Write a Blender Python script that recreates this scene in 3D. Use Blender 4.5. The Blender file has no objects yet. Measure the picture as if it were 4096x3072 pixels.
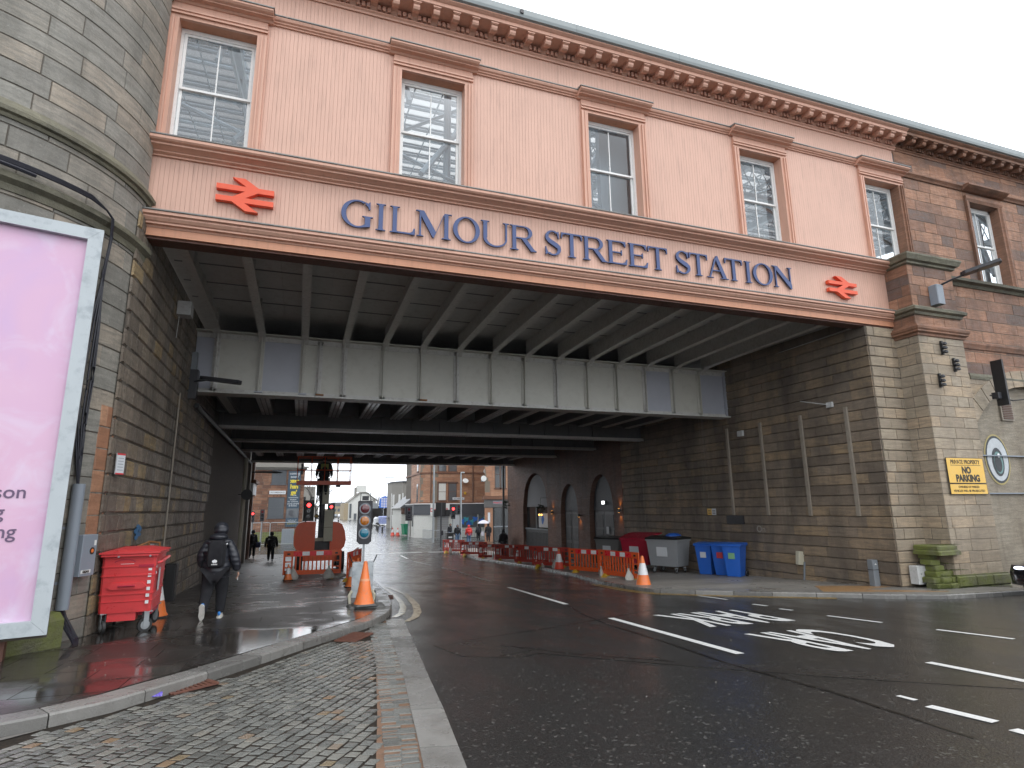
import bpy, bmesh, math, random
from mathutils import Vector, Matrix
random.seed(7)
PI = math.pi
S = bpy.context.scene
COL = S.collection

# ------------------------------------------------------------------ camera
cam = bpy.data.cameras.new('camera'); camo = bpy.data.objects.new('camera', cam); COL.objects.link(camo)
cam.sensor_width = 36.0; cam.lens = 2350.0 / 4096 * 36; cam.clip_start = 0.1; cam.clip_end = 2500
camo.matrix_world = Matrix(((0.9427994, -0.0587853, -0.3281366, 0), (-0.3331799, -0.1985764, -0.9217150, 0), (-0.0109769, 0.9783209, -0.2068038, 1.62), (0, 0, 0, 1)))
S.camera = camo

# ------------------------------------------------------------------ sky, sun, exposure
SUN_EL, SUN_AZ = math.radians(55), math.radians(150)
W = bpy.data.worlds.new('World'); S.world = W; W.use_nodes = True
wn, wl = W.node_tree.nodes, W.node_tree.links
wn.clear()
wo = wn.new('ShaderNodeOutputWorld'); bg = wn.new('ShaderNodeBackground'); bg.inputs[1].default_value = 0.1
sk = wn.new('ShaderNodeTexSky'); sk.sky_type = 'NISHITA'; sk.sun_disc = False
sk.sun_elevation = SUN_EL; sk.sun_rotation = SUN_AZ; sk.dust_density = 3.0
hs = wn.new('ShaderNodeHueSaturation'); hs.inputs['Saturation'].default_value = 0.12; hs.inputs['Value'].default_value = 1.0
mx = wn.new('ShaderNodeMix'); mx.data_type = 'RGBA'; mx.inputs[0].default_value = 0.82
wl.new(sk.outputs[0], hs.inputs['Color']); wl.new(hs.outputs[0], mx.inputs[6])
mx.inputs[7].default_value = (22.5, 23.6, 25.0, 1)      # an even overcast layer over the clear sky
wl.new(mx.outputs[2], bg.inputs[0]); wl.new(bg.outputs[0], wo.inputs[0])
sl = bpy.data.lights.new('sun', 'SUN'); sl.energy = 0.6; sl.angle = math.radians(25); sl.color = (1, 0.97, 0.93)
so = bpy.data.objects.new('sun', sl); COL.objects.link(so)
so.rotation_euler = (PI / 2 - SUN_EL, 0, math.radians(20)); so.location = (0, -5, 40)
S.view_settings.view_transform = 'Standard'; S.view_settings.look = 'None'
S.view_settings.exposure = 0.0; S.view_settings.gamma = 1.0; S.view_settings.use_curve_mapping = False
S.render.engine = 'CYCLES'
S.cycles.max_bounces = 7; S.cycles.diffuse_bounces = 4; S.cycles.glossy_bounces = 4; S.cycles.transparent_max_bounces = 12
S.cycles.transmission_bounces = 4
S.cycles.use_denoising = True
S.cycles.caustics_reflective = False; S.cycles.caustics_refractive = False
S.cycles.sample_clamp_indirect = 6.0

# ------------------------------------------------------------------ ground height: slopes down into the underpass, level beyond
def G(x, y, off=0.0):
    x = min(max(x, -12), 25)
    return .02 - .013 * x - .04 * min(y, 38) + off

# ------------------------------------------------------------------ materials
MATS = {}
class NT:
    def __init__(s, name):
        s.m = bpy.data.materials.new(name); s.m.use_nodes = True
        s.n = s.m.node_tree.nodes; s.l = s.m.node_tree.links; s.n.clear()
        s.out = s.n.new('ShaderNodeOutputMaterial'); s.b = s.n.new('ShaderNodeBsdfPrincipled'); s.l.new(s.b.outputs[0], s.out.inputs[0])
        s.tc = s.n.new('ShaderNodeNewGeometry').outputs['Position']
    def mapping(s, scale, rot=(0, 0, 0), src=None):
        mp = s.n.new('ShaderNodeMapping'); mp.inputs['Scale'].default_value = scale; mp.inputs['Rotation'].default_value = rot
        s.l.new(src or s.tc, mp.inputs['Vector']); return mp.outputs[0]
    def noise(s, scale, detail=4, rough=.55, vec=None, dist=0):
        t = s.n.new('ShaderNodeTexNoise'); t.inputs['Scale'].default_value = scale; t.inputs['Detail'].default_value = detail
        t.inputs['Roughness'].default_value = rough; t.inputs['Distortion'].default_value = dist
        s.l.new(vec or s.tc, t.inputs['Vector']); return t.outputs['Fac']
    def ramp(s, fac, stops):
        r = s.n.new('ShaderNodeValToRGB'); e = r.color_ramp.elements
        while len(e) < len(stops): e.new(0.5)
        for i, (p, c) in enumerate(stops):
            e[i].position = p; e[i].color = (c, c, c, 1) if isinstance(c, (int, float)) else (c[0], c[1], c[2], 1)
        s.l.new(fac, r.inputs[0]); return r.outputs[0]
    def mixc(s, fac, a, b, mode='MIX'):
        m = s.n.new('ShaderNodeMix'); m.data_type = 'RGBA'; m.blend_type = mode
        for sock, v in ((m.inputs[0], fac), (m.inputs[6], a), (m.inputs[7], b)):
            if isinstance(v, (int, float)): sock.default_value = v
            elif isinstance(v, tuple): sock.default_value = (v[0], v[1], v[2], 1)
            else: s.l.new(v, sock)
        return m.outputs[2]
    def math(s, op, a, b=0.0):
        m = s.n.new('ShaderNodeMath'); m.operation = op
        for sock, v in ((m.inputs[0], a), (m.inputs[1], b)):
            if isinstance(v, (int, float)): sock.default_value = v
            else: s.l.new(v, sock)
        return m.outputs[0]
    def attr(s, name):
        a = s.n.new('ShaderNodeAttribute'); a.attribute_name = name; return a
    def bump(s, h, strength, dist=.02):
        b = s.n.new('ShaderNodeBump'); b.inputs['Strength'].default_value = strength; b.inputs['Distance'].default_value = dist
        s.l.new(h, b.inputs['Height']); s.l.new(b.outputs[0], s.b.inputs['Normal'])
    def set(s, **k):
        for n, v in k.items():
            n = {'base': 'Base Color', 'rough': 'Roughness', 'metal': 'Metallic', 'spec': 'Specular IOR Level', 'coat': 'Coat Weight', 'alpha': 'Alpha'}.get(n, n)
            if isinstance(v, (int, float)): s.b.inputs[n].default_value = v
            elif isinstance(v, tuple): s.b.inputs[n].default_value = (v[0], v[1], v[2], 1)
            else: s.l.new(v, s.b.inputs[n])
        return s.m
def simple(name, col, rough=.5, metal=0.0, var=.18, scale=6, dirt=None, dirt_amt=.5, bumps=0.0, bscale=60, coat=0, spec=.5):
    t = NT(name)
    dark = tuple(c * (1 - var) for c in col); lite = tuple(min(1, c * (1 + var * .5)) for c in col)
    c = t.mixc(t.noise(scale, 5), dark, lite)
    if dirt:
        f = t.ramp(t.noise(scale * 2.3, 8, .65), [(.5, 0.0), (.68, dirt_amt)])
        c = t.mixc(f, c, dirt)
    t.set(base=c, rough=t.ramp(t.noise(scale * 1.7, 3), [(.3, max(.02, rough - .08)), (.7, min(1, rough + .1))]), metal=metal, coat=coat, spec=spec)
    if bumps: t.bump(t.noise(bscale, 4), bumps, .01)
    MATS[name] = t.m; return t.m
def emit(name, col, strength):
    t = NT(name); t.set(base=(0, 0, 0), rough=.5); t.b.inputs['Emission Color'].default_value = (*col, 1); t.b.inputs['Emission Strength'].default_value = strength
    MATS[name] = t.m; return t.m
def stone(name, a, b, c, grime=(.03, .028, .025), grime_amt=.6, moss=None, moss_amt=0.0, rough=.55, bumps=.5, streak=True, rockscale=22, lichen=0, salt=0.0):
    """Sandstone: each block's own 'tone' picks between three colours; bedding streaks, soot, moss."""
    t = NT(name)
    tone = t.attr('tone').outputs['Fac']
    base = t.ramp(tone, [(0, a), (.45, b), (.9, c)])
    bed = t.noise(1.0, 5, .6, t.mapping((2.2, 2.2, 16), (.12, .1, 0)), .6)
    base = t.mixc(t.ramp(bed, [(.38, 0.0), (.62, .62)]), base, tuple(x * .55 for x in b))
    base = t.mixc(.32, base, t.ramp(t.noise(30, 6, .7), [(.3, .25), (.7, .9)]), 'MULTIPLY')
    g = t.noise(.9, 7, .62, t.mapping((1, 1, .35)))
    base = t.mixc(t.ramp(g, [(.42, 0.0), (.66, grime_amt)]), base, grime)
    if streak:
        st = t.noise(3.5, 5, .6, t.mapping((1, 1, .07)))
        base = t.mixc(t.ramp(st, [(.55, 0.0), (.75, .4)]), base, grime)
    if salt:
        sa = t.noise(2.1, 6, .62, t.mapping((1, 1, .05), (0, 0, .7)))
        base = t.mixc(t.ramp(sa, [(.60, 0.0), (.74, salt)]), base, (.40, .38, .34))
    if lichen:
        base = t.mixc(t.ramp(t.noise(14, 8, .7), [(.6, 0.0), (.68, lichen)]), base, (.42, .41, .36))
    if moss:
        base = t.mixc(t.ramp(t.noise(1.6, 8, .7), [(.45 - moss_amt * .3, 0.0), (.62, min(1, moss_amt + .3))]), base, moss)
    t.set(base=base, rough=t.ramp(t.noise(8, 4), [(.3, rough - .12), (.7, rough + .2)]), spec=.35)
    h = t.math('ADD', t.noise(rockscale, 7, .65), t.math('MULTIPLY', bed, .5))
    t.bump(h, bumps, .03)
    MATS[name] = t.m; return t.m

# wet asphalt
t = NT('asphalt')
gr = t.noise(85, 4, .85); big = t.noise(.35, 6, .6); pat = t.noise(1.3, 6, .6, t.mapping((1, .45, 1)))
vo = t.n.new('ShaderNodeTexVoronoi'); vo.inputs['Scale'].default_value = 42; t.l.new(t.tc, vo.inputs['Vector'])
c = t.mixc(t.ramp(gr, [(.45, 0.0), (.70, 1.0)]), (.008, .008, .008), (.085, .083, .079))  # pale speckle: stone grain, with glints of the wet surface painted in
c = t.mixc(t.ramp(big, [(.4, .0), (.62, .45)]), c, (.028, .026, .024))
pebble = t.ramp(vo.outputs['Color'], [(.82, 0.0), (.9, .6)])
c = t.mixc(pebble, c, (.12, .115, .105))
r = t.mixc(t.ramp(pat, [(.36, 0.0), (.6, 1.0)]), (.06, .06, .06), (.27, .27, .27))
t.set(base=c, rough=r, spec=.5)
t.bump(t.math('ADD', t.math('MULTIPLY', t.noise(60, 3, .8), 1.0), t.math('MULTIPLY', vo.outputs['Distance'], .9)), .30, .010)
MATS['asphalt'] = t.m
# newer, smoother reinstated strip
t = NT('asphalt_patch')
t.set(base=t.mixc(t.noise(150, 3), (.011, .0105, .01), (.045, .042, .039)), rough=t.ramp(t.noise(2.0, 5), [(.35, .14), (.65, .34)]), spec=.5)
t.bump(t.noise(120, 3), .25, .01); MATS['asphalt_patch'] = t.m
simple('tar', (.012, .011, .011), .2, var=.1)
# road paint, worn
t = NT('white_paint')
w_ = t.noise(26, 8, .7)
t.set(base=t.mixc(t.ramp(w_, [(.33, 1.0), (.42, 0.0)]), (.66, .66, .64), (.07, .065, .06)), rough=.34); t.bump(t.noise(140, 3), .25, .008); MATS['white_paint'] = t.m
t = NT('yellow_paint')
t.set(base=t.mixc(t.ramp(t.noise(22, 8, .7), [(.38, 1.0), (.55, 0.0)]), (.55, .33, .05), (.08, .06, .04)), rough=.35); MATS['yellow_paint'] = t.m
t = NT('cream_paint')
t.set(base=t.mixc(t.ramp(t.noise(12, 8, .7), [(.42, 1.0), (.6, 0.0)]), (.55, .50, .36), (.16, .14, .10)), rough=.2); MATS['cream_paint'] = t.m
# pavement slabs: rain film with puddles
def paving(name, a, b, wet0, wet1, wetmask=.5):
    t = NT(name)
    tone = t.attr('tone').outputs['Fac']
    c = t.mixc(tone, a, b); c = t.mixc(.35, c, t.ramp(t.noise(60, 5, .7), [(.3, .3), (.7, 1.0)]), 'MULTIPLY')
    c = t.mixc(t.ramp(t.noise(1.1, 6), [(.4, 0.0), (.65, .5)]), c, tuple(x * .5 for x in a))
    sep = t.n.new('ShaderNodeSeparateXYZ'); t.l.new(t.tc, sep.inputs[0])
    dry = t.ramp(t.math('MULTIPLY', t.math('SUBTRACT', t.math('ADD', sep.outputs[1], t.math('MULTIPLY', t.noise(.9, 4), 3.0)), 13.4), .25), [(0, 0.0), (1, 1.0)])   # rain does not reach far under the deck
    pud = t.math('MAXIMUM', t.ramp(t.noise(.55, 4, .55), [(wetmask - .07, 0.0), (wetmask + .05, 1.0)]), t.math('MULTIPLY', dry, t.ramp(t.noise(2.2, 5), [(.36, .35), (.5, 1.0)])))
    c = t.mixc(t.math('MULTIPLY', dry, .6), c, t.mixc(tone, tuple(x * 1.7 for x in a), tuple(x * 1.7 for x in b)))
    wet1 = wet1 + .12
    t.set(base=c, rough=t.mixc(pud, (wet0,) * 3, (wet1,) * 3), spec=.5)
    bm = t.n.new('ShaderNodeBump'); bm.inputs['Distance'].default_value = .01
    t.l.new(t.ramp(pud, [(0, .03), (1, .4)]), bm.inputs['Strength']); t.l.new(t.noise(30, 5), bm.inputs['Height']); t.l.new(bm.outputs[0], t.b.inputs['Normal'])
    MATS[name] = t.m
paving('paving', (.030, .026, .023), (.062, .055, .049), .07, .27, .50)
paving('concrete_paving', (.17, .16, .145), (.23, .215, .195), .14, .4, .46)
t = NT('granite')
tone = t.attr('tone').outputs['Fac']
c = t.mixc(tone, (.15, .145, .135), (.29, .28, .26)); c = t.mixc(.5, c, t.ramp(t.noise(170, 3, .8), [(.35, .25), (.65, 1.0)]), 'MULTIPLY')
c = t.mixc(t.ramp(t.noise(2.2, 6), [(.5, 0.0), (.7, .35)]), c, (.07, .06, .05))
t.set(base=c, rough=t.ramp(t.noise(3, 5), [(.35, .13), (.65, .42)])); t.bump(t.noise(75, 5, .75), .35, .012); MATS['granite'] = t.m
t = NT('sett_stone')
tone = t.attr('tone').outputs['Fac']
c = t.ramp(tone, [(0, (.10, .10, .09)), (.45, (.16, .163, .15)), (.96, (.205, .20, .175)), (.985, (.22, .145, .09)), (1, (.20, .16, .10))])
c = t.mixc(.35, c, t.ramp(t.noise(90, 5, .7), [(.3, .4), (.7, 1.0)]), 'MULTIPLY')
t.set(base=c, rough=t.ramp(t.noise(9, 4), [(.35, .1), (.7, .36)])); t.bump(t.noise(48, 5, .7), .35, .012); MATS['sett_stone'] = t.m
simple('mortar', (.028, .024, .02), .9, var=.4, scale=12, dirt=(.09, .06, .04), dirt_amt=.4, bumps=.3, spec=.1)
simple('rusty_mortar', (.21, .125, .08), .4, var=.3, scale=9, dirt=(.07, .05, .04), dirt_amt=.5, bumps=.3)
simple('tactile', (.30, .17, .075), .4, var=.2, scale=5, dirt=(.12, .08, .05), dirt_amt=.4)
# stones
TOWER = stone('tower_stone', (.26, .245, .215), (.34, .325, .285), (.43, .365, .29), grime=(.105, .10, .085), grime_amt=.65, lichen=.35, salt=.3, rough=.6, bumps=.35)
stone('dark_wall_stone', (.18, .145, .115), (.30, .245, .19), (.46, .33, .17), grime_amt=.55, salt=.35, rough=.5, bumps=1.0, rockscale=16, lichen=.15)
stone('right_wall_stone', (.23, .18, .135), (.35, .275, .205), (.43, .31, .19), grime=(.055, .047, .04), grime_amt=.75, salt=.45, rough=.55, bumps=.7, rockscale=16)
stone('pale_stone', (.38, .305, .225), (.48, .40, .30), (.53, .40, .27), grime=(.15, .125, .095), grime_amt=.45, rough=.6, bumps=.4, moss=(.16, .19, .07), moss_amt=-.25)
stone('red_stone', (.17, .125, .11), (.40, .20, .12), (.50, .27, .17), grime_amt=.45, rough=.62, bumps=.4, lichen=.3)
stone('red_trim', (.24, .13, .09), (.36, .18, .11), (.44, .25, .16), grime_amt=.5, rough=.6, bumps=.35)
stone('mossy_stone', (.12, .11, .08), (.19, .18, .12), (.26, .25, .18), moss=(.15, .18, .02), moss_amt=.42, bumps=.8, rough=.6)
stone('mossy_trim', (.17, .155, .11), (.24, .225, .16), (.32, .29, .20), moss=(.11, .115, .07), moss_amt=-.2, bumps=.5, rough=.6, grime_amt=.55)
stone('pub_stone', (.17, .085, .058), (.20, .10, .068), (.23, .12, .08), bumps=.2, grime_amt=.4)
stone('render_wall', (.36, .31, .24), (.38, .33, .255), (.40, .34, .26), grime=(.12, .09, .06), grime_amt=.5, bumps=.5, rough=.65)
stone('orange_sandstone', (.42, .205, .12), (.50, .26, .155), (.56, .31, .19), grime_amt=.2, bumps=.1, streak=False)
stone('brown_sandstone', (.16, .075, .048), (.27, .125, .075), (.38, .20, .12), grime_amt=.25, bumps=.2, streak=False)
simple('joint', (.11, .093, .074), .8, var=.3); simple('pale_joint', (.20, .165, .125), .8, var=.3, scale=12)
simple('pink_joint', (.34, .155, .105), .7)
# painted timber of the bridge front
def painted(name, col, peel=.0):
    t = NT(name)
    tone = t.attr('tone').outputs['Fac']
    c = t.mixc(t.noise(1.2, 5), tuple(x * .9 for x in col), tuple(min(1, x * 1.06) for x in col))
    c = t.mixc(t.math('MULTIPLY', tone, .12), c, tuple(x * .8 for x in col))
    st = t.noise(2.0, 6, .6, t.mapping((6, 6, .5)))
    c = t.mixc(t.ramp(st, [(.52, 0.0), (.76, .42)]), c, tuple(x * .5 for x in col))
    c = t.mixc(t.ramp(t.noise(.8, 7, .65, t.mapping((1, 1, .5))), [(.5, 0.0), (.7, .25)]), c, tuple(x * .62 for x in col))
    if peel:
        sep = t.n.new('ShaderNodeSeparateXYZ'); t.l.new(t.tc, sep.inputs[0])
        low = t.ramp(t.math('SUBTRACT', sep.outputs[2], peel - .3), [(.25, 0.0), (.29, .30), (1.0, 0.0)])
        n = t.noise(1.0, 7, .7, t.mapping((34, 34, 3.2)))
        f = t.ramp(t.math('ADD', n, low), [(.83, 0.0), (.87, 1.0)])
        c = t.mixc(f, c, (.24, .20, .175))
    t.set(base=c, rough=.5); t.bump(t.noise(40, 4), .08, .006); MATS[name] = t.m
PINK = (.665, .405, .31)
painted('pink_board', PINK, 8.75); painted('pink_trim', (.645, .365, .265)); painted('orange_band', (.62, .29, .17))
simple('lead', (.23, .235, .225), .45, var=.25, scale=4, dirt=(.09, .09, .08), dirt_amt=.5)
simple('gutter_metal', (.26, .29, .29), .4, var=.15, scale=3)
simple('rusty_steel', (.13, .052, .036), .55, var=.35, scale=8, dirt=(.20, .09, .03), dirt_amt=.4)
simple('white_wood', (.82, .82, .80), .4, var=.05, dirt=(.5, .5, .47), dirt_amt=.25)
simple('roof_steel', (.36, .42, .46), .4, var=.1); simple('roof_bar', (.24, .27, .30), .5, var=.1)
simple('sign_blue', (.045, .075, .20), .35, var=.12); simple('sign_blue_edge', (.02, .03, .09), .4)
simple('rail_orange', (.80, .10, .035), .4, var=.08)
simple('girder_pale', (.56, .55, .49), .42, var=.08, scale=2, dirt=(.36, .33, .28), dirt_amt=.25)
simple('girder_bluish', (.44, .455, .51), .42, var=.12, scale=3)
simple('girder_grey', (.60, .59, .56), .45, var=.2, scale=5, dirt=(.2, .16, .12), dirt_amt=.35)
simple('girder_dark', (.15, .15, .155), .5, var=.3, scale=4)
simple('deck_dark', (.60, .59, .57), .6, var=.15, scale=3, dirt=(.3, .26, .22), dirt_amt=.3)
simple('painted_sheen', (.80, .80, .83), .2, var=.3, scale=6)  # near-white colour stands in for light caught by the cover strips and rivets
simple('rust', (.28, .12, .04), .7, var=.4, scale=14)
# plastics, paints
simple('bin_red', (.68, .055, .06), .35, var=.12, scale=3, dirt=(.35, .05, .04), dirt_amt=.25, bumps=.04, bscale=18)
simple('bin_red_dark', (.42, .012, .04), .4, var=.15); simple('bin_grey', (.17, .17, .165), .5, var=.15); simple('bin_grey_light', (.30, .31, .32), .45, var=.1)
simple('bin_black', (.02, .02, .02), .4); simple('bin_blue', (.02, .13, .56), .35, var=.1); simple('bin_green', (.01, .26, .13), .5)
simple('barrier_orange', (.70, .10, .018), .45, var=.15, dirt=(.2, .06, .03), dirt_amt=.3)
simple('barrier_red', (.42, .04, .025), .45, var=.15, dirt=(.2, .04, .03), dirt_amt=.3)
simple('reflect_red', (.72, .02, .03), .3, var=.05); simple('reflect_white', (.78, .78, .78), .3, var=.08, dirt=(.4, .4, .38), dirt_amt=.3)
simple('cone_orange', (.85, .20, .045), .4, var=.12, scale=9, dirt=(.45, .25, .16), dirt_amt=.5); simple('cone_red', (.72, .07, .035), .4, var=.15, scale=9, dirt=(.3, .08, .05), dirt_amt=.4)
simple('rubber', (.018, .018, .018), .55, var=.3); simple('grey_rubber', (.10, .10, .095), .5, var=.2)
simple('sandbag', (.45, .43, .39), .6, var=.2, scale=10, dirt=(.18, .16, .13), dirt_amt=.5)
simple('foot_yellow', (.60, .36, .03), .5, var=.2)
simple('galvanised', (.33, .35, .36), .38, metal=.6, var=.22, scale=7, dirt=(.2, .2, .2), dirt_amt=.3)
simple('galv_white', (.46, .50, .52), .4, var=.12, scale=2, dirt=(.17, .20, .23), dirt_amt=.5)
simple('grey_paint', (.20, .22, .24), .45, var=.12); simple('pipe_grey', (.24, .27, .31), .45, var=.12, scale=3)
simple('cable_black', (.012, .012, .02), .45); simple('black_metal', (.015, .015, .016), .45); simple('dark_plastic', (.025, .025, .03), .35)
simple('box_white', (.55, .55, .54), .5, var=.12, dirt=(.25, .25, .23), dirt_amt=.4); simple('box_cream', (.50, .47, .36), .45, var=.08)
simple('rail_tan', (.30, .26, .21), .6, var=.25)
simple('lift_orange', (.80, .10, .02), .35, var=.12); simple('lift_cream', (.48, .45, .34), .5)
simple('sign_yellow', (.82, .50, .09), .4, var=.06, scale=3, dirt=(.65, .50, .22), dirt_amt=.2); simple('ink', (.03, .022, .012), .5)
simple('white_plain', (.72, .72, .70), .5, var=.06); simple('sticker_green', (.2, .42, .22), .5); simple('sticker_red', (.6, .05, .06), .5)
simple('sign_white', (.62, .64, .66), .45, var=.05); t = NT('jacket'); wv = t.n.new('ShaderNodeTexWave'); wv.bands_direction = 'Z'; wv.inputs['Scale'].default_value = 3.4; wv.inputs['Distortion'].default_value = 1.2; wv.inputs['Detail'].default_value = 2; t.l.new(t.tc, wv.inputs['Vector'])
t.set(base=t.mixc(t.noise(9, 4), (.010, .011, .015), (.030, .032, .042)), rough=.36); t.bump(t.math('ADD', wv.outputs['Fac'], t.math('MULTIPLY', t.noise(22, 4), .8)), .35, .02); MATS['jacket'] = t.m
simple('cloth_black', (.009, .009, .012), .9, var=.2); simple('cloth_navy', (.02, .03, .08), .8); simple('cloth_red', (.62, .04, .035), .7); simple('denim', (.10, .16, .26), .8)
simple('skin', (.45, .26, .19), .5, var=.05); simple('shoe_white', (.62, .60, .55), .6, dirt=(.3, .27, .22), dirt_amt=.4); simple('shoe_blue', (.02, .2, .6), .5)
simple('logo_white', (.8, .8, .8), .5, var=.02); simple('hivis', (.25, .27, .05), .6)
simple('bark', (.06, .05, .045), .8); simple('slate', (.13, .13, .135), .4, var=.2); simple('white_harling', (.62, .62, .58), .8, var=.1, scale=3, dirt=(.35, .33, .28), dirt_amt=.3)
simple('grey_harling', (.24, .225, .20), .8, var=.15, scale=3); simple('fascia_dark', (.075, .08, .09), .5); simple('frame_brown', (.12, .06, .04), .6)
simple('shop_grey', (.11, .105, .10), .5); simple('poster_blue', (.04, .07, .10), .4); simple('poster_yellow', (.75, .60, .05), .5)
simple('curtain', (.62, .62, .58), .9); simple('teal_art', (.05, .35, .42), .5); simple('car_black', (.012, .012, .014), .15, coat=1); simple('car_white', (.6, .62, .65), .3, coat=1)
simple('banner_blue', (.03, .16, .60), .5); simple('graffiti_blue', (.04, .17, .36), .6, var=.5, scale=20, dirt=(.14, .13, .12), dirt_amt=.9)
simple('eye_white', (.55, .58, .60), .6, var=.3, scale=9); simple('eye_dark', (.025, .03, .035), .5, var=.3); simple('eye_teal', (.14, .26, .25), .5); simple('eye_ring', (.42, .34, .14), .6); simple('mural_cream', (.48, .38, .26), .7, var=.25)
simple('leaf_moss', (.12, .18, .02), .9, var=.4, scale=30); simple('plant_dark', (.02, .035, .015), .8); simple('pub_green', (.035, .04, .042), .4); simple('pub_blind', (.26, .26, .27), .7, var=.06, scale=20)
simple('alu', (.5, .52, .52), .35, metal=.7); simple('wrapper', (.12, .08, .5), .3, var=.5, scale=30, dirt=(.7, .7, .75), dirt_amt=.8)
simple('litter', (.36, .34, .30), .8); simple('worn_orange', (.85, .38, .20), .5, dirt=(.8, .5, .35), dirt_amt=.8); simple('umbrella_white', (.62, .60, .66), .6); simple('van_side', (.25, .30, .55), .4, var=.5, scale=2, dirt=(.6, .6, .65), dirt_amt=.6); simple('tan_brick', (.34, .27, .17), .8)
# glass
def glass(name, tint, refl_rough=.03, trans=.9):
    t = NT(name); t.n.remove(t.b)
    tr = t.n.new('ShaderNodeBsdfTransparent'); tr.inputs[0].default_value = (*tint, 1)
    gl = t.n.new('ShaderNodeBsdfGlossy'); gl.inputs['Roughness'].default_value = refl_rough
    fr = t.n.new('ShaderNodeFresnel'); fr.inputs[0].default_value = 1.5
    ms = t.n.new('ShaderNodeMixShader')
    f = t.math('ADD', t.math('MULTIPLY', fr.outputs[0], 1.0), 1 - trans - .04)
    t.l.new(f, ms.inputs[0]); t.l.new(tr.outputs[0], ms.inputs[1]); t.l.new(gl.outputs[0], ms.inputs[2]); t.l.new(ms.outputs[0], t.out.inputs[0])
    MATS[name] = t.m
glass('clear_glass', (.86, .9, .92)); glass('roof_glass', (.92, .95, .98), .2, .95)
simple('dark_glass', (.02, .023, .025), .06, var=.3, spec=.8); simple('lens_red', (.10, .008, .012), .12, coat=1); simple('lens_amber', (.42, .13, .005), .15, coat=1); simple('lens_green', (.0, .14, .22), .12, coat=1)
simple('grey_glass', (.10, .11, .12), .08, spec=.8)
emit('lit_red', (1, .03, .03), 9); emit('lit_white', (1, 1, 1), 4); emit('lit_warm', (1, .42, .08), 5); emit('headlight', (.75, .8, 1), 3)
# billboard print: soft pink and lilac clouds
t = NT('poster_pink')
n1 = t.noise(.55, 5, .55, None, .8); n2 = t.noise(1.3, 6, .6, None, 1.2)
c = t.ramp(n1, [(.3, (.60, .40, .60)), (.45, (.65, .41, .57)), (.6, (.67, .43, .57)), (.75, (.60, .43, .62))])
c = t.mixc(t.ramp(n2, [(.5, 0.0), (.75, .7)]), c, (.70, .62, .74))
c = t.mixc(t.ramp(t.noise(3.0, 4, .5, t.mapping((1, 1, .06))), [(.6, 0.0), (.7, .18)]), c, (.45, .25, .45))
t.set(base=c, rough=.32); MATS['poster_pink'] = t.m
simple('print_purple', (.14, .09, .16), .5)
# mesh / tiles on far wall etc use stone()

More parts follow.
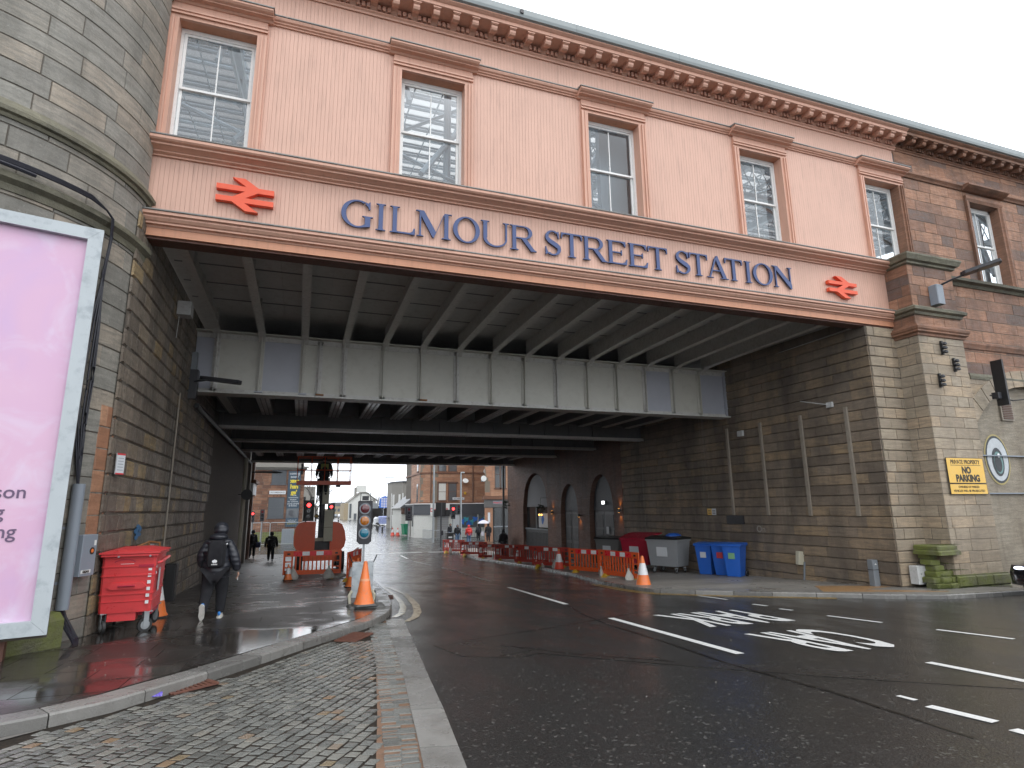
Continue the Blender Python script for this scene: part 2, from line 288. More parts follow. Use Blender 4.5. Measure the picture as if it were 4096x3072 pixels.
# ------------------------------------------------------------------ mesh builder
class MB:
    def __init__(s): s.v = []; s.f = []; s.t = []
    def add(s, verts, faces, tone=0.4, M=None):
        o = len(s.v)
        if M is not None: verts = [M @ Vector(p) for p in verts]
        s.v += [tuple(p) for p in verts]; s.f += [tuple(i + o for i in f) for f in faces]; s.t += [tone] * len(faces)
    def box(s, x0, x1, y0, y1, z0, z1, tone=.4, M=None):
        v = [(x, y, z) for z in (z0, z1) for y in (y0, y1) for x in (x0, x1)]
        s.add(v, [(0, 2, 3, 1), (4, 5, 7, 6), (0, 1, 5, 4), (2, 6, 7, 3), (0, 4, 6, 2), (1, 3, 7, 5)], tone, M); return s
    def cbox(s, x0, x1, y0, y1, z0, z1, c=.02, tone=.4, M=None):
        """box with chamfered vertical and top edges"""
        a = [(x0 + c, y0), (x1 - c, y0), (x1, y0 + c), (x1, y1 - c), (x1 - c, y1), (x0 + c, y1), (x0, y1 - c), (x0, y0 + c)]
        def inset(p):
            cx, cy = (x0 + x1) / 2, (y0 + y1) / 2
            return (p[0] + (c if p[0] < cx else -c), p[1] + (c if p[1] < cy else -c))
        v = [(*p, z0) for p in a] + [(*p, z1 - c) for p in a] + [(*inset(p), z1) for p in a]
        f = [tuple(range(7, -1, -1)), tuple(range(16, 24))]
        for k in (0, 8):
            for i in range(8): f.append((k + i, k + (i + 1) % 8, k + 8 + (i + 1) % 8, k + 8 + i))
        s.add(v, f, tone, M); return s
    def cyl(s, p, q, r0, r1=None, n=12, tone=.4, caps=True, M=None):
        r1 = r0 if r1 is None else r1
        p, q = Vector(p), Vector(q); d = (q - p).normalized()
        u = d.orthogonal().normalized(); w = d.cross(u)
        v = [p + (u * math.cos(2 * PI * i / n) + w * math.sin(2 * PI * i / n)) * r0 for i in range(n)] + [q + (u * math.cos(2 * PI * i / n) + w * math.sin(2 * PI * i / n)) * r1 for i in range(n)]
        f = [(i, (i + 1) % n, n + (i + 1) % n, n + i) for i in range(n)]
        if caps: f += [tuple(range(n - 1, -1, -1)), tuple(range(n, 2 * n))]
        s.add(v, f, tone, M); return s
    def tube(s, pts, r, n=6, tone=.4, M=None):
        pts = [Vector(p) for p in pts]; v = []; f = []
        for i, p in enumerate(pts):
            d = (pts[min(i + 1, len(pts) - 1)] - pts[max(i - 1, 0)]).normalized()
            u = (Vector((0, 0, 1)).cross(d)); u = u.normalized() if u.length > 1e-3 else Vector((1, 0, 0)); w = d.cross(u)
            rr = r[i] if isinstance(r, (list, tuple)) else r
            v += [p + (u * math.cos(2 * PI * k / n) + w * math.sin(2 * PI * k / n)) * rr for k in range(n)]
        for i in range(len(pts) - 1):
            for k in range(n): f.append((i * n + k, i * n + (k + 1) % n, (i + 1) * n + (k + 1) % n, (i + 1) * n + k))
        f += [tuple(range(n - 1, -1, -1)), tuple(range((len(pts) - 1) * n, len(pts) * n))]
        s.add(v, f, tone, M); return s
    def lathe(s, prof, c=(0, 0, 0), n=20, tone=.4, sx=1, sy=1, M=None):
        v = [(c[0] + r * math.cos(2 * PI * i / n) * sx, c[1] + r * math.sin(2 * PI * i / n) * sy, c[2] + z) for r, z in prof for i in range(n)]
        f = [(k * n + i, k * n + (i + 1) % n, (k + 1) * n + (i + 1) % n, (k + 1) * n + i) for k in range(len(prof) - 1) for i in range(n)]
        f += [tuple(range(n - 1, -1, -1)), tuple(range((len(prof) - 1) * n, len(prof) * n))]
        s.add(v, f, tone, M); return s
    def ball(s, c, rx, ry=None, rz=None, n=12, m=8, tone=.4, M=None):
        ry = ry or rx; rz = rz or rx
        prof = [(math.sin(PI * (k + .02) / (m + .04)), -math.cos(PI * (k + .02) / (m + .04))) for k in range(m + 1)]
        v = [(c[0] + r * math.cos(2 * PI * i / n) * rx, c[1] + r * math.sin(2 * PI * i / n) * ry, c[2] + z * rz) for r, z in prof for i in range(n)]
        f = [(k * n + i, k * n + (i + 1) % n, (k + 1) * n + (i + 1) % n, (k + 1) * n + i) for k in range(m) for i in range(n)]
        f += [tuple(range(n - 1, -1, -1)), tuple(range(m * n, (m + 1) * n))]
        s.add(v, f, tone, M); return s
    def prism(s, poly, a, b, axis='y', tone=.4, M=None):
        """extrude polygon; axis y: poly is (x,z); axis x: poly is (y,z); axis z: poly is (x,y)"""
        def mk(p, t): return {'y': (p[0], t, p[1]), 'x': (t, p[0], p[1]), 'z': (p[0], p[1], t)}[axis]
        n = len(poly); v = [mk(p, a) for p in poly] + [mk(p, b) for p in poly]
        f = [tuple(range(n - 1, -1, -1)), tuple(range(n, 2 * n))] + [(i, (i + 1) % n, n + (i + 1) % n, n + i) for i in range(n)]
        s.add(v, f, tone, M); return s
    def build(s, name, mat, parent=None, loc=None, smooth=False, **props):
        me = bpy.data.meshes.new(name); me.from_pydata(s.v, [], s.f)
        bm = bmesh.new(); bm.from_mesh(me); bmesh.ops.recalc_face_normals(bm, faces=bm.faces); bm.to_mesh(me); bm.free()
        at = me.attributes.new('tone', 'FLOAT', 'FACE'); at.data.foreach_set('value', s.t)
        me.materials.append(MATS[mat] if isinstance(mat, str) else mat)
        if smooth:
            me.shade_smooth()
            try: me.set_sharp_from_angle(angle=math.radians(38))
            except Exception: pass
        o = bpy.data.objects.new(name, me); COL.objects.link(o)
        if parent is not None: o.parent = parent
        if loc is not None: o.location = loc
        for k, v in props.items(): o[k] = v
        return o
def thing(name, label, cat, loc=(0, 0, 0), rz=0.0, group=None, kind=None):
    o = bpy.data.objects.new(name, None); COL.objects.link(o); o.location = loc; o.rotation_euler = (0, 0, rz)
    if kind: o['kind'] = kind
    else: o['label'] = label; o['category'] = cat
    if kind and label: o['label'] = label
    if group: o['group'] = group
    return o
def copy_tree(root, loc, rz, label=None, group=None, scale=None):
    r = root.copy(); COL.objects.link(r); r.location = loc; r.rotation_euler = (0, 0, rz)
    if label: r['label'] = label
    if group: r['group'] = group
    if scale: r.scale = scale
    for ch in list(root.children):
        c = ch.copy(); COL.objects.link(c); c.parent = r
        for g in ch.children:
            d = g.copy(); COL.objects.link(d); d.parent = c
    return r
def text(body, size, mat, M, parent=None, name='lettering', bold=0.0, extrude=.002, align='CENTER', sx=1.0, spacing=1.0):
    cu = bpy.data.curves.new('t', 'FONT'); cu.body = body; cu.size = size; cu.align_x = align; cu.extrude = extrude; cu.offset = bold; cu.space_character = spacing
    cu.resolution_u = 3
    o = bpy.data.objects.new('t', cu); COL.objects.link(o)
    dg = bpy.context.evaluated_depsgraph_get(); me = bpy.data.meshes.new_from_object(o.evaluated_get(dg))
    bpy.data.objects.remove(o); bpy.data.curves.remove(cu)
    me.transform(M @ Matrix.Diagonal((sx, 1, 1, 1))); me.materials.clear(); me.materials.append(MATS[mat]); me.name = name
    r = bpy.data.objects.new(name, me); COL.objects.link(r)
    if parent is not None: r.parent = parent
    return r
def face_cam(x, y, z):      # text plane facing -Y (towards the viewer side)
    return Matrix.Translation((x, y, z)) @ Matrix.Rotation(PI / 2, 4, 'X')

# ------------------------------------------------------------------ masonry along a plan path
class Path:
    def __init__(s, pts):
        s.p = [Vector(p) for p in pts]; s.c = [0.0]
        for a, b in zip(s.p, s.p[1:]): s.c.append(s.c[-1] + (b - a).length)
        s.L = s.c[-1]
    def at(s, t):
        t = min(max(t, 0), s.L)
        for i in range(len(s.p) - 1):
            if t <= s.c[i + 1] + 1e-9:
                d = s.p[i + 1] - s.p[i]; q = s.p[i] + d * ((t - s.c[i]) / d.length); break
        d.normalize(); return q, Vector((d.y, -d.x)), d      # outward normal on the right hand
def masonry(name, path, zs, blen, mats, parent, proud=.03, bevel=.022, gap=.006, seg=None, maxparts=300, key=None, jitter=.004, holes=(), tonef=None, zbot=None, vbevel=None, joint='joint', backing=True):
    """coursed blocks; zs: list of bed heights; holes: (s0,s1,z0,z1) left out"""
    blocks = []
    vb = bevel if vbevel is None else vbevel
    for ci in range(len(zs) - 1):
        z0, z1 = zs[ci], zs[ci + 1]
        t = -random.uniform(0, blen * .8)
        while t < path.L:
            l = blen * random.uniform(.55, 1.35)
            a, b = max(t, 0), min(t + l, path.L); t += l
            if path.L - b < blen * .25: b = path.L; t = path.L
            if b - a < .08: continue
            spans = [(a, b, z0, z1)]
            for (h0, h1, g0, g1) in holes:
                new = []
                for (p, q, r, u) in spans:
                    if q <= h0 or p >= h1 or u <= g0 or r >= g1: new.append((p, q, r, u)); continue
                    if p < h0 - .02: new.append((p, h0, r, u))
                    if q > h1 + .02: new.append((h1, q, r, u))
                    m0, m1 = max(p, h0), min(q, h1)
                    if r < g0 - .03: new.append((m0, m1, r, g0))
                    if u > g1 + .03: new.append((m0, m1, g1, u))
                spans = new
            tone = tonef(a, z0) if tonef else random.random() ** 1.3
            for sp in spans:
                if sp[1] - sp[0] > .05: blocks.append((*sp, tone))
    if key is None: key = lambda b: b[0]
    blocks.sort(key=key)
    def emit_block(mb, b):
        s0, s1, z0, z1, tone = b
        g = gap; n = 1 if not seg else max(1, int((s1 - s0) / seg)); pr = proud + random.uniform(-jitter, jitter)
        v = []
        for k in range(n + 1):
            s_ = s0 + g / 2 + (s1 - s0 - g) * k / n
            q, nn, d = path.at(s_)
            ins = vb if k == 0 else (-vb if k == n else 0)
            q2 = path.at(s_ + ins)[0] if n > 1 else q + d * ins
            v += [(q.x, q.y, z0 + g / 2), (q2.x + nn.x * pr, q2.y + nn.y * pr, z0 + g / 2 + bevel), (q2.x + nn.x * pr, q2.y + nn.y * pr, z1 - g / 2 - bevel), (q.x, q.y, z1 - g / 2)]
        f = []
        for k in range(n):
            for j in range(3): f.append((k * 4 + j, k * 4 + j + 1, (k + 1) * 4 + j + 1, (k + 1) * 4 + j))
        f += [(0, 1, 2, 3), (n * 4, n * 4 + 3, n * 4 + 2, n * 4 + 1)]
        mb.add(v, f, tone)
    rest = MB()
    for i, b in enumerate(blocks):
        if i < maxparts:
            mb = MB(); emit_block(mb, b); mb.build(name, mats, parent)
        else: emit_block(rest, b)
    if rest.v: rest.build('small_' + name, mats, parent, kind='stuff')
    if backing:
        bk = MB(); n = len(path.p); v = []; z0, z1 = zs[0], zs[-1]
        rects = [(0, path.L, z0, z1)]
        for (h0, h1, g0, g1) in holes:
            new = []
            for (p, q, r, u) in rects:
                if q <= h0 or p >= h1 or u <= g0 or r >= g1: new.append((p, q, r, u)); continue
                if p < h0: new.append((p, h0, r, u))
                if q > h1: new.append((h1, q, r, u))
                m0, m1 = max(p, h0), min(q, h1)
                if r < g0: new.append((m0, m1, r, g0))
                if u > g1: new.append((m0, m1, g1, u))
            rects = new
        for (p, q, r, u) in rects:
            ss = [p] + [c for c in path.c if p + 1e-4 < c < q - 1e-4] + [q]
            for a, b in zip(ss, ss[1:]):
                A, na, _ = path.at(a + 1e-6); B, nb, _ = path.at(b - 1e-6)
                e = .004
                bk.add([(A.x + na.x * e, A.y + na.y * e, r), (B.x + nb.x * e, B.y + nb.y * e, r), (B.x + nb.x * e, B.y + nb.y * e, u), (A.x + na.x * e, A.y + na.y * e, u)], [(0, 1, 2, 3)])
        bk.build('mortar_bed', joint, parent)
def courses(z0, h, n): return [z0 + h * i for i in range(n + 1)]
# =================================================================== GROUND AND ROAD
def sheet(name, xs, ys, off, mat, **kw):
    v = [(x, y, G(x, y, off)) for y in ys for x in xs]; n = len(xs)
    f = [(j * n + i, j * n + i + 1, (j + 1) * n + i + 1, (j + 1) * n + i) for j in range(len(ys) - 1) for i in range(n - 1)]
    mb = MB(); mb.add(v, f, .4); return mb.build(name, mat, **kw)
gx = [-600, -60, -12, -6, 0, 6, 12, 18, 25, 60, 600]
sheet('ground', gx, [-60, -20, 0, 10, 20, 30, 38, 60, 120, 300, 1400], -.06, 'asphalt', kind='structure')
road = sheet('road', [-12, -8, -4, 0, 4, 8, 12, 16, 20, 25], [-12, -6, 0, 6, 12, 18, 24, 30, 38, 60, 100, 200, 340], 0, 'asphalt', kind='structure')
def flat(poly, off, mat, name, parent, **kw):
    mb = MB(); mb.add([(x, y, G(x, y, off)) for x, y in poly], [tuple(range(len(poly)))], .4); return mb.build(name, mat, parent, **kw)
def strip(pts, w, off, mat, name, parent, **kw):
    """a painted or laid strip following pts with width w"""
    P = [Vector(p) for p in pts]; v = []; f = []
    for i, p in enumerate(P):
        d = (P[min(i + 1, len(P) - 1)] - P[max(i - 1, 0)]).normalized(); n = Vector((-d.y, d.x))
        ww = w[i] if isinstance(w, (list, tuple)) else w
        for sgn in (1, -1):
            q = p + n * ww / 2 * sgn; v.append((q.x, q.y, G(q.x, q.y, off)))
        if i: f.append((2 * i - 2, 2 * i - 1, 2 * i + 1, 2 * i))
    mb = MB(); mb.add(v, f, .4); return mb.build(name, mat, parent, **kw)
def dash(x0, y0, x1, y1, w=.11):
    n = 5; strip([(x0 + (x1 - x0) * k / n, y0 + (y1 - y0) * k / n) for k in range(n + 1)], w, .006, 'white_paint', 'lane_dash', road)
for a in [(6.97, 43.5, 6.95, 40.5, .14), (6.99, 38.5, 6.97, 33), (6.95, 30.5, 6.85, 27.5, .13), (6.79, 26.4, 6.47, 20.7, .12), (6.26, 18.1, 5.98, 13.2, .13), (5.80, 10.75, 5.70, 6.98, .14), (5.69, 4.70, 5.70, 4.52, .07), (5.62, 4.34, 5.68, 3.80, .12), (5.60, 3.62, 5.6, 2.4, .12),
          (9.83, 13.5, 9.88, 12.4, .09), (9.77, 11.4, 9.81, 11.0, .1), (9.68, 10.5, 9.74, 10.2, .1), (9.71, 9.3, 9.84, 8.25, .09), (9.94, 7.34, 10.1, 6.3, .1), (7.43, 5.66, 7.48, 3.6, .13), (12, 46.5, 9.5, 46.3, .3), (9, 46.3, 6.5, 46.1, .3), (6, 46.1, 3.5, 46, .3)]: dash(*a)
# CAR PARK lettering, stretched along the lane and read by drivers coming out of the underpass
def road_word(word, cx, cy, wid, length):
    M = Matrix.Translation((cx, cy, G(cx, cy, .009))) @ Matrix.Rotation(-.04, 4, 'X') @ Matrix.Rotation(.013, 4, 'Y') @ Matrix.Rotation(PI, 4, 'Z')
    o = text(word, 1, 'white_paint', Matrix.Identity(4), road, 'painted_letters', bold=.018, extrude=0.0)
    xs = [v.co.x for v in o.data.vertices]; ys = [v.co.y for v in o.data.vertices]
    sx = wid / (max(xs) - min(xs)); sy = length / (max(ys) - min(ys)); mx_, my_ = (max(xs) + min(xs)) / 2, (max(ys) + min(ys)) / 2
    o.data.transform(M @ Matrix.Diagonal((sx, sy, 1, 1)) @ Matrix.Translation((-mx_, -my_, 0)))
road_word('CAR', 7.52, 7.38, 1.42, 1.72); road_word('PARK', 7.70, 9.88, 1.95, 1.72)
# yellow lines
strip([(2.05, 11.95), (2.32, 12.5), (2.52, 13.3), (2.72, 14.6), (2.84, 16), (2.95, 17.5), (2.82, 20)], [.1, .15, .17, .17, .16, .16, .15], .006, 'cream_paint', 'yellow_line', road)
strip([(1.93, 12.65), (2.16, 13.2), (2.36, 14.2), (2.5, 15.4), (2.60, 17), (2.66, 19.5), (2.78, 23)], [.12, .14, .14, .13, .12, .12, .1], .006, 'cream_paint', 'yellow_line', road)
# reinstated trenches and tar joints
def bez(pts, n=14):
    out = []
    for k in range(n + 1):
        t = k / n; P = [Vector(p) for p in pts]
        while len(P) > 1: P = [P[i].lerp(P[i + 1], t) for i in range(len(P) - 1)]
        out.append(tuple(P[0]))
    return out
tr = bez([(2.5, 9.1), (4.0, 7.6), (5.6, 5.6), (7.6, 4.0), (10.5, 2.4)])
strip(tr, .34, .003, 'asphalt_patch', 'trench_patch', road)
flat([(2.0, 9.3), (2.9, 9.3), (3.35, 8.2), (2.9, 7.9), (2.2, 8.3)], .0025, 'asphalt_patch', 'trench_patch', road)
strip(bez([(2.5, 9.5), (3.6, 9.9), (5.0, 10.3), (7.2, 11.6)]), .03, .004, 'tar', 'tar_joint', road)
strip([(2.6, 8.1), (3.2, 8.3), (2.95, 8.9), (3.6, 7.9), (4.6, 6.9)], .022, .0065, 'tar', 'tar_joint', road)
strip([(5.9, 12.9), (5.55, 11.4), (5.35, 9.7), (5.3, 8.2), (5.15, 6.6), (5.22, 5.0), (5.1, 3.6)], [.05, .04, .05, .03, .05, .05, .03], .005, 'tar', 'tar_joint', road)
strip([(7.0, 12.6), (9.3, 10.2), (10.6, 8.6), (11.0, 6.8), (11.4, 5.2)], .02, .004, 'tar', 'tar_joint', road)
# stray chips on the road
mb = MB()
for i in range(70):
    x, y = random.uniform(1.9, 9.5), random.uniform(3.2, 15); s_ = random.uniform(.003, .008); z = G(x, y, .004)
    mb.ball((x, y, z), s_ * 1.4, s_, s_ * .5, 5, 3)
for i in range(110):
    x, y = random.uniform(-2.6, 1.0), random.uniform(8.2, 13.5); s_ = random.uniform(.003, .007)
    if y > 8.1 + (x + .95) * .9: mb.ball((x, y, G(x, y, .128)), s_ * 1.5, s_, s_ * .4, 5, 3)
mb.build('litter_chips', 'litter', kind='stuff', label='pale chips and scraps scattered over the wet road and pavement')

# ---- left kerb
KL = [(-4.3, 5.55), (-3.2, 6.05), (-2.25, 6.51), (-1.94, 6.7), (-1.57, 7.01), (-1.26, 7.45), (-.94, 7.88), (-.35, 8.83), (.24, 9.79), (.98, 10.9), (1.40, 11.6), (1.68, 12.25), (1.92, 13.1), (2.13, 14.4), (2.32, 16.5), (2.44, 19.8), (2.6, 24), (2.68, 30), (2.7, 42), (2.2, 45), (1.0, 46.2)]
kl = Path(KL)
KW = .30
left_pav = thing('pavement', 'dark wet stone pavement on the left running under the bridge', None, kind='structure')
def kerbstones(path, parent, width, stone_len, side, smax=None, top=.12, drop=.03, mat='granite', maxn=200):
    s_ = 0.0; n = 0
    while s_ < (smax or path.L) - .1 and n < maxn:
        e = min(s_ + stone_len * random.uniform(.9, 1.1), path.L); mb = MB(); v = []; K = 4; g = .006
        for k in range(K + 1):
            q, nn, d = path.at(s_ + g + (e - s_ - 2 * g) * k / K); a = q; b = q + nn * width * side
            za, zb = G(a.x, a.y), G(b.x, b.y); c = .018
            aa = q + nn * c * side
            v += [(a.x, a.y, za - drop), (a.x, a.y, za + top - c), (aa.x, aa.y, za + top), (b.x, b.y, zb + top), (b.x, b.y, zb - drop)]
        f = []
        for k in range(K):
            for j in range(4): f.append((k * 5 + j, k * 5 + j + 1, k * 5 + 6 + j, k * 5 + 5 + j))
        f += [(0, 1, 2, 3, 4), (K * 5 + 4, K * 5 + 3, K * 5 + 2, K * 5 + 1, K * 5)]
        mb.add(v, f, random.random()); mb.build('kerb_stone', mat, parent); s_ = e; n += 1
kerbstones(kl, left_pav, KW, .92, -1)
inner = []
for k in range(61):
    q, nn, d = kl.at(kl.L * k / 60); inner.append(q - nn * (KW - .004))
base = [(p.x, p.y) for p in inner] + [(-3.3, 46.2), (-3.3, 12), (-9, 12), (-9, 5.4)]
# bed under the slabs, cut into strips so that it follows the slope
def poly_clip(poly, a, b, c):      # keep a*x+b*y<=c
    out = []
    for i in range(len(poly)):
        p, q = poly[i], poly[(i + 1) % len(poly)]; fp, fq = a * p[0] + b * p[1] - c, a * q[0] + b * q[1] - c
        if fp <= 0: out.append(p)
        if fp * fq < 0: t = fp / (fp - fq); out.append((p[0] + (q[0] - p[0]) * t, p[1] + (q[1] - p[1]) * t))
    return out
mb = MB()
for y0 in list(range(5, 46)):
    pl = poly_clip(poly_clip(base, 0, 1, y0 + 1), 0, -1, -y0)
    if len(pl) > 2: mb.add([(x, y, G(x, y, .107)) for x, y in pl], [tuple(range(len(pl)))], .3)
mb.build('paving_bed', 'paving', left_pav)
halfs = []
for a, b in zip(inner, inner[1:]):
    d = (b - a).normalized(); halfs.append((d.y, -d.x, d.y * a.x - d.x * a.y))
def slab(poly, off, mat, parent, name='paving_slab', tone=None, gap=.004, h=.02):
    cx = sum(p[0] for p in poly) / len(poly); cy = sum(p[1] for p in poly) / len(poly)
    P = []
    for x, y in poly:
        l = math.hypot(x - cx, y - cy) or 1; P.append((x - (x - cx) / l * gap * 1.4, y - (y - cy) / l * gap * 1.4))
    n = len(P); mb = MB()
    mb.add([(x, y, G(x, y, off)) for x, y in P] + [(x, y, G(x, y, off - h)) for x, y in P], [tuple(range(n))] + [(i, (i + 1) % n, n + (i + 1) % n, n + i) for i in range(n)], random.random() if tone is None else tone)
    mb.build(name, mat, parent)
row = 0; y = 5.6
while y < 27:
    hgt = .6 if y < 16 else .9; x = -6.5 + (row % 2) * .45
    while x < 2.6:
        w_ = .9 * random.choice((.8, 1, 1, 1.1)); pl = [(x, y), (x + w_, y), (x + w_, y + hgt), (x, y + hgt)]; x += w_
        for h_ in halfs:
            pl = poly_clip(pl, *h_)
            if len(pl) < 3: break
        if len(pl) < 3: continue
        if y > 11.6: pl = poly_clip(pl, -1, 0, 3.05)
        if len(pl) < 3: continue
        area = abs(sum(pl[i][0] * pl[(i + 1) % len(pl)][1] - pl[(i + 1) % len(pl)][0] * pl[i][1] for i in range(len(pl)))) / 2
        if area > .03: slab(pl, .12 + random.uniform(-.0012, .0012), 'paving', left_pav)
    y += hgt; row += 1
# ---- cobbled lay-by: setts, gutter rows, granite strip
cob = thing('cobbled_lay_by', 'worn grey setts between the granite kerb and the flush granite strip', None, kind='structure')
gut_in = [(1.42, 11.3), (1.30, 10.2), (1.14, 8.6), (.98, 7.3), (.84, 6.05), (.68, 4.8), (.52, 3.5), (.4, 2.4)]
strip_l = [(1.70, 12.25), (1.53, 10.4), (1.40, 8.92), (1.24, 7.27), (1.09, 5.97), (.95, 4.7), (.80, 3.5), (.66, 2.4)]
strip_r = [(2.05, 12.25), (1.87, 10.6), (1.70, 8.93), (1.515, 7.2), (1.39, 5.94), (1.22, 4.5), (1.08, 3.3), (.97, 2.3)]
pin, psl, psr = Path(gut_in), Path(strip_l), Path(strip_r)
bedpoly = [(-4.5, 2.2), (.7, 2.2)] + [(p[0], p[1]) for p in reversed(strip_l)] + [(p[0], p[1]) for p in reversed(KL[1:11])]
mb = MB()
for k in range(2, 13):
    pl = poly_clip(poly_clip(bedpoly, 0, 1, k + 1), 0, -1, -k)
    if len(pl) > 2: mb.add([(x, y, G(x, y, .006)) for x, y in pl], [tuple(range(len(pl)))], .3)
mb.build('sett_bed', 'mortar', cob)
rb = [p for p in gut_in] + list(reversed(strip_l))
mb = MB()
for k in range(2, 13):
    pl = poly_clip(poly_clip(rb, 0, 1, k + 1), 0, -1, -k)
    if len(pl) > 2: mb.add([(x - (.05 if x < .9 + (y - 6) * .1 else 0), y, G(x, y, .009)) for x, y in pl], [tuple(range(len(pl)))], .3)
mb.build('gutter_bed', 'rusty_mortar', cob)
def interp(path_pts, y):
    P = sorted(path_pts, key=lambda p: p[1])
    for a, b in zip(P, P[1:]):
        if a[1] <= y <= b[1]: return a[0] + (b[0] - a[0]) * (y - a[1]) / (b[1] - a[1])
    return P[0][0] if y < P[0][1] else P[-1][0]
def kerb_dist(x, y):
    best = 1e9; q = Vector((x, y)); sgn = 1
    for a, b in zip(KL[:13], KL[1:14]):
        A, B = Vector(a), Vector(b); d = B - A; t = max(0, min(1, (q - A).dot(d) / d.length_squared)); r = q - (A + d * t)
        if r.length < best: best = r.length; sgn = 1 if (d.y * r.x - d.x * r.y) > 0 else -1
    return best * sgn
cos6, sin6 = math.cos(math.radians(60)), math.sin(math.radians(60)); setts = []
SW, SH = .128, .106
for i in range(-70, 130):
    for j in range(-90, 90):
        a = i * SW + (j % 2) * SW * .5 + random.uniform(-.006, .006); b = j * SH + random.uniform(-.004, .004)
        x = -.3 + a * cos6 + b * sin6; y = 6.0 + a * sin6 - b * cos6
        if y < 2.6 or y > 12 or x < -4.2: continue
        if x > interp(gut_in, y) - .05 or kerb_dist(x, y) < .10: continue
        if abs(x + 1.03) < .30 and abs(y - 7.78) < .17: continue
        if abs(x - .95) < .36 and abs(y - 10.38) < .36: continue
        if x < -2.0 and kerb_dist(x, y) < .35 + (-2.0 - x) * .25: continue
        setts.append((x, y))
setts.sort(key=lambda p: p[0] ** 2 + (p[1]) ** 2 if p[1] > 3.9 else 900)
def sett(mb, x, y, l, w, ang, tone, h=.013):
    hl, hw = l / 2 - .0115, w / 2 - .0095; ca, sa = math.cos(ang), math.sin(ang); J = lambda: random.uniform(-.007, .007); dz = random.uniform(-.003, .003)
    lo = [(-hl, -hw), (hl, -hw), (hl, hw), (-hl, hw)]; P = [(a + J(), b + J()) for a, b in lo]; v = []
    tx, ty = random.uniform(-.03, .03), random.uniform(-.03, .03)
    for ring, (ins, zz) in enumerate(((0, -.004), (0.0, h * .55), (.005, h * .85), (.016, h))):
        for a, b in P:
            aa, bb = a * (1 - ins / hl), b * (1 - ins / hw); X, Y = x + aa * ca - bb * sa, y + aa * sa + bb * ca; v.append((X, Y, G(X, Y, zz + dz + aa * tx + bb * ty)))
    f = [(12, 13, 14, 15)] + [(r * 4 + k, r * 4 + (k + 1) % 4, r * 4 + 4 + (k + 1) % 4, r * 4 + 4 + k) for r in range(3) for k in range(4)]
    mb.add(v, f, tone)
rest = MB()
for i, (x, y) in enumerate(setts):
    tgt = MB() if i < 300 else rest
    sett(tgt, x, y, SW, SH, math.radians(60), random.random())
    if i < 300: tgt.build('sett', 'sett_stone', cob)
rest.build('small_setts', 'sett_stone', cob, kind='stuff')
gs = MB(); cnt = 0
for r_ in (0, 1):
    s_ = .1
    while s_ < pin.L - .1:
        a, _, d = pin.at(s_); b, _, _ = psl.at(s_ * psl.L / pin.L); c = a.lerp(b, .27 + .44 * r_); wd = (b - a).length * .40
        l = random.choice((.075, .085, .07, .12, .16)); tgt = gs
        sett(tgt, c.x, c.y, l, wd, math.atan2(d.y, d.x) + random.uniform(-.05, .05), random.random() * .75, .015); s_ += l + .008
gs.build('gutter_setts', 'sett_stone', cob, kind='stuff')
s_ = 0; ends = [0, .9, 1.35, 2.1, 3.1, 5.1, 6.35, 7.4, 8.6, 9.7]
for a, b in zip(ends, ends[1:]):
    A, B = psr.at(a * psr.L / 10)[0], psr.at(b * psr.L / 10 - .008)[0]; Cc, D = psl.at(b * psl.L / 10 - .008)[0], psl.at(a * psl.L / 10)[0]
    slab([(A.x, A.y), (B.x, B.y), (Cc.x, Cc.y), (D.x, D.y)], .018, 'granite', cob, 'granite_slab', random.random(), .002, .06)
# concrete wedge by the kerb at the left
flat([(-4.4, 5.3), (-4.3, 5.5), (-3.2, 6.0), (-2.25, 6.46), (-1.95, 6.64), (-2.5, 6.1), (-3.4, 5.2)], .016, 'concrete_paving', 'concrete_fillet', cob)
def drain(cx, cy, w, l, ang, label, nb=9):
    t = thing('drain_grate', label, 'drain', (cx, cy, G(cx, cy, .018)), ang)
    mb = MB(); 
    for sy in (-1, 1): mb.box(-w / 2, w / 2, sy * l / 2 - .018, sy * l / 2 + .018, 0, .016)
    for sx in (-1, 1): mb.box(sx * w / 2 - .018, sx * w / 2 + .018, -l / 2, l / 2, 0, .0165)
    mb.build('frame', 'rusty_steel', t)
    for k in range(nb):
        x = -w / 2 + w * (k + .5) / nb; MB().box(x - w / nb * .28, x + w / nb * .28, -l / 2 + .02, l / 2 - .02, .001, .013).build('grate_bar', 'rusty_steel', t)
    MB().box(-w / 2, w / 2, -l / 2, l / 2, -.01, 0).build('pit', 'tar', t)
drain(-1.03, 7.78, .48, .30, math.radians(35), 'rusty rectangular drain grate in the setts beside the crisp wrapper')
drain(.95, 10.38, .62, .34, math.radians(58), 'larger rusty drain grate where setts narrow under the kerb corner')
drain(2.32, 16.6, .55, .30, math.radians(82), 'wet drain grate between kerb and cream lines', 8)
t = MB(); 
t.add([(-.10, -.03, 0), (.0, -.05, .02), (.11, -.02, .01), (.10, .05, .035), (-.01, .04, .05), (-.11, .03, .02)], [(0, 1, 4, 5), (1, 2, 3, 4)], .4)
o = t.build('snack_wrapper', 'wrapper'); o.location = (-1.33, 7.42, G(-1.33, 7.42, .02)); o['label'] = 'crumpled purple snack wrapper lying beside the near drain'; o['category'] = 'wrapper'
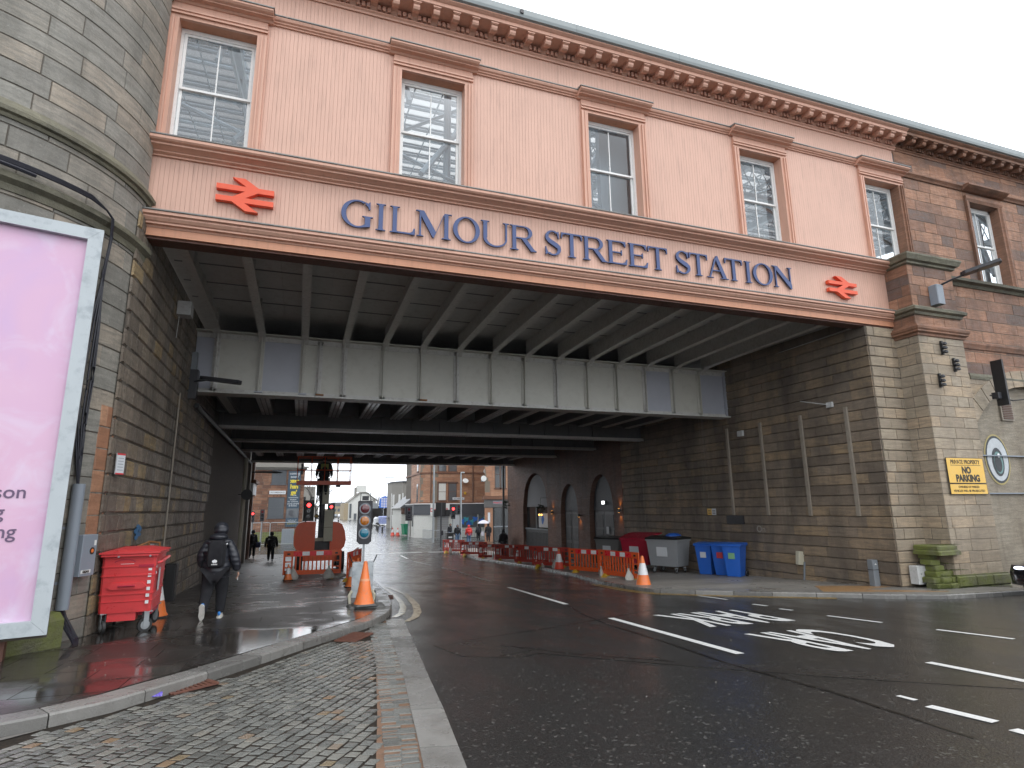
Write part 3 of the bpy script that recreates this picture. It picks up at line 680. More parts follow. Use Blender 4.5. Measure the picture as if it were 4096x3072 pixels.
# ---- right pavement
KR = [(11.6, 48.6), (11.25, 46), (11.05, 36), (10.75, 27), (10.1, 21.5), (9.3, 17.6), (9.18, 15.7), (9.3, 14.55), (9.97, 13.8), (11.1, 12.75), (12.4, 11.75), (13.25, 10.95), (14.4, 10.3), (15.6, 10.22), (17, 10.2), (21, 10.2), (30, 10.3)]
kr = Path(KR)
right_pav = thing('pavement', 'grey pavement along the right wall under the bridge', None, kind='structure')
kerbstones(kr, right_pav, .14, .95, -1, top=.10)
for dx in (.14, .33):
    pts_ = [kr.at(kr.c[5] - .2 + k * .33) for k in range(24)]
    strip([(q.x + nn.x * dx, q.y + nn.y * dx) for q, nn, d in pts_], .085, .006, 'yellow_paint', 'yellow_line', road)
inn = []
for k in range(81):
    q, nn, d = kr.at(kr.L * k / 80); inn.append(q - nn * .136)
base = [(p.x, p.y) for p in inn] + [(30, 12.6), (15.3, 12.6), (14.2, 40), (13.9, 48.6)]
mb = MB()
for y0 in range(10, 49):
    pl = poly_clip(poly_clip(base, 0, 1, y0 + 1), 0, -1, -y0)
    if len(pl) > 2: mb.add([(x, y, G(x, y, .10)) for x, y in pl], [tuple(range(len(pl)))], random.random())
mb.build('concrete_surface', 'concrete_paving', right_pav)
mb = MB()
for i in range(9):
    for j in range(4):
        u = i * .4; cx, cy = 12.55 + u * .8 + j * .28, 12.05 - u * .42 + j * .34
        if 12.3 < cx < 15.7 and cy > 10.75: slab([(cx, cy), (cx + .33, cy - .18), (cx + .6, cy + .16), (cx + .27, cy + .34)], .106, 'tactile', right_pav, 'tactile_slab', gap=.003, h=.004)
# =================================================================== TOWER, LEFT WALL
TC, TR_ = (-6.18, 12.2), 3.11
def arc(r, a0, a1, n): return [(TC[0] + r * math.cos(math.radians(a0 + (a1 - a0) * k / n)), TC[1] + r * math.sin(math.radians(a0 + (a1 - a0) * k / n))) for k in range(n + 1)]
tower = thing('round_stone_tower', 'curved grey sandstone tower beside the pink bridge front', 'tower', (0, 0, 0))
nearkey = lambda b: abs(b[0] - 5.2)
masonry('stone_block', Path(arc(TR_, -105, -6, 30)), courses(7.52, .36, 19), 1.35, 'tower_stone', tower, proud=.018, bevel=.010, gap=.008, seg=.22, maxparts=220, key=lambda b: b[2], tonef=lambda s, z: random.random())
masonry('stone_block', Path(arc(TR_, -105, -6, 30)), courses(-.7, .36, 22) + [7.34], 1.1, 'tower_stone', tower, proud=.018, bevel=.010, gap=.008, seg=.22, maxparts=0 + 80, key=lambda b: -b[2], tonef=lambda s, z: random.random())
def ring_moulding(r, prof, a0, a1, n, mat, parent, name='string_course', tone=.4):
    mb = MB(); v = []; m = len(prof)
    for k in range(n + 1):
        a = math.radians(a0 + (a1 - a0) * k / n)
        for dr, z in prof: v.append((TC[0] + (r + dr) * math.cos(a), TC[1] + (r + dr) * math.sin(a), z))
    f = [(k * m + j, k * m + j + 1, (k + 1) * m + j + 1, (k + 1) * m + j) for k in range(n) for j in range(m - 1)]
    f += [tuple(range(m)), tuple(n * m + j for j in range(m - 1, -1, -1))]
    mb.add(v, f, tone); return mb.build(name, mat, parent)
ring_moulding(TR_, [(-.05, 7.30), (.05, 7.31), (.07, 7.36), (.12, 7.38), (.13, 7.44), (.09, 7.50), (.02, 7.60), (-.05, 7.61)], -105, -3, 40, 'mossy_trim', tower)
ring_moulding(TR_, [(-.05, 6.18), (.04, 6.20), (.06, 6.30), (.14, 6.36), (.15, 6.44), (.05, 6.50), (-.05, 6.51)], -105, -3, 40, 'mossy_trim', tower)
ring_moulding(TR_, [(-.05, 14.1), (.15, 14.2), (.3, 14.3), (.3, 14.5), (-.05, 14.55)], -105, 0, 40, 'tower_stone', tower)
ring_moulding(TR_, [(-.05, -.7), (.34, -.7), (.34, .12), (.26, .22), (.05, .24), (-.05, .25)], -105, -27, 24, 'mossy_stone', tower, 'plinth')
# orange replacement blocks and scars
masonry('replacement_block', Path(arc(TR_ + .012, -17, -8.5, 3)), [1.22, 1.58, 1.94, 2.30, 2.66, 3.02, 3.38], .6, 'orange_sandstone', tower, proud=.018, bevel=.01, gap=.008, maxparts=20, backing=False)
left_wall = thing('left_abutment_wall', 'soot dark rock-faced stone wall on the left under the bridge', 'wall', (0, 0, 0))
ys = [(-3.10, 11.58), (-3.055, 12.3), (-3.05, 19.0), (-3.12, 26)]
def ltone(s, z):
    r = random.random()
    return random.uniform(.80, 1.0) if r > .90 else r * .62
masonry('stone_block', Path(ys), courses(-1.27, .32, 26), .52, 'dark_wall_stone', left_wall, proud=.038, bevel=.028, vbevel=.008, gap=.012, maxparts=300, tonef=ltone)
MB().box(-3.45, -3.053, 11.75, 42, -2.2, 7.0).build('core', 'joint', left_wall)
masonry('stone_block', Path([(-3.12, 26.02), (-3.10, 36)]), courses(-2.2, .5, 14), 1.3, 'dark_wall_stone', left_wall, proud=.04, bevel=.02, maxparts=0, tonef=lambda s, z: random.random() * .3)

# =================================================================== BRIDGE
bridge = thing('station_bridge_building', 'long pink timber station building carried on girders over the road', 'station bridge', (0, 0, 0))
XL, XF, XU = -3.28, 16.36, 17.46
def extr(x0, x1, prof, mat, name, parent=bridge, tone=.4, y=12.0):
    """moulding: profile of (out, z) run along x"""
    mb = MB(); v = []; m = len(prof)
    for x in (x0, x1): v += [(x, y - d, z) for d, z in prof]
    f = [(j, j + 1, m + j + 1, m + j) for j in range(m - 1)] + [tuple(range(m)), tuple(range(2 * m - 1, m - 1, -1)), (m - 1, 0, m, 2 * m - 1)]
    mb.add(v, f, tone); return mb.build(name, mat, parent)
wins = [(-2.93, -1.45), (1.64, 3.14), (6.42, 7.92), (11.20, 12.70), (15.98, 17.44)]
WZ0, WZ1 = 8.79, 11.60
# steel edge girder
MB().box(XL, XF, 12.0, 12.36, 6.70, 6.74).build('girder_flange', 'rusty_steel', bridge)
MB().box(XL, 15.6, 12.06, 12.30, 6.74, 7.3).build('girder_web', 'rusty_steel', bridge)
extr(XL, XF, [(-.05, 6.745), (.06, 6.745), (.06, 6.90), (-.05, 6.90)], 'orange_band', 'lower_band')
extr(XL, XF, [(-.05, 6.905), (.07, 6.905), (.09, 6.94), (.15, 6.95), (.15, 6.985), (.18, 7.0), (.22, 7.05), (.22, 7.08), (.27, 7.10), (.27, 7.155), (-.05, 7.16)], 'pink_trim', 'lower_cornice')
def lead_run(x0, x1, d, z, zb, w=1.25):
    x = x0
    while x < x1 - .05:
        e = min(x + w * random.uniform(.85, 1.1), x1); j = random.uniform(-.006, .006)
        extr(x + .004, e - .004, [(-.02, z), (d + j, z), (d + .02 + j, z + .008), (d + .02 + j, z + .03), (-.02, zb + j)], 'lead', 'lead_flashing', tone=random.random()); x = e
lead_run(XL, XF, .27, 7.158, 7.26)
# fascia boards
n = int((XF - XL) / .0815); me = None
for i in range(n):
    x = XL + i * (XF - XL) / n; w_ = (XF - XL) / n
    mb = MB(); c = .003
    mb.add([(x + .001, 12.0032, 7.2), (x + c, 12 - random.uniform(0, .0015), 7.2), (x + w_ - c, 12.0, 7.2), (x + w_ - .001, 12.0032, 7.2), (x + .001, 12.0032, 8.46), (x + c, 12.0, 8.46), (x + w_ - c, 12.0, 8.46), (x + w_ - .001, 12.0032, 8.46)], [(0, 1, 5, 4), (1, 2, 6, 5), (2, 3, 7, 6)], random.random())
    mb.build('fascia_board', 'pink_board', bridge)
MB().box(XL, XF, 12.012, 12.2, 7.15, 8.8).build('fascia_backing', 'pink_joint', bridge)
extr(XL, XF, [(-.02, 8.42), (.05, 8.42), (.05, 8.45), (.12, 8.475), (.12, 8.50), (.20, 8.53), (.27, 8.55), (.27, 8.585), (.33, 8.60), (.36, 8.63), (.36, 8.685), (-.02, 8.69)], 'pink_trim', 'main_ledge')
lead_run(XL, XF, .36, 8.688, 8.80)
# upper wall boards (full height between the windows, short ones above)
solid = []; prev = XL
for a, b in wins: solid.append((prev, a)); prev = b
solid.append((prev, XU))
bw = .0815
def boards(x0, x1, z0, z1, name, stuff=None):
    n = max(1, round((x1 - x0) / bw)); w_ = (x1 - x0) / n
    for i in range(n):
        x = x0 + i * w_; c = .003; mb = stuff if stuff is not None else MB()
        mb.add([(x + .001, 12.0032, z0), (x + c, 12.0, z0), (x + w_ - c, 12.0, z0), (x + w_ - .001, 12.0032, z0), (x + .001, 12.0032, z1), (x + c, 12.0, z1), (x + w_ - c, 12.0, z1), (x + w_ - .001, 12.0032, z1)], [(0, 1, 5, 4), (1, 2, 6, 5), (2, 3, 7, 6)], random.random())
        if stuff is None: mb.build(name, 'pink_board', bridge)
for a, b in solid:
    if b - a > .3: boards(max(a, XL) + (.16 if a > XL else 0), b - .16, 8.74, 12.0, 'wall_board')
    if b - a > .3: MB().box(a + .02, b - .02, 12.012, 12.32, 8.7, 12.9).build('wall_backing', 'pink_joint', bridge)
for a, b in wins: MB().box(a - .018, b + .018, 12.012, 12.32, WZ1 + .062, 12.9).build('wall_backing', 'pink_trim', bridge)
fr = MB(); boards(XL, XU, 12.13, 12.90, 'frieze_board', fr); fr.build('frieze_boards', 'pink_board', bridge, kind='stuff')
extr(XL, XU, [(-.02, 11.97), (.04, 11.97), (.04, 12.0), (.08, 12.015), (.08, 12.04), (.12, 12.06), (.14, 12.10), (.14, 12.12), (-.02, 12.125)], 'pink_trim', 'string_course')
lead_run(XL, XU, .14, 12.122, 12.19)
for wi, (a, b) in enumerate(wins):
    st = 'pink_trim'
    for (x0, x1) in ((a - .20, a), (b, b + .20)):
        if x0 < XL: continue
        mt = 'red_trim' if (wi == 4 and x0 >= b) else st
        s_ = 1 if x0 < a else -1; o0 = x0 if s_ == 1 else x1
        poly = [(o0, 12.0), (o0, 11.90), (o0 + .05 * s_, 11.90), (o0 + .05 * s_, 11.925), (o0 + .09 * s_, 11.925), (o0 + .09 * s_, 11.905), (o0 + .12 * s_, 11.905), (o0 + .12 * s_, 11.95), (o0 + .20 * s_, 11.95), (o0 + .20 * s_, 12.28), (o0 + .15 * s_, 12.28), (o0 + .15 * s_, 12.005)]
        MB().prism(poly, 8.79, 11.60, 'z').build('architrave', mt, bridge)
    extr(a - .20, b + .20, [(-.02, 11.60), (.05, 11.60), (.05, 11.68), (.095, 11.68), (.095, 11.71), (.075, 11.71), (.075, 11.75), (.10, 11.755), (.10, 11.80), (-.02, 11.805)], st, 'architrave')
    extr(a - .19, b + .19, [(-.02, 11.81), (.06, 11.81), (.06, 11.95), (-.02, 11.95)], st, 'window_frieze')
    extr(a - .30, b + .30, [(-.02, 11.95), (.08, 11.95), (.12, 11.985), (.22, 12.0), (.22, 12.02), (.28, 12.04), (.32, 12.075), (.32, 12.115), (-.02, 12.12)], st, 'window_hood')
    extr(a - .32, b + .32, [(-.02, 12.122), (.34, 12.12), (.34, 12.145), (-.02, 12.22)], 'lead', 'lead_flashing')
    MB().box(a, b, 12.0, 12.3, 11.602, 11.66).build('window_soffit', 'orange_band', bridge)
    MB().box(a, b, 12.0, 12.32, 8.72, 8.79).build('sill', 'lead', bridge)
    def sash(parent, x0, x1, z0, z1, y, nb=1):
        wd = .055; mb = MB()
        mb.box(x0, x0 + wd, y, y + .045, z0, z1).box(x1 - wd, x1, y, y + .045, z0, z1).box(x0 + wd, x1 - wd, y, y + .045, z0, z0 + .05).box(x0 + wd, x1 - wd, y, y + .045, z1 - .05, z1)
        f = mb.build('sash', 'white_wood', parent)
        MB().box((x0 + x1) / 2 - .012, (x0 + x1) / 2 + .012, y + .005, y + .04, z0 + .05, z1 - .05).build('glazing_bar', 'white_wood', f)
        for (p, q) in ((x0 + wd, (x0 + x1) / 2 - .012), ((x0 + x1) / 2 + .012, x1 - wd)):
            MB().add([(p, y + .02, z0 + .05), (q, y + .02, z0 + .05), (q, y + .02, z1 - .05), (p, y + .02, z1 - .05)], [(0, 1, 2, 3)]) if False else None
            g = MB(); g.add([(p, y + .02, z0 + .05), (q, y + .02, z0 + .05), (q, y + .02, z1 - .05), (p, y + .02, z1 - .05)], [(0, 1, 2, 3)]); g.build('pane', 'clear_glass', f)
    fo = MB().box(a, a + .06, 12.24, 12.34, 8.79, 11.60).box(b - .06, b, 12.24, 12.34, 8.79, 11.60).box(a + .06, b - .06, 12.24, 12.34, 11.50, 11.60).build('window_frame', 'white_wood', bridge)
    sash(bridge, a + .065, b - .065, 10.18, 11.495, 12.255); sash(bridge, a + .065, b - .065, 8.80, 10.235, 12.305)
    MB().box(a + .5, b - .5, 12.235, 12.252, 11.40, 11.43).build('sash_vent', 'grey_paint', bridge)
# cornice
def cornice(x0, x1, mat, flip=0):
    extr(x0, x1, [(-.02, 12.86), (.04, 12.86), (.05, 12.90), (.09, 12.93), (.09, 12.955), (-.02, 12.955)], mat, 'bed_moulding')
    k = math.ceil((x0 - 1.408 + .1) / .472); 
    while 1.408 + k * .472 < x1 - .05:
        x = 1.408 + k * .472
        prof = [(0.0, 13.14), (.46, 13.14), (.48, 13.125), (.48, 13.09), (.455, 13.085), (.45, 13.03), (.42, 12.985), (.36, 12.975), (.30, 13.0), (.22, 13.05), (.14, 13.03), (.08, 12.97), (0.0, 12.965)]
        mb = MB(); mb.prism([(12 - d, z) for d, z in prof], x - .075, x + .075, 'x'); mb.box(x - .095, x + .095, 11.50, 11.99, 13.105, 13.139); mb.build('bracket', mat, bridge)
        for j in range(3):
            xd = x + .118 + j * .118
            if xd < x1: MB().box(xd - .036, xd + .036, 11.87, 11.99, 12.985, 13.10, random.random()).build('dentil', mat, bridge)
        k += 1
    MB().box(x0, x1, 11.96, 12.2, 12.957, 13.14).build('dentil_band', mat, bridge)
    extr(x0, x1, [(-.1, 13.142), (.50, 13.142), (.50, 13.15), (.52, 13.15), (.52, 13.235), (.55, 13.25), (.60, 13.285), (.60, 13.31), (-.1, 13.31)], mat, 'corona')
cornice(XL, XU + .1, 'pink_trim')
cornice(XU + .104, 27.5, 'red_trim')
gt = MB(); gp = [(.60, 13.312), (.66, 13.33), (.68, 13.40), (.68, 13.545), (.66, 13.555), (.66, 13.42), (-.4, 13.42), (-.4, 13.32)]
x = XL
while x < 27:
    e = min(x + 3.05, 27.5); extr(x + .003, e - .003, gp, 'gutter_metal', 'gutter', tone=random.random()); x = e
MB().box(4.35, 4.43, 11.28, 11.34, 13.40, 13.50).build('gutter_bracket', 'dark_plastic', bridge)
# timber fillet where front meets the tower: dark downpipe
pp = thing('downpipe', 'dark old downpipe in the corner between tower and pink front', 'downpipe')
MB().tube([(-3.12, 11.86, 11.9), (-3.10, 11.86, 12.3), (-3.1, 11.8, 13.0), (-3.08, 11.55, 13.35)], .07, 8).build('pipe', 'joint', pp)

# roof: glazed train-shed roof seen through the windows
roof = thing('glazed_station_roof', 'white glazed roof with steel trusses seen through the sash windows', 'glass roof')
y0r, z0r, y1r, z1r = 12.45, 13.38, 24.0, 14.7
def ry(t): return y0r + (y1r - y0r) * t, z0r + (z1r - z0r) * t
for k in range(20):
    yy, zz = ry(k / 19); MB().box(-9, 27, yy - .03, yy + .03, zz - .05, zz + .01).build('purlin', 'roof_bar' if k % 3 else 'roof_steel', roof)
for k in range(44):
    x = -9 + k * .82; MB().prism([(y0r, z0r + .012), (y1r, z1r + .012), (y1r, z1r + .026), (y0r, z0r + .026)], x - .018, x + .018, 'x').build('roof_glazing_bar', 'roof_steel', roof)
g = MB(); g.add([(-9, y0r, z0r + .03), (27, y0r, z0r + .03), (27, y1r, z1r + .03), (-9, y1r, z1r + .03)], [(0, 1, 2, 3)]); g.build('glass_sheet', 'roof_glass', roof)
for k in range(9):
    x = -6.4 + 4.15 * k
    MB().prism([(y0r, z0r - .05), (y1r, z1r - .05), (y1r, z1r - .35), (y0r, z0r - .35)], x - .10, x + .10, 'x').build('rafter', 'roof_steel', roof)
    MB().tube([(x, 12.5, 12.3), (x + .3, 19.4, 12.9)], .05, 6).build('tie_rod', 'roof_steel', roof)
    MB().tube([(x, 12.5, 11.2), (x, 14.2, 14.0)], .07, 6).build('knee_brace', 'roof_steel', roof)
    MB().tube([(x, 16.0, 12.6), (x, 16.0, 15.0)], .05, 6).build('hanger', 'roof_steel', roof)
    MB().tube([(x, 16.0, 12.6), (x + 4.1, 13.2, 13.6)], .055, 6).build('wind_brace', 'roof_steel', roof); MB().tube([(x + .4, 12.9, 9.6), (x + 3.2, 15.2, 14.6)], .075, 6).build('raking_strut', 'roof_steel', roof); MB().tube([(x - 1.5, 13.0, 10.6), (x + 2.6, 13.4, 9.4)], .05, 6).build('wind_brace', 'roof_steel', roof)
    MB().cyl((x + 1.2, 13.6, 7.5), (x + 1.2, 13.6, 13.8), .10, n=8).build('column', 'roof_steel', roof)
# lattice girder on the right half
lg = thing('lattice_girder', 'steel lattice roof girder seen through the right hand windows', 'girder')
MB().box(6, 27, 14.6, 14.75, 13.25, 13.4).build('top_chord', 'roof_steel', lg); MB().box(6, 27, 14.6, 14.75, 12.0, 12.15).build('bottom_chord', 'roof_steel', lg)
mb = MB()
for k in range(48):
    x = 6 + k * .43
    mb.tube([(x, 14.66, 12.1), (x + .62, 14.68, 13.3)], .022, 4); mb.tube([(x + .62, 14.70, 12.1), (x, 14.70, 13.3)], .022, 4)
mb.build('lattice_bars', 'roof_steel', lg, kind='stuff')
MB().box(7.4, 9.3, 13.2, 13.4, 9.5, 13.5).build('roof_panel', 'roof_steel', lg)
MB().box(XL, 28, 12.45, 41, 7.32, 7.46).build('deck_slab', 'deck_dark', bridge)
MB().box(XL - .5, 28, 19.6, 19.7, 7.5, 8.6).build('platform_wall', 'grey_harling', bridge)

# ---- sign letters
sign = thing('station_name_sign', 'raised dark blue serif letters reading GILMOUR STREET STATION', 'sign', (0, 0, 0))
def ringpart(x0, x1, z0, z1, tx, tz, a0, a1, n=18):
    cx, cz, rx, rz = (x0 + x1) / 2, (z0 + z1) / 2, (x1 - x0) / 2, (z1 - z0) / 2
    A = [math.radians(a0 + (a1 - a0) * k / n) for k in range(n + 1)]
    return [(cx + rx * math.cos(a), cz + rz * math.sin(a)) for a in A] + [(cx + (rx - tx) * math.cos(a), cz + (rz - tz) * math.sin(a)) for a in reversed(A)]
def serif(x, w, z, up, t=.10, s_=.17):
    """flared foot or head of a stem"""
    h = .055; d = -1 if up else 1
    return [(x - s_ * .55, z), (x + w + s_ * .55, z), (x + w + s_ * .55, z + d * .022), (x + w + s_ * .12, z + d * .035), (x + w, z + d * .09), (x, z + d * .09), (x - s_ * .12, z + d * .035), (x - s_ * .55, z + d * .022)]
def stem(x, w=.15, z0=0, z1=1, foot=True, head=True):
    o = [[(x, z0 + (.0 if foot else 0)), (x + w, z0), (x + w, z1), (x, z1)]]
    if foot: o.append(serif(x, w, z0, False))
    if head: o.append(serif(x, w, z1, True))
    return o
TH = .055
def glyph(c, W):      # W = width in cap heights
    s = .085; st = .15
    if c == 'I': return stem(W / 2 - st / 2, st)
    if c == 'L': return stem(s, st) + [[(s + st, 0), (W, 0), (W, .0), (W + .0, .24), (W - .045, .24), (W - .10, .10), (W - .18, TH), (s + st, TH)]]
    if c in 'O': return [ringpart(0, W, -.02, 1.02, .165, .055, 90, 270), ringpart(0, W, -.02, 1.02, .165, .055, 270, 450)]
    if c == 'G': return [ringpart(0, W * 1.02, -.02, 1.02, .165, .055, 62, 205), ringpart(0, W * 1.02, -.02, 1.02, .165, .055, 205, 308),
                         [(W * .76, .97), (W * .83, .93), (W * .87, .99), (W * .90, .99), (W * .90, .70), (W * .86, .70), (W * .83, .80), (W * .74, .90)]] + [[(W * .74, .02), (W * .91, .06), (W * .91, .42), (W * .74, .42)], serif(W * .74, W * .17, .44, True)]
    if c == 'U': return stem(s, st, .33, 1, False, True) + stem(W - s - .065, .065, .33, 1, False, True) + [ringpart(s, W - s, -.02, .68, .13, .06, 180, 275), ringpart(s, W - s, -.02, .68, .065, .06, 275, 360)]
    if c == 'R': return stem(s, st) + [ringpart(W * .20, W * .86, .47, 1.0, .15, .05, -90, 90), [(s + st, .95), (W * .54, .95), (W * .54, 1.0), (s + st, 1.0)], [(s + st, .47), (W * .54, .47), (W * .54, .52), (s + st, .52)],
                         [(W * .42, .49), (W * .62, .49), (W * .93, .07), (W * 1.02, .03), (W * 1.02, 0), (W * .80, 0)]]
    if c == 'T': return stem(W / 2 - st / 2, st, 0, 1, True, False) + [[(0, 1), (W, 1), (W, .94), (0, .94)], [(0, .94), (.12, .94), (.05, .88), (.035, .76), (0, .76)], [(W, .94), (W - .12, .94), (W - .05, .88), (W - .035, .76), (W, .76)]]
    if c == 'E': return stem(s, st) + [[(s + st, .95), (W * .9, .95), (W * .9, 1), (s + st, 1)], [(W * .9, 1.0), (W * .93, 1.0), (W * .93, .78), (W * .89, .78), (W * .83, .9), (W * .72, .95), (W * .9, .95)], [(s + st, .48), (W * .72, .48), (W * .72, .53), (s + st, .53)], [(W * .70, .40), (W * .74, .40), (W * .74, .62), (W * .70, .62)],
                         [(s + st, 0), (W * .95, 0), (W, .24), (W * .95, .24), (W * .88, .12), (W * .72, .055), (s + st, .055)]]
    if c == 'S':
        top = ringpart(W * .03, W * .93, .46, 1.02, .13, .055, 45, 180, 14); b = ringpart(W * .0, W * .98, -.02, .54, .14, .055, -135, 0, 14)
        mid = [(W * .03, .74), (W * .06, .62), (W * .22, .50), (W * .62, .34), (W * .80, .26), (W * .98, .26), (W * .95, .38), (W * .78, .49), (W * .36, .64), (W * .20, .74)]
        return [top, b, mid, [(W * .80, .99), (W * .86, .99), (W * .86, .70), (W * .82, .70), (W * .77, .84), (W * .72, .93)], [(W * .03, 0), (W * .09, 0), (W * .2, .08), (W * .12, .18), (W * .07, .32), (W * .02, .32)]]
    if c == 'A': return [[(W * .47, 1.02), (W * .55, 1.02), (W * .93, .02), (W * .76, .02), (W * .45, .86)], [(W * .455, .93), (W * .41, .93), (W * .11, .02), (W * .17, .02), (W * .47, .88)], [(W * .23, .32), (W * .66, .32), (W * .64, .37), (W * .25, .37)], [(0, 0), (W * .30, 0), (W * .30, .03), (0, .03)], [(W * .64, 0), (W * 1.02, 0), (W * 1.02, .03), (W * .64, .03)]]
    if c == 'M': return stem(W * .10, .06, 0, 1, True, False) + stem(W * .79, .15, 0, 1, True, False) + [[(0, 1), (W * .22, 1), (W * .56, .22), (W * .50, 0), (W * .47, 0), (W * .14, .80), (W * .09, .95), (0, .97)], [(W * .50, .02), (W * .55, .16), (W * .80, .97), (W, .97), (W, 1), (W * .80, 1), (W * .76, .92)]]
    if c == 'N': return stem(W * .13, .06, 0, 1, True, False) + stem(W * .83, .06, 0, 1, False, True) + [[(0, 1), (W * .25, 1), (W * .90, .20), (W * .90, -.02), (W * .84, -.02), (W * .19, .80), (W * .10, .95), (0, .97)]]
LET = [('G', .456, 1.123), ('I', 1.139, 1.428), ('L', 1.484, 2.024), ('M', 2.041, 2.853), ('O', 2.883, 3.51), ('U', 3.54, 4.218), ('R', 4.248, 4.888), ('S', 5.12, 5.54), ('T', 5.545, 6.098), ('R', 6.117, 6.76), ('E', 6.781, 7.343), ('E', 7.385, 7.938), ('T', 7.948, 8.52),
       ('S', 8.772, 9.213), ('T', 9.186, 9.76), ('A', 9.723, 10.395), ('T', 10.312, 10.886), ('I', 10.934, 11.222), ('O', 11.242, 11.906), ('N', 11.908, 12.62)]
CH = .615; ZB = 7.50
for ch, x0, x1 in LET:
    W_ = (x1 - x0) / CH; mb = MB(); mb2 = MB()
    for i, poly in enumerate(glyph(ch, W_)):
        P = [(x0 + px * CH, ZB + pz * CH) for px, pz in poly]
        mb.prism(P, 11.925 - .0006 * i, 11.936 - .0006 * i, 'y'); mb2.prism([(a + (.0), b) for a, b in P], 11.937, 11.972 - .0005 * i, 'y')
    o = mb.build('letter_' + ch.lower(), 'sign_blue', sign); mb2.build('letter_return', 'sign_blue_edge', o)
# rail double arrow emblems
def rail_symbol(x0, z0, w, h, label):
    t = thing('rail_emblem', label, 'emblem', (0, 0, 0), group='orange double-arrow emblems on the fascia')
    bars = [[(0, .60), (1, .60), (1, .755), (0, .755)], [(0, .245), (1, .245), (1, .40), (0, .40)], [(.30, 1.0), (.50, 1.0), (.78, .70), (.60, .66), (.44, .82)], [(.78, .70), (.60, .66), (.36, .36), (.22, .30)], [(.22, .30), (.40, .34), (.56, .18), (.70, 0), (.50, 0)]]
    bars[2] = [(.26, 1.0), (.48, 1.0), (.80, .68), (.58, .68)]; bars[3] = [(.58, .68), (.80, .68), (.42, .32), (.20, .32)]; bars[4] = [(.20, .32), (.42, .32), (.74, 0), (.52, 0)]
    for i, b in enumerate(bars):
        MB().prism([(x0 + p[0] * w, z0 + p[1] * h) for p in b], 11.88 - .0006 * i, 11.985, 'y').build('arrow_bar', 'rail_orange', t)
rail_symbol(-1.93, 7.47, 1.06, .70, 'left orange double-arrow rail emblem near the stone tower'); rail_symbol(13.87, 7.43, 1.07, .64, 'right orange double-arrow rail emblem near the red stone pilaster')

# ---- right: red sandstone wing, pilaster, pier
wing = thing('red_sandstone_station_wing', 'red sandstone station wing continuing right of the pink front', 'building')
w6 = (20.75, 22.2)
masonry('stone_block', Path([(XU + .02, 12.0), (27.5, 12.0)]), courses(8.68, .364, 12), .95, 'red_stone', wing, proud=.012, bevel=.008, gap=.008, maxparts=260, holes=[(w6[0] - .2 - XU - .02, w6[1] + .2 - XU - .02, 8.0, 11.8)], joint='pale_joint')
masonry('stone_block', Path([(18.15, 12.0), (27.5, 12.0)]), courses(5.55, .36, 8), 1.0, 'red_stone', wing, proud=.012, bevel=.008, gap=.008, maxparts=200, joint='pale_joint')
extr(17.65, 27.5, [(-.02, 11.97), (.05, 11.97), (.08, 12.02), (.14, 12.08), (.14, 12.12), (-.02, 12.18)], 'red_trim', 'string_course', wing)
extr(18.15, 27.5, [(-.02, 8.42), (.06, 8.42), (.12, 8.50), (.24, 8.54), (.26, 8.62), (-.02, 8.70)], 'mossy_trim', 'sill_course', wing)
extr(18.15, 27.5, [(-.02, 6.35), (.05, 6.35), (.07, 6.42), (.10, 6.5), (.10, 6.56), (-.02, 6.60)], 'red_trim', 'band_course', wing)
extr(19.3, 27.5, [(-.02, 5.38), (.03, 5.38), (.04, 5.48), (.02, 5.56), (-.02, 5.56)], 'mossy_trim', 'weathered_band', wing)
a, b = w6
for (x0, x1, s_) in ((a - .2, a, 1), (b, b + .2, -1)):
    o0 = x0 if s_ == 1 else x1
    MB().prism([(o0, 12.0), (o0, 11.90), (o0 + .09 * s_, 11.905), (o0 + .12 * s_, 11.95), (o0 + .20 * s_, 11.95), (o0 + .20 * s_, 12.3), (o0 + .12 * s_, 12.3)], 8.7, 11.6, 'z').build('architrave', 'red_trim', wing)
extr(a - .2, b + .2, [(-.3, 11.60), (.05, 11.60), (.10, 11.7), (.10, 11.80), (-.02, 11.81)], 'red_trim', 'architrave', wing)
extr(a - .3, b + .3, [(-.02, 11.95), (.1, 11.96), (.25, 12.02), (.32, 12.07), (.32, 12.12), (-.02, 12.15)], 'red_trim', 'window_hood', wing)
MB().box(a, a + .06, 12.24, 12.34, 8.7, 11.6).box(b - .06, b, 12.24, 12.34, 8.7, 11.6).box(a, b, 12.24, 12.34, 11.5, 11.6).build('window_frame', 'white_wood', wing)
sash(wing, a + .065, b - .065, 10.18, 11.495, 12.255); sash(wing, a + .065, b - .065, 8.72, 10.235, 12.305)
masonry('stone_block', Path([(XU + .02, 12.001), (27.5, 12.001)]), [12.15, 12.5, 12.86], 1.0, 'red_stone', wing, proud=.012, bevel=.008, gap=.008, maxparts=60, joint='pale_joint')
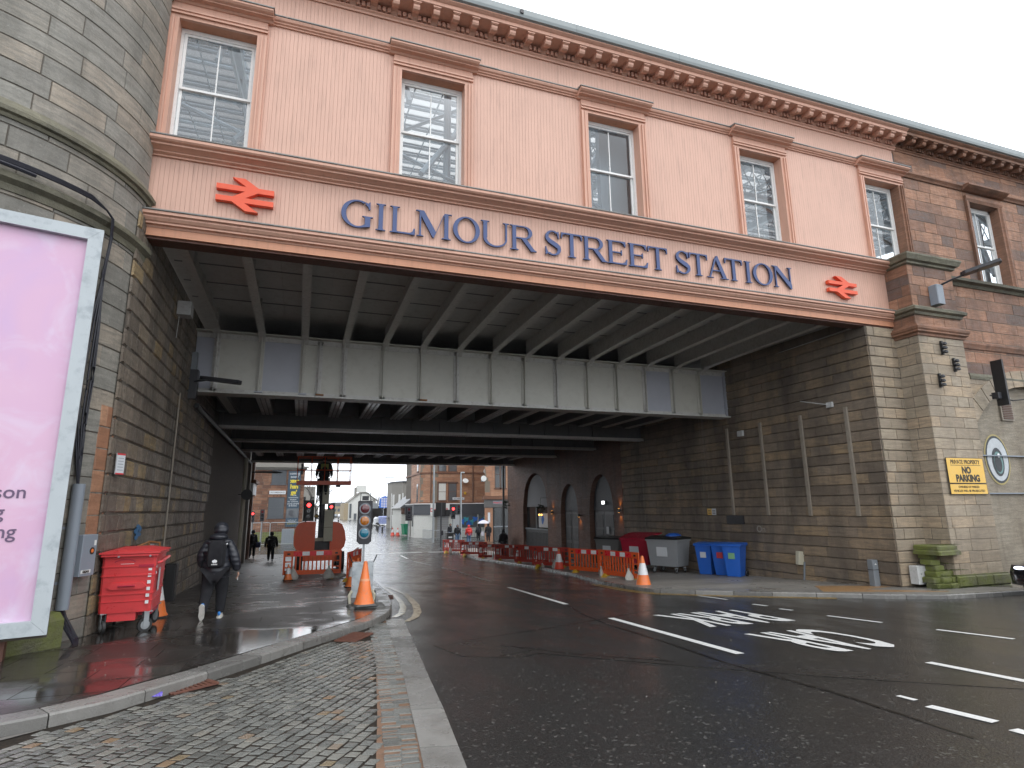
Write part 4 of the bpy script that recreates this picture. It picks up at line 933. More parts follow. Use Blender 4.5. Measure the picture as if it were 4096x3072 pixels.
# tunnel corner face, tan stone
pier = thing('sandstone_pier', 'tall pale sandstone pier with mossy foot right of the opening', 'pier')
masonry('stone_block', Path([(15.20, 12.0), (16.40, 12.0)]), courses(-1.145, .302, 26), .62, 'pale_stone', pier, proud=.03, bevel=.022, vbevel=.006, gap=.01, maxparts=90)
ppath = Path([(16.30, 12.0), (16.30, 11.30), (18.15, 11.30), (18.15, 12.0)])
masonry('stone_block', Path([(16.30, 12.0), (16.30, 11.30)]), courses(-.24, .302, 22), .5, 'pale_stone', pier, proud=.014, bevel=.008, gap=.008, maxparts=60)
masonry('stone_block', Path([(16.286, 11.30), (18.15, 11.30)]), courses(-.24, .302, 22), .72, 'pale_stone', pier, proud=.016, bevel=.008, gap=.008, maxparts=100, joint='pale_joint')
MB().box(16.31, 18.14, 11.31, 12.2, -.8, 8.5).build('core', 'joint', pier)
masonry('plinth_block', Path([(16.2, 11.22), (18.25, 11.22)]), [-.8, -.52, -.24], .9, 'mossy_stone', pier, proud=.05, bevel=.03, maxparts=20)
MB().box(16.22, 18.24, 11.225, 12, -.8, -.22).build('plinth_core', 'mossy_stone', pier)
def capband(z, prof, mat, name, out=0.0, x0=16.30, x1=18.15, y=11.30):
    mb = MB(); v = []; m = len(prof)
    for (px, py, sx, sy) in ((x0, 12.0, -1, 0), (x0, y, -1, -1), (x1, y, 1, -1), (x1, 12.0, 1, 0)):
        v += [(px + sx * d, py + sy * d, z + h) for d, h in prof]
    f = [(k * m + j, k * m + j + 1, (k + 1) * m + j + 1, (k + 1) * m + j) for k in range(3) for j in range(m - 1)]
    f += [tuple(k * m + m - 1 for k in (3, 2, 1, 0)), (0, m, 2 * m, 3 * m)]
    mb.add(v, f, .4); return mb.build(name, mat, pier)
capband(6.30, [(.0, 0), (.05, .02), (.06, .08), (.12, .12), (.12, .16), (.15, .2), (.16, .26), (.1, .28), (.08, .34), (0, .34)], 'red_trim', 'band_moulding')
masonry('stone_block', Path([(16.30, 12.0), (16.30, 11.30)]), [6.64, 6.90, 7.22, 7.55, 7.86, 8.16, 8.48], .5, 'red_stone', pier, proud=.012, bevel=.007, maxparts=40)
masonry('stone_block', Path([(16.288, 11.30), (18.15, 11.30)]), [6.64, 6.90, 7.22, 7.55, 7.86, 8.16, 8.48], .7, 'red_stone', pier, proud=.012, bevel=.007, maxparts=60, tonef=lambda s, z: random.choice((.3, .7, .9, .1)))
capband(6.92, [(0, 0), (.06, .03), (.08, .1), (.16, .14), (.17, .22), (.1, .27), (0, .30)], 'mossy_trim', 'ledge_moulding')
capband(8.46, [(0, 0), (.08, .04), (.08, .1), (.16, .13), (.19, .2), (.22, .26), (.22, .31), (0, .36)], 'mossy_trim', 'cap_moulding')
# wing lower storey: voussoir arch and rendered recess with mural eyes
arch = thing('blind_arch', 'rendered blind arch with painted eyes right of the no parking sign', 'arch')
MB().box(18.15, 28, 12.20, 12.5, -1.2, 6.2).build('render_panel', 'render_wall', arch)
acx, acz, ar = 21.9, 1.85, 3.42
for k in range(17):
    a0, a1 = 148 - k * 8.0, 148 - (k + 1) * 8.0 + .5
    P = [(acx + r * math.cos(math.radians(q)), acz + r * math.sin(math.radians(q))) for r, q in ((ar, a0), (ar, a1), (ar + .52, a1), (ar + .52, a0))]
    MB().prism(P, 11.965, 12.2, 'y', tone=random.random()).build('voussoir', 'pale_stone', arch)
blk = MB()
for i in range(14):
    for j in range(11):
        x0, z0 = 18.15 + i * .7 - (j % 2) * .3, 2.2 + j * .302; x0 = max(x0, 18.15)
        cx, cz = x0 + .35, z0 + .15
        if math.hypot(cx - acx, cz - acz) > ar + .50 and z0 < 5.35: blk.box(x0 + .004, x0 + .696, 11.99, 12.2, z0 + .004, z0 + .298, random.random())
blk.build('spandrel_blocks', 'pale_stone', arch, kind='stuff')
for sx, nm in ((20.22, 'left'), (22.6, 'right')):
    e = thing('painted_eye', '%s painted eye of the mural on the rendered arch' % nm, 'mural', (sx, 12.19, 2.93), group='eyes painted on the rendered wall')
    for r1, r2, mt, d, ox, oz in ((.57, .78, 'eye_ring', .003, 0, 0), (.52, .73, 'eye_dark', .006, 0, 0), (.47, .66, 'eye_white', .009, .01, 0), (.27, .44, 'eye_dark', .012, .0, -.08), (.20, .34, 'eye_teal', .015, .02, -.1), (.16, .27, 'eye_dark', .018, -.01, -.12), (.055, .07, 'logo_white', .021, .06, .12)):
        MB().prism([(ox + r1 * math.cos(2 * PI * k / 28), oz + r2 * math.sin(2 * PI * k / 28)) for k in range(28)], -d, -d + .002, 'y').build('paint_disc', mt, e)
for z in (3.02, 1.88):
    o = MB().box(18.2, 27, 12.12, 12.195, z, z + .035).build('conduit_run', 'pipe_grey'); o['label'] = 'thin horizontal conduit crossing the mural %s the eyes' % ('through the middle of' if z > 2.5 else 'below'); o['category'] = 'conduit'
v_ = thing('louvre_vent', 'tall dark louvred vent set high in the rendered arch', 'vent', (21.02, 12.14, 4.52))
MB().box(-.29, .29, 0, .05, -.36, .42).build('frame', 'rail_tan', v_)
for k in range(12): MB().box(-.23, .23, -.02, .0, -.31 + k * .056, -.28 + k * .056).build('louvre', 'frame_brown', v_)
# =================================================================== RIGHT WALL IN THE UNDERPASS
def rwx(y): return 15.2 - .035 * (y - 12)
right_wall = thing('right_abutment_wall', 'long brown rusticated stone wall on the right under the bridge', 'wall')
rp = Path([(rwx(25.5), 25.5), (rwx(18), 18), (15.2, 12.0)])
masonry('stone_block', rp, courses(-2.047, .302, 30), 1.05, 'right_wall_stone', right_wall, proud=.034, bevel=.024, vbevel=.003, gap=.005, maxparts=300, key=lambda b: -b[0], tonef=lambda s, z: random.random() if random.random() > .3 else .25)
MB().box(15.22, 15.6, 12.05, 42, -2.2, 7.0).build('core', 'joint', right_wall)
pub = thing('public_house_front', 'dark red pub frontage with tall arches under the far end of the bridge', 'pub front')
# wall with arched openings, built as strips between and above the arches
arches = [(38.1, 34.2, 1.68, 3.85), (32.35, 30.2, 1.45, 2.95), (28.9, 26.4, 1.39, 3.30)]      # y far, y near, spring z, top z
def pubx(y): return rwx(y) - .02
def wall_strip(mb, ya, yb, za, zb, th=.35):
    v = []
    for y in (ya, yb):
        x = pubx(y)
        for xx in (x, x + th):
            for z in (za, zb): v.append((xx, y, z))
    mb.add(v, [(0, 1, 5, 4), (2, 6, 7, 3), (0, 2, 3, 1), (4, 5, 7, 6), (1, 3, 7, 5), (0, 4, 6, 2)], random.random())
edges = [25.5] + [e for a in reversed(arches) for e in (a[1], a[0])] + [41.0]
for i in range(0, len(edges), 2):
    z = -2.2
    while z < 6.4:
        mb = MB(); wall_strip(mb, edges[i] + .004, edges[i + 1] - .004, z + .004, min(z + .86, 6.6) - .004); mb.build('stone_course', 'pub_stone', pub); z += .86
for (yf, yn, zs_, zt) in arches:
    n = 14; cy = (yf + yn) / 2; hr = (yf - yn) / 2
    for k in range(n):
        ya, yb = yn + (yf - yn) * k / n, yn + (yf - yn) * (k + 1) / n
        def zz(y): return zs_ + (zt - zs_) * math.sqrt(max(0, 1 - ((y - cy) / hr) ** 2))
        v = []
        for y in (ya, yb):
            for xx in (pubx(y), pubx(y) + .35):
                v += [(xx, y, zz(y)), (xx, y, 6.6)]
        mb = MB(); mb.add(v, [(0, 1, 5, 4), (2, 6, 7, 3), (0, 2, 3, 1), (4, 5, 7, 6), (0, 4, 6, 2), (1, 3, 7, 5)], .4); mb.build('arch_stone', 'pub_stone', pub)
    MB().box(pubx(cy) + .32, pubx(cy) + .40, yn - .1, yf + .1, -2.2, 6.6).build('recess_panel', 'pub_green', pub)
def ax(y, d=.2): return pubx(y) + d
# big arched window
y0, y1 = 34.2, 38.1; n = 16
def arch_fill(ya, yb, zs_, zt, zbot, d, mat, name, par, inset=.12):
    cy = (ya + yb) / 2; hr = (yb - ya) / 2 - inset; P = []
    for k in range(n + 1):
        y = cy - hr + 2 * hr * k / n; P.append((y, zs_ + (zt - zs_ - inset) * math.sqrt(max(0, 1 - ((y - cy) / hr) ** 2))))
    P = [(cy - hr, zbot)] + P + [(cy + hr, zbot)]
    return MB().prism(P, ax(cy, d), ax(cy, d) + .03, 'x').build(name, mat, par)
arch_fill(y0, y1, 1.68, 3.85, 1.70, .16, 'pub_blind', 'arch_fanlight', pub)
win = MB().box(ax(36, .17), ax(36, .2), y0 + .1, y1 - .1, .32, 1.68).build('shop_window', 'dark_glass', pub)
MB().box(ax(36, .13), ax(36, .17), 36.1, 36.35, .32, 1.68).build('mullion', 'pub_green', pub)
MB().box(ax(36, .14), ax(36, .165), 34.35, 35.85, .42, 1.28).build('poster', 'sign_white', pub)
MB().prism([(35.15 + .22 * math.cos(q * PI / 6), .88 + .28 * math.sin(q * PI / 6)) for q in range(-3, 7)], ax(36, .125), ax(36, .135), 'x').build('poster_emblem', 'banner_blue', pub)
MB().box(ax(36, .10), ax(36, .16), y0 + .05, y1 - .05, -1.7, .26).build('stall_riser', 'pub_green', pub)
MB().box(ax(36, .05), ax(36, .16), y0 + .02, y1 - .02, .26, .33).build('window_sill', 'grey_paint', pub)
for k in range(16): MB().box(ax(36, .085), ax(36, .1), y0 + .1 + k * .235, y0 + .22 + k * .235, -1.4, .1).build('riser_panel', 'bin_black', pub)
for (ya, yb) in ((30.2, 32.35), (26.4, 28.9)):
    c_ = (ya + yb) / 2
    arch_fill(ya, yb, 1.45, 3.0 if ya > 29 else 3.3, 1.45, .18, 'fascia_dark', 'arch_fanlight', pub)
    for (p, q) in ((ya + .15, c_ - .02), (c_ + .02, yb - .15)):
        d_ = MB().box(ax(c_, .18), ax(c_, .23), p, q, -1.55, 1.4).build('door', 'pub_green', pub)
        for (r, s_) in ((-1.35, -.35), (-.2, .5), (.6, 1.25)): MB().box(ax(c_, .16), ax(c_, .18), p + .12, q - .12, r, s_).build('door_panel', 'black_metal', d_)
    MB().box(ax(c_, .1), ax(c_, .25), ya + .1, yb - .1, -1.65, -1.55).build('threshold', 'grey_paint', pub)
MB().box(ax(27.5, .10), ax(27.5, .12), 27.1, 27.35, .30, .65).build('door_notice', 'sign_white', pub)
ex = thing('lit_fanlight_sign', 'small lit white panel glowing over the dark pub doors', 'exit light', (ax(27.6, .08), 27.5, 1.85))
MB().box(-.03, .03, -.17, .17, -.09, .09).build('case', 'grey_paint', ex); MB().box(-.036, -.031, -.15, .15, -.075, .075).build('lamp_panel', 'lit_white', ex)
def sconce(y, z, label, both=True):
    t = thing('wall_sconce', label, 'wall light', (pubx(y) - .11, y, z), group='amber wall lights on the pub front')
    MB().cyl((0, 0, -.09), (0, 0, .09), .055, n=10).build('shade', 'black_metal', t); MB().box(.04, .12, -.03, .03, -.03, .03).build('arm', 'black_metal', t)
    for sg in ((1, -1) if both else (-1,)):
        MB().cyl((0, 0, sg * .089), (0, 0, sg * .095), .045, n=10).build('lamp', 'lit_warm', t)
        l = bpy.data.lights.new('lamp_glow', 'SPOT'); l.energy = 14; l.color = (1, .45, .08); l.spot_size = math.radians(62); l.spot_blend = .8; l.shadow_soft_size = .03
        lo = bpy.data.objects.new('lamp_glow', l); COL.objects.link(lo); lo.parent = t; lo.location = (0, 0, sg * .11)
        lo.rotation_euler = (0 if sg < 0 else PI, math.radians(14) * sg, 0)
sconce(33.36, 1.35, 'amber wall light between big arched window and narrow doorway'); sconce(29.9, 1.20, 'amber wall light between the two pub doorways, shining down only', False); sconce(25.75, 1.45, 'nearest amber wall light, beside the start of the brown stone wall')
def basket(y, z, label):
    t = thing('hanging_basket', label, 'hanging basket', (pubx(y) - .45, y, z))
    mb = MB()
    for k in range(60):
        a, r, h = random.uniform(0, 2 * PI), random.uniform(0, .28), random.uniform(-.32, .22); x, yy = r * math.cos(a), r * math.sin(a); s_ = .07
        mb.add([(x - s_, yy, h), (x, yy - s_, h + .03), (x + s_, yy, h - .02), (x, yy + s_, h + .04)], [(0, 1, 2, 3)])
    mb.build('foliage', 'plant_dark', t); MB().tube([(.44, 0, .62), (.0, 0, .62), (0, 0, .2)], .012, 5).build('bracket', 'black_metal', t)
basket(40.2, 1.9, 'dark hanging basket at the far corner of the pub'); basket(34.2, 1.6, 'dark hanging basket above the two glowing lantern bulbs')
lt = thing('twin_lantern', 'twin glowing bulbs under the hanging basket by the arched window', 'lantern', (pubx(34.6) - .3, 34.6, 1.2))
for dy in (-.18, .18): MB().ball((0, dy, 0), .055).build('bulb', 'lit_warm', lt); MB().box(-.01, .3, -.2, .2, .08, .10).build('bracket', 'black_metal', lt) if dy > 0 else None

# fittings on the right wall
for i, (y, lab) in enumerate(((17.98, 'tan cable trunking above the dark vent, farthest of four on the wall'), (16.32, 'second tan vertical trunking from the dark vent'), (14.59, 'third tan vertical trunking from the dark vent'), (12.93, 'tan vertical trunking nearest the tunnel mouth'))):
    o = MB().box(-.06, 0, -.055, .055, 1.29, 4.45).build('cable_trunking', 'rail_tan'); o.location = (rwx(y) - .04, y, 0); o['label'] = lab; o['category'] = 'trunking'; o['group'] = 'vertical trunking on the right wall'
vt = thing('wall_vent', 'dark rectangular vent low on the right wall under a trunking', 'vent', (rwx(17.9) - .05, 17.93, 1.12))
MB().box(-.03, 0, -.45, .45, -.15, .15).build('frame', 'dark_plastic', vt)
for k in range(5): MB().box(-.045, -.03, -.42, .42, -.13 + k * .055, -.11 + k * .055).build('slat', 'black_metal', vt)
ls = thing('broken_lamp_bracket', 'thin grey lamp arm sticking out of the right wall', 'lamp bracket', (rwx(13.4), 13.43, 4.6))
MB().box(-.12, -.04, -.10, .10, -.08, .08).build('base', 'box_white', ls); MB().tube([(-.1, 0, 0), (-.35, .85, .24)], .014, 6).build('arm', 'box_white', ls)
jb = thing('junction_box', 'small pale twin junction box high on the right wall', 'junction box', (rwx(17.2) - .05, 17.25, 4.18))
MB().box(-.09, 0, -.13, -.01, -.1, .1).build('box', 'box_white', jb); MB().box(-.09, 0, .01, .13, -.1, .1).build('box', 'box_white', jb)
for dy, col, lab in ((.13, 'sign_yellow', 'small yellow notice on the right wall beside a white one'), (-.13, 'sign_white', 'small white notice on the right wall beside a yellow one')):
    t = thing('wall_notice', lab, 'notice', (rwx(19.2) - .055, 19.17 + dy, 1.40))
    MB().box(-.006, 0, -.125, .125, -.12, .12).build('plate', col, t)
    for k in range(3): MB().box(-.008, -.0065, -.08, .08, -.07 + k * .055, -.05 + k * .055).build('print_line', 'ink', t)
og = text('On', .32, 'litter', Matrix.Translation((rwx(16.6) - .052, 16.75, .72)) @ Matrix.Rotation(-PI / 2, 4, 'Z') @ Matrix.Rotation(PI / 2, 4, 'X'), None, 'chalk_scrawl'); og['label'] = 'faint white scrawl on the dark wall above the blue bins'; og['category'] = 'graffiti'
# no parking sign
sg = thing('no_parking_sign', 'yellow PRIVATE PROPERTY NO PARKING sign on the pale pier', 'sign', (17.27, 11.25, 2.35), math.radians(0))
MB().box(-.74, .74, -.012, 0, -.20, .50).build('upper_plate', 'ink', sg); MB().box(-.725, .725, -.016, -.012, -.185, .485).build('upper_face', 'sign_yellow', sg)
MB().box(-.74, .74, -.012, 0, -.50, -.212).build('lower_plate', 'ink', sg); MB().box(-.725, .725, -.016, -.012, -.485, -.225).build('lower_face', 'sign_yellow', sg)
text('PRIVATE PROPERTY', .155, 'ink', face_cam(0, -.018, .33), sg, bold=.003, sx=.86)
MB().box(-.60, .60, -.0185, -.017, .285, .297).build('rule_line', 'ink', sg)
text('NO', .25, 'ink', face_cam(0, -.018, .075), sg, bold=.014, sx=.9); text('PARKING', .25, 'ink', face_cam(.02, -.018, -.145), sg, bold=.014, sx=.9)
text('OWNERS OF PARKED', .085, 'ink', face_cam(0, -.018, -.325), sg, bold=.001); text('VEHICLES WILL BE PROSECUTED', .085, 'ink', face_cam(0, -.018, -.43), sg, bold=.001)
# flood lamp on the pilaster
fl = thing('led_street_lantern', 'grey box with LED lantern arm on the red sandstone pilaster', 'wall lamp', (17.15, 11.285, 7.62))
MB().cbox(-.14, .14, -.26, 0, -.36, .24, .02).build('control_box', 'pipe_grey', fl)
MB().tube([(.08, -.2, .22), (.25, -.5, .34), (.4, -.7, .4)], .03, 6).build('arm', 'dark_plastic', fl)
M_ = Matrix.Translation((.66, -1.0, .52)) @ Matrix.Scale(1.25, 4) @ Matrix.Rotation(math.radians(-52), 4, 'Z') @ Matrix.Rotation(math.radians(-12), 4, 'Y')
MB().prism([(-.38, -.07), (-.30, -.13), (.36, -.15), (.40, 0), (.36, .15), (-.30, .13), (-.38, .07)], -.03, .04, 'z', M=M_).build('lantern_head', 'dark_plastic', fl); MB().box(-.05, .33, -.11, .11, -.036, -.031, M=M_).build('lens', 'rail_tan', fl)
# iron brackets on the pier and the hanging sign bracket
for i, (x, z, lab) in enumerate(((17.15, 6.0, 'topmost dark iron insulator bracket on the pale pier'), (17.55, 5.52, 'middle dark iron insulator bracket on the pale pier'), (16.85, 5.02, 'lowest dark iron insulator bracket on the pale pier'), (18.45, 4.95, 'dark iron insulator bracket on the wall right of the pier'))):
    t = thing('iron_bracket', lab, 'bracket', (x, 11.28 if i < 3 else 11.98, z), group='old iron brackets by the pier')
    MB().box(-.03, .03, -.06, 0, -.2, .2).build('back_plate', 'black_metal', t)
    for k in range(3): MB().lathe([(.03, 0), (.065, .02), (.05, .07), (.03, .09)], (0, -.12, -.18 + k * .12), 8).build('insulator', 'dark_plastic', t)
    MB().box(-.1, .1, -.1, -.07, -.02, .02).build('cross_bar', 'black_metal', t)
hb = thing('projecting_bracket', 'black wrought bracket with spotlight right of the pier', 'bracket', (19.9, 11.6, 5.25))
MB().box(-.035, .035, -.22, .1, -.75, .65).build('panel_edge', 'black_metal', hb); MB().tube([(-.15, .2, -.4), (.2, -.2, -.62), (.9, -.5, -.55), (1.4, -.5, -.62)], .02, 6).build('arm', 'black_metal', hb); MB().box(-.26, -.1, -.1, .08, -.55, -.36).build('spotlight', 'dark_plastic', hb)

# =================================================================== UNDERSIDE OF THE BRIDGE
und = thing('bridge_underside', 'grey painted steel cross girders and deck plates under the bridge', 'bridge underside')
XW = 15.3
nr = 16
for k in range(nr):
    x = -3.68 + 1.178 * k
    MB().box(x + .592, x + 1.765 - .0, 12.37, 17.95, 7.18, 7.24, random.random()).build('deck_plate', 'deck_dark', und)
    if x + 1.178 > XW: continue
    xr = x + 1.178
    # cross girder: tapering web, haunched foot, broad bottom flange
    zb0, zb1 = 6.72, 6.66
    r = MB().prism([(12.37, zb0 + .02), (17.3, zb1 + .02), (17.75, zb1 + .1), (17.95, zb1 - .15), (17.95, 7.17), (12.37, 7.17)], xr - .008, xr + .008, 'x').build('cross_girder', 'girder_grey', und)
    mb = MB(); ws = .10; P = [(12.37, zb0), (17.2, zb1), (17.6, zb1 - .02), (17.85, zb1 - .10), (17.96, zb1 - .22)]
    for i in range(len(P) - 1):
        (a, za), (b, zb) = P[i], P[i + 1]
        mb.add([(xr - ws, a, za), (xr + ws, a, za), (xr + ws, b, zb), (xr - ws, b, zb), (xr - ws, a, za + .018), (xr + ws, a, za + .018), (xr + ws, b, zb + .018), (xr - ws, b, zb + .018)], [(0, 1, 2, 3), (4, 7, 6, 5), (0, 4, 5, 1), (1, 5, 6, 2), (2, 6, 7, 3), (3, 7, 4, 0)], random.random())
    mb.build('bottom_flange', 'girder_grey', r)
    for yy in (13.6, 14.9, 16.2, 17.4): MB().box(xr + .01, xr + .06, yy - .03, yy + .03, zb1 + .05, 7.16).build('web_stiffener', 'girder_grey', r)
mb = MB()
for yy in (13.0, 14.2, 15.4, 16.6): mb.box(-3.0, XW - .1, yy - .03, yy + .03, 7.172, 7.182)
mb.build('plate_seams', 'girder_dark', und, kind='stuff')
# main plate girder
pg = thing('plate_girder', 'pale riveted plate girder spanning the road behind the pink front', 'girder')
XG0, XG1 = -3.02, 14.93
st = [-2.48] + [-1.32 + 1.163 * k for k in range(14)]
ed = [XG0] + [s_ for s_ in st if s_ < XG1 - .25] + [XG1]
for i, (a, b) in enumerate(zip(ed, ed[1:])):
    mt = 'girder_bluish' if i in (0, 2, len(ed) - 4, len(ed) - 2) else 'girder_pale'
    if i == 1: mt = 'girder_pale'
    MB().box(a + .003, b - .003, 17.985, 18.005, 4.90, 6.60, random.random()).build('web_panel', mt, pg)
rv = MB()
def rivet(x, y, z, r=.016, ax_='y'):
    n_ = 6
    if ax_ == 'y': v = [(x + r * math.cos(k * PI / 3), y, z + r * math.sin(k * PI / 3)) for k in range(6)] + [(x, y - r * .7, z)]
    else: v = [(x + r * math.cos(k * PI / 3), y + r * math.sin(k * PI / 3), z) for k in range(6)] + [(x, y, z - r * .7)]
    rv.add(v, [(k, (k + 1) % 6, 6) for k in range(6)], .5)
for i, x in enumerate(ed[1:-1] + [.30]):
    s_ = MB().box(x - .085, x + .085, 17.955, 17.985, 4.92, 6.58).box(x - .012, x + .012, 17.83, 17.955, 4.93, 6.57).build('stiffener', 'girder_pale' if i % 3 else 'girder_grey', pg)
    for k in range(15):
        for dx in (-.055, .055): rivet(x + dx, 17.953, 5.0 + k * .108)
x = XG0 + .1
while x < XG1:
    if -.2 < x < 12.9: rivet(x, 17.984, 5.52, .014)
    rivet(x, 17.95, 6.52, .014); x += .095
MB().box(XG0, XG1, 17.955, 17.983, 6.46, 6.60).build('top_angle', 'girder_grey', pg); MB().box(XG0, XG1, 17.955, 17.983, 4.885, 4.99).build('bottom_angle', 'girder_grey', pg)
MB().box(XG0 - .02, XG1 + .1, 17.74, 18.26, 6.60, 6.63).build('top_flange', 'girder_pale', pg)
MB().box(XG0 - .02, XG1 + .15, 17.72, 18.28, 4.835, 4.885).build('bottom_flange', 'girder_grey', pg)
x = XG0 + .05
while x < XG1:
    for yy in (17.77, 17.84, 18.16, 18.23): rivet(x, yy, 4.833, .017, 'z')
    rivet(x, 17.717, 4.86, .012); x += .11
for x in (-1.30, -.13, .35, 3.4): MB().box(x - .11, x + .11, 17.66, 17.80, 4.888, 4.93).build('patch_plate', 'girder_bluish' if x < .2 else 'rust', pg)
rv.build('rivets', 'girder_grey', pg, kind='stuff')
MB().prism([(14.93, 6.6), (15.12, 6.6), (14.98, 6.3), (15.0, 5.1), (15.14, 4.88), (14.93, 4.88)], 17.86, 17.98, 'y').build('end_bracket', 'girder_bluish', pg)
# bays behind
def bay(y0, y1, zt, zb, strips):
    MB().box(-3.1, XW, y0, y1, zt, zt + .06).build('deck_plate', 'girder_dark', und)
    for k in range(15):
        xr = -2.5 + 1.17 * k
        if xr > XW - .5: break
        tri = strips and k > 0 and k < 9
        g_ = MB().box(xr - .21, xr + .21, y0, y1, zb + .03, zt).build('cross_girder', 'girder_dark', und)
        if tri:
            for dx in (-.145, 0, .145): MB().box(xr + dx - .048, xr + dx + .048, y0, y1, zb, zb + .028, random.random()).build('cover_strip', 'painted_sheen', g_)  # reflected light on the strips is put into their pale colour
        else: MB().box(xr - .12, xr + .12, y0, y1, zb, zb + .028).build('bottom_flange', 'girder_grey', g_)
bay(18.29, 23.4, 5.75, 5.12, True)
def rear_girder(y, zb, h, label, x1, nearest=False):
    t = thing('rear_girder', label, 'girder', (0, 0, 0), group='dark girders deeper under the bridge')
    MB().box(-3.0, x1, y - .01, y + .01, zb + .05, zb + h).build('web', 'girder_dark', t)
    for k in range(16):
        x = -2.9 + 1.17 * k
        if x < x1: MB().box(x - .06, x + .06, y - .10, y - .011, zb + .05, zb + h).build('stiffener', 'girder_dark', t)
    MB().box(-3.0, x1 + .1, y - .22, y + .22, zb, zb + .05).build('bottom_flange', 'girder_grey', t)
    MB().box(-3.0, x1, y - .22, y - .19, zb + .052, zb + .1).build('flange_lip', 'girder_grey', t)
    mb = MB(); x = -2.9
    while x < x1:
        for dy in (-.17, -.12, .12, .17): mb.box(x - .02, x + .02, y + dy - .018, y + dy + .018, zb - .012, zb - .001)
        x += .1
    mb.build('rivets', 'painted_sheen', t, kind='stuff')  # highlights on the rivets painted by the near-white colour
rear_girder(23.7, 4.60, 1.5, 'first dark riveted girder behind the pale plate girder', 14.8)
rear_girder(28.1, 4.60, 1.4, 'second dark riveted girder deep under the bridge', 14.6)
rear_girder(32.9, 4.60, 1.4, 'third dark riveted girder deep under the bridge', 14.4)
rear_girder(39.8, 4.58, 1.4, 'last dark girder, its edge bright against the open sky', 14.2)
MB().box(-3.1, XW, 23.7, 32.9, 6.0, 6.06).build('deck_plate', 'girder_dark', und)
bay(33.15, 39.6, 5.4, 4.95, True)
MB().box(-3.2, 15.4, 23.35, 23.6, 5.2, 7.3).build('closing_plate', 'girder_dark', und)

# =================================================================== LEFT SIDE FITTINGS
mc = []
lamp = thing('underpass_lantern', 'dark flat lantern on an arm at the left end of the plate girder', 'lamp', (-2.98, 17.6, 4.95))
MB().box(-.06, .16, -.12, .12, -.35, .45).build('control_box', 'dark_plastic', lamp); MB().box(-.04, .1, -.06, .06, .45, .95).build('conduit', 'grey_paint', lamp)
MB().tube([(.1, -.1, .12), (.38, -.35, .12)], .03, 6).build('arm', 'dark_plastic', lamp)
MB().prism([(-.5, -.05), (-.42, -.09), (.5, -.11), (.56, 0), (.5, .11), (-.42, .09), (-.5, .05)], .06, .16, 'z', M=Matrix.Translation((.75, -.5, 0)) @ Matrix.Rotation(math.radians(-10), 4, 'Z') @ Matrix.Rotation(math.radians(6), 4, 'Y')).build('lantern_head', 'dark_plastic', lamp)
j = thing('junction_box', 'white square junction box high on the left wall', 'junction box', (-2.93, 15.2, 6.35)); MB().cbox(-.08, .22, -.16, .16, -.17, .17, .01).build('box', 'box_white', j); MB().tube([(-.02, -.1, -.17), (-.03, -.14, -.75)], .008, 5).build('tail', 'box_white', j)
ca = thing('black_cables', 'bundle of black cables looping down the tower to the grey pipe', 'cables')
def on_t(r, a, z): return (TC[0] + r * math.cos(math.radians(a)), TC[1] + r * math.sin(math.radians(a)), z)
for i in range(5):
    o = random.uniform(-.8, .8); o2 = [-3.2, -1.5, .2, 1.4, 2.2][i]
    pts = [on_t(3.31, -62 + 4 * k, 6.55 + i * .015) for k in range(8)] + [on_t(3.31, -29, 6.5), on_t(3.30, -26.5 + o * .3, 6.42), on_t(3.24, -25 + o * .4, 6.1), on_t(3.17, -24.6 + o * .5, 5.5), on_t(3.17, -24.8 + o2 * .6, 4.6), on_t(3.17, -25.2 + o2, 3.7), on_t(3.17, -25.0 + o2 * .7, 3.0), on_t(3.17, -24 + o2 * .35, 2.5), on_t(3.2, -23.8, 2.0), on_t(3.2, -23.9, 1.6)]
    q = []
    for a, b in zip(pts, pts[1:]):
        for k in range(4): q.append(tuple(a[c] + (b[c] - a[c]) * k / 4 for c in range(3)))
    MB().tube(q + [pts[-1]], .016, 6).build('cable', 'cable_black', ca, smooth=True)
for i in range(4): MB().tube([on_t(3.14, -23.8 + i * .3, .35), on_t(3.2 + .04 * (i % 2), -24 + i * .5, .1), on_t(3.42, -23.5 + i * .6, -.2), on_t(3.5, -24.2 + i * .4, -.27)], .017, 6).build('cable', 'cable_black', ca, smooth=True)
pi_ = thing('cable_guard', 'tall grey cable guard pipe fixed to the foot of the tower', 'pipe')
a_, b_ = on_t(3.22, -23.8, .22), on_t(3.22, -23.8, 2.06)
MB().cyl(a_, b_, .085, n=16).build('guard', 'pipe_grey', pi_, smooth=True)
for z in (.6, 1.4): MB().box(-.11, .11, -.03, .02, -.02, .02, M=Matrix.Translation(on_t(3.1, -23.8, z)) @ Matrix.Rotation(math.radians(66), 4, 'Z')).build('strap', 'pipe_grey', pi_)
cb = thing('stickered_cabinet', 'narrow grey cabinet with round sticker behind the cable guard', 'cabinet', on_t(3.2, -18.6, .98), math.radians(72))
MB().cbox(-.17, .17, -.10, .06, -.31, .31, .008).build('case', 'pipe_grey', cb); MB().cyl((.06, -.101, .06), (.06, -.105, .06), .055, n=16).build('round_sticker', 'ink', cb); MB().cyl((.06, -.106, .06), (.06, -.108, .06), .03, n=12).build('sticker_core', 'cone_orange', cb)
MB().box(.09, .14, -.104, -.101, .14, .22).build('sticker', 'white_plain', cb); MB().box(-.14, .08, -.104, -.101, -.27, -.22).build('sticker_strip', 'white_plain', cb); text('GGAH', .05, 'ink', face_cam(-.03, -.106, -.262), cb, bold=.002)
nt = thing('bus_notice', 'small white notice with red ends standing off the left wall corner', 'notice', (-2.98, 11.85, 2.44), math.radians(63))
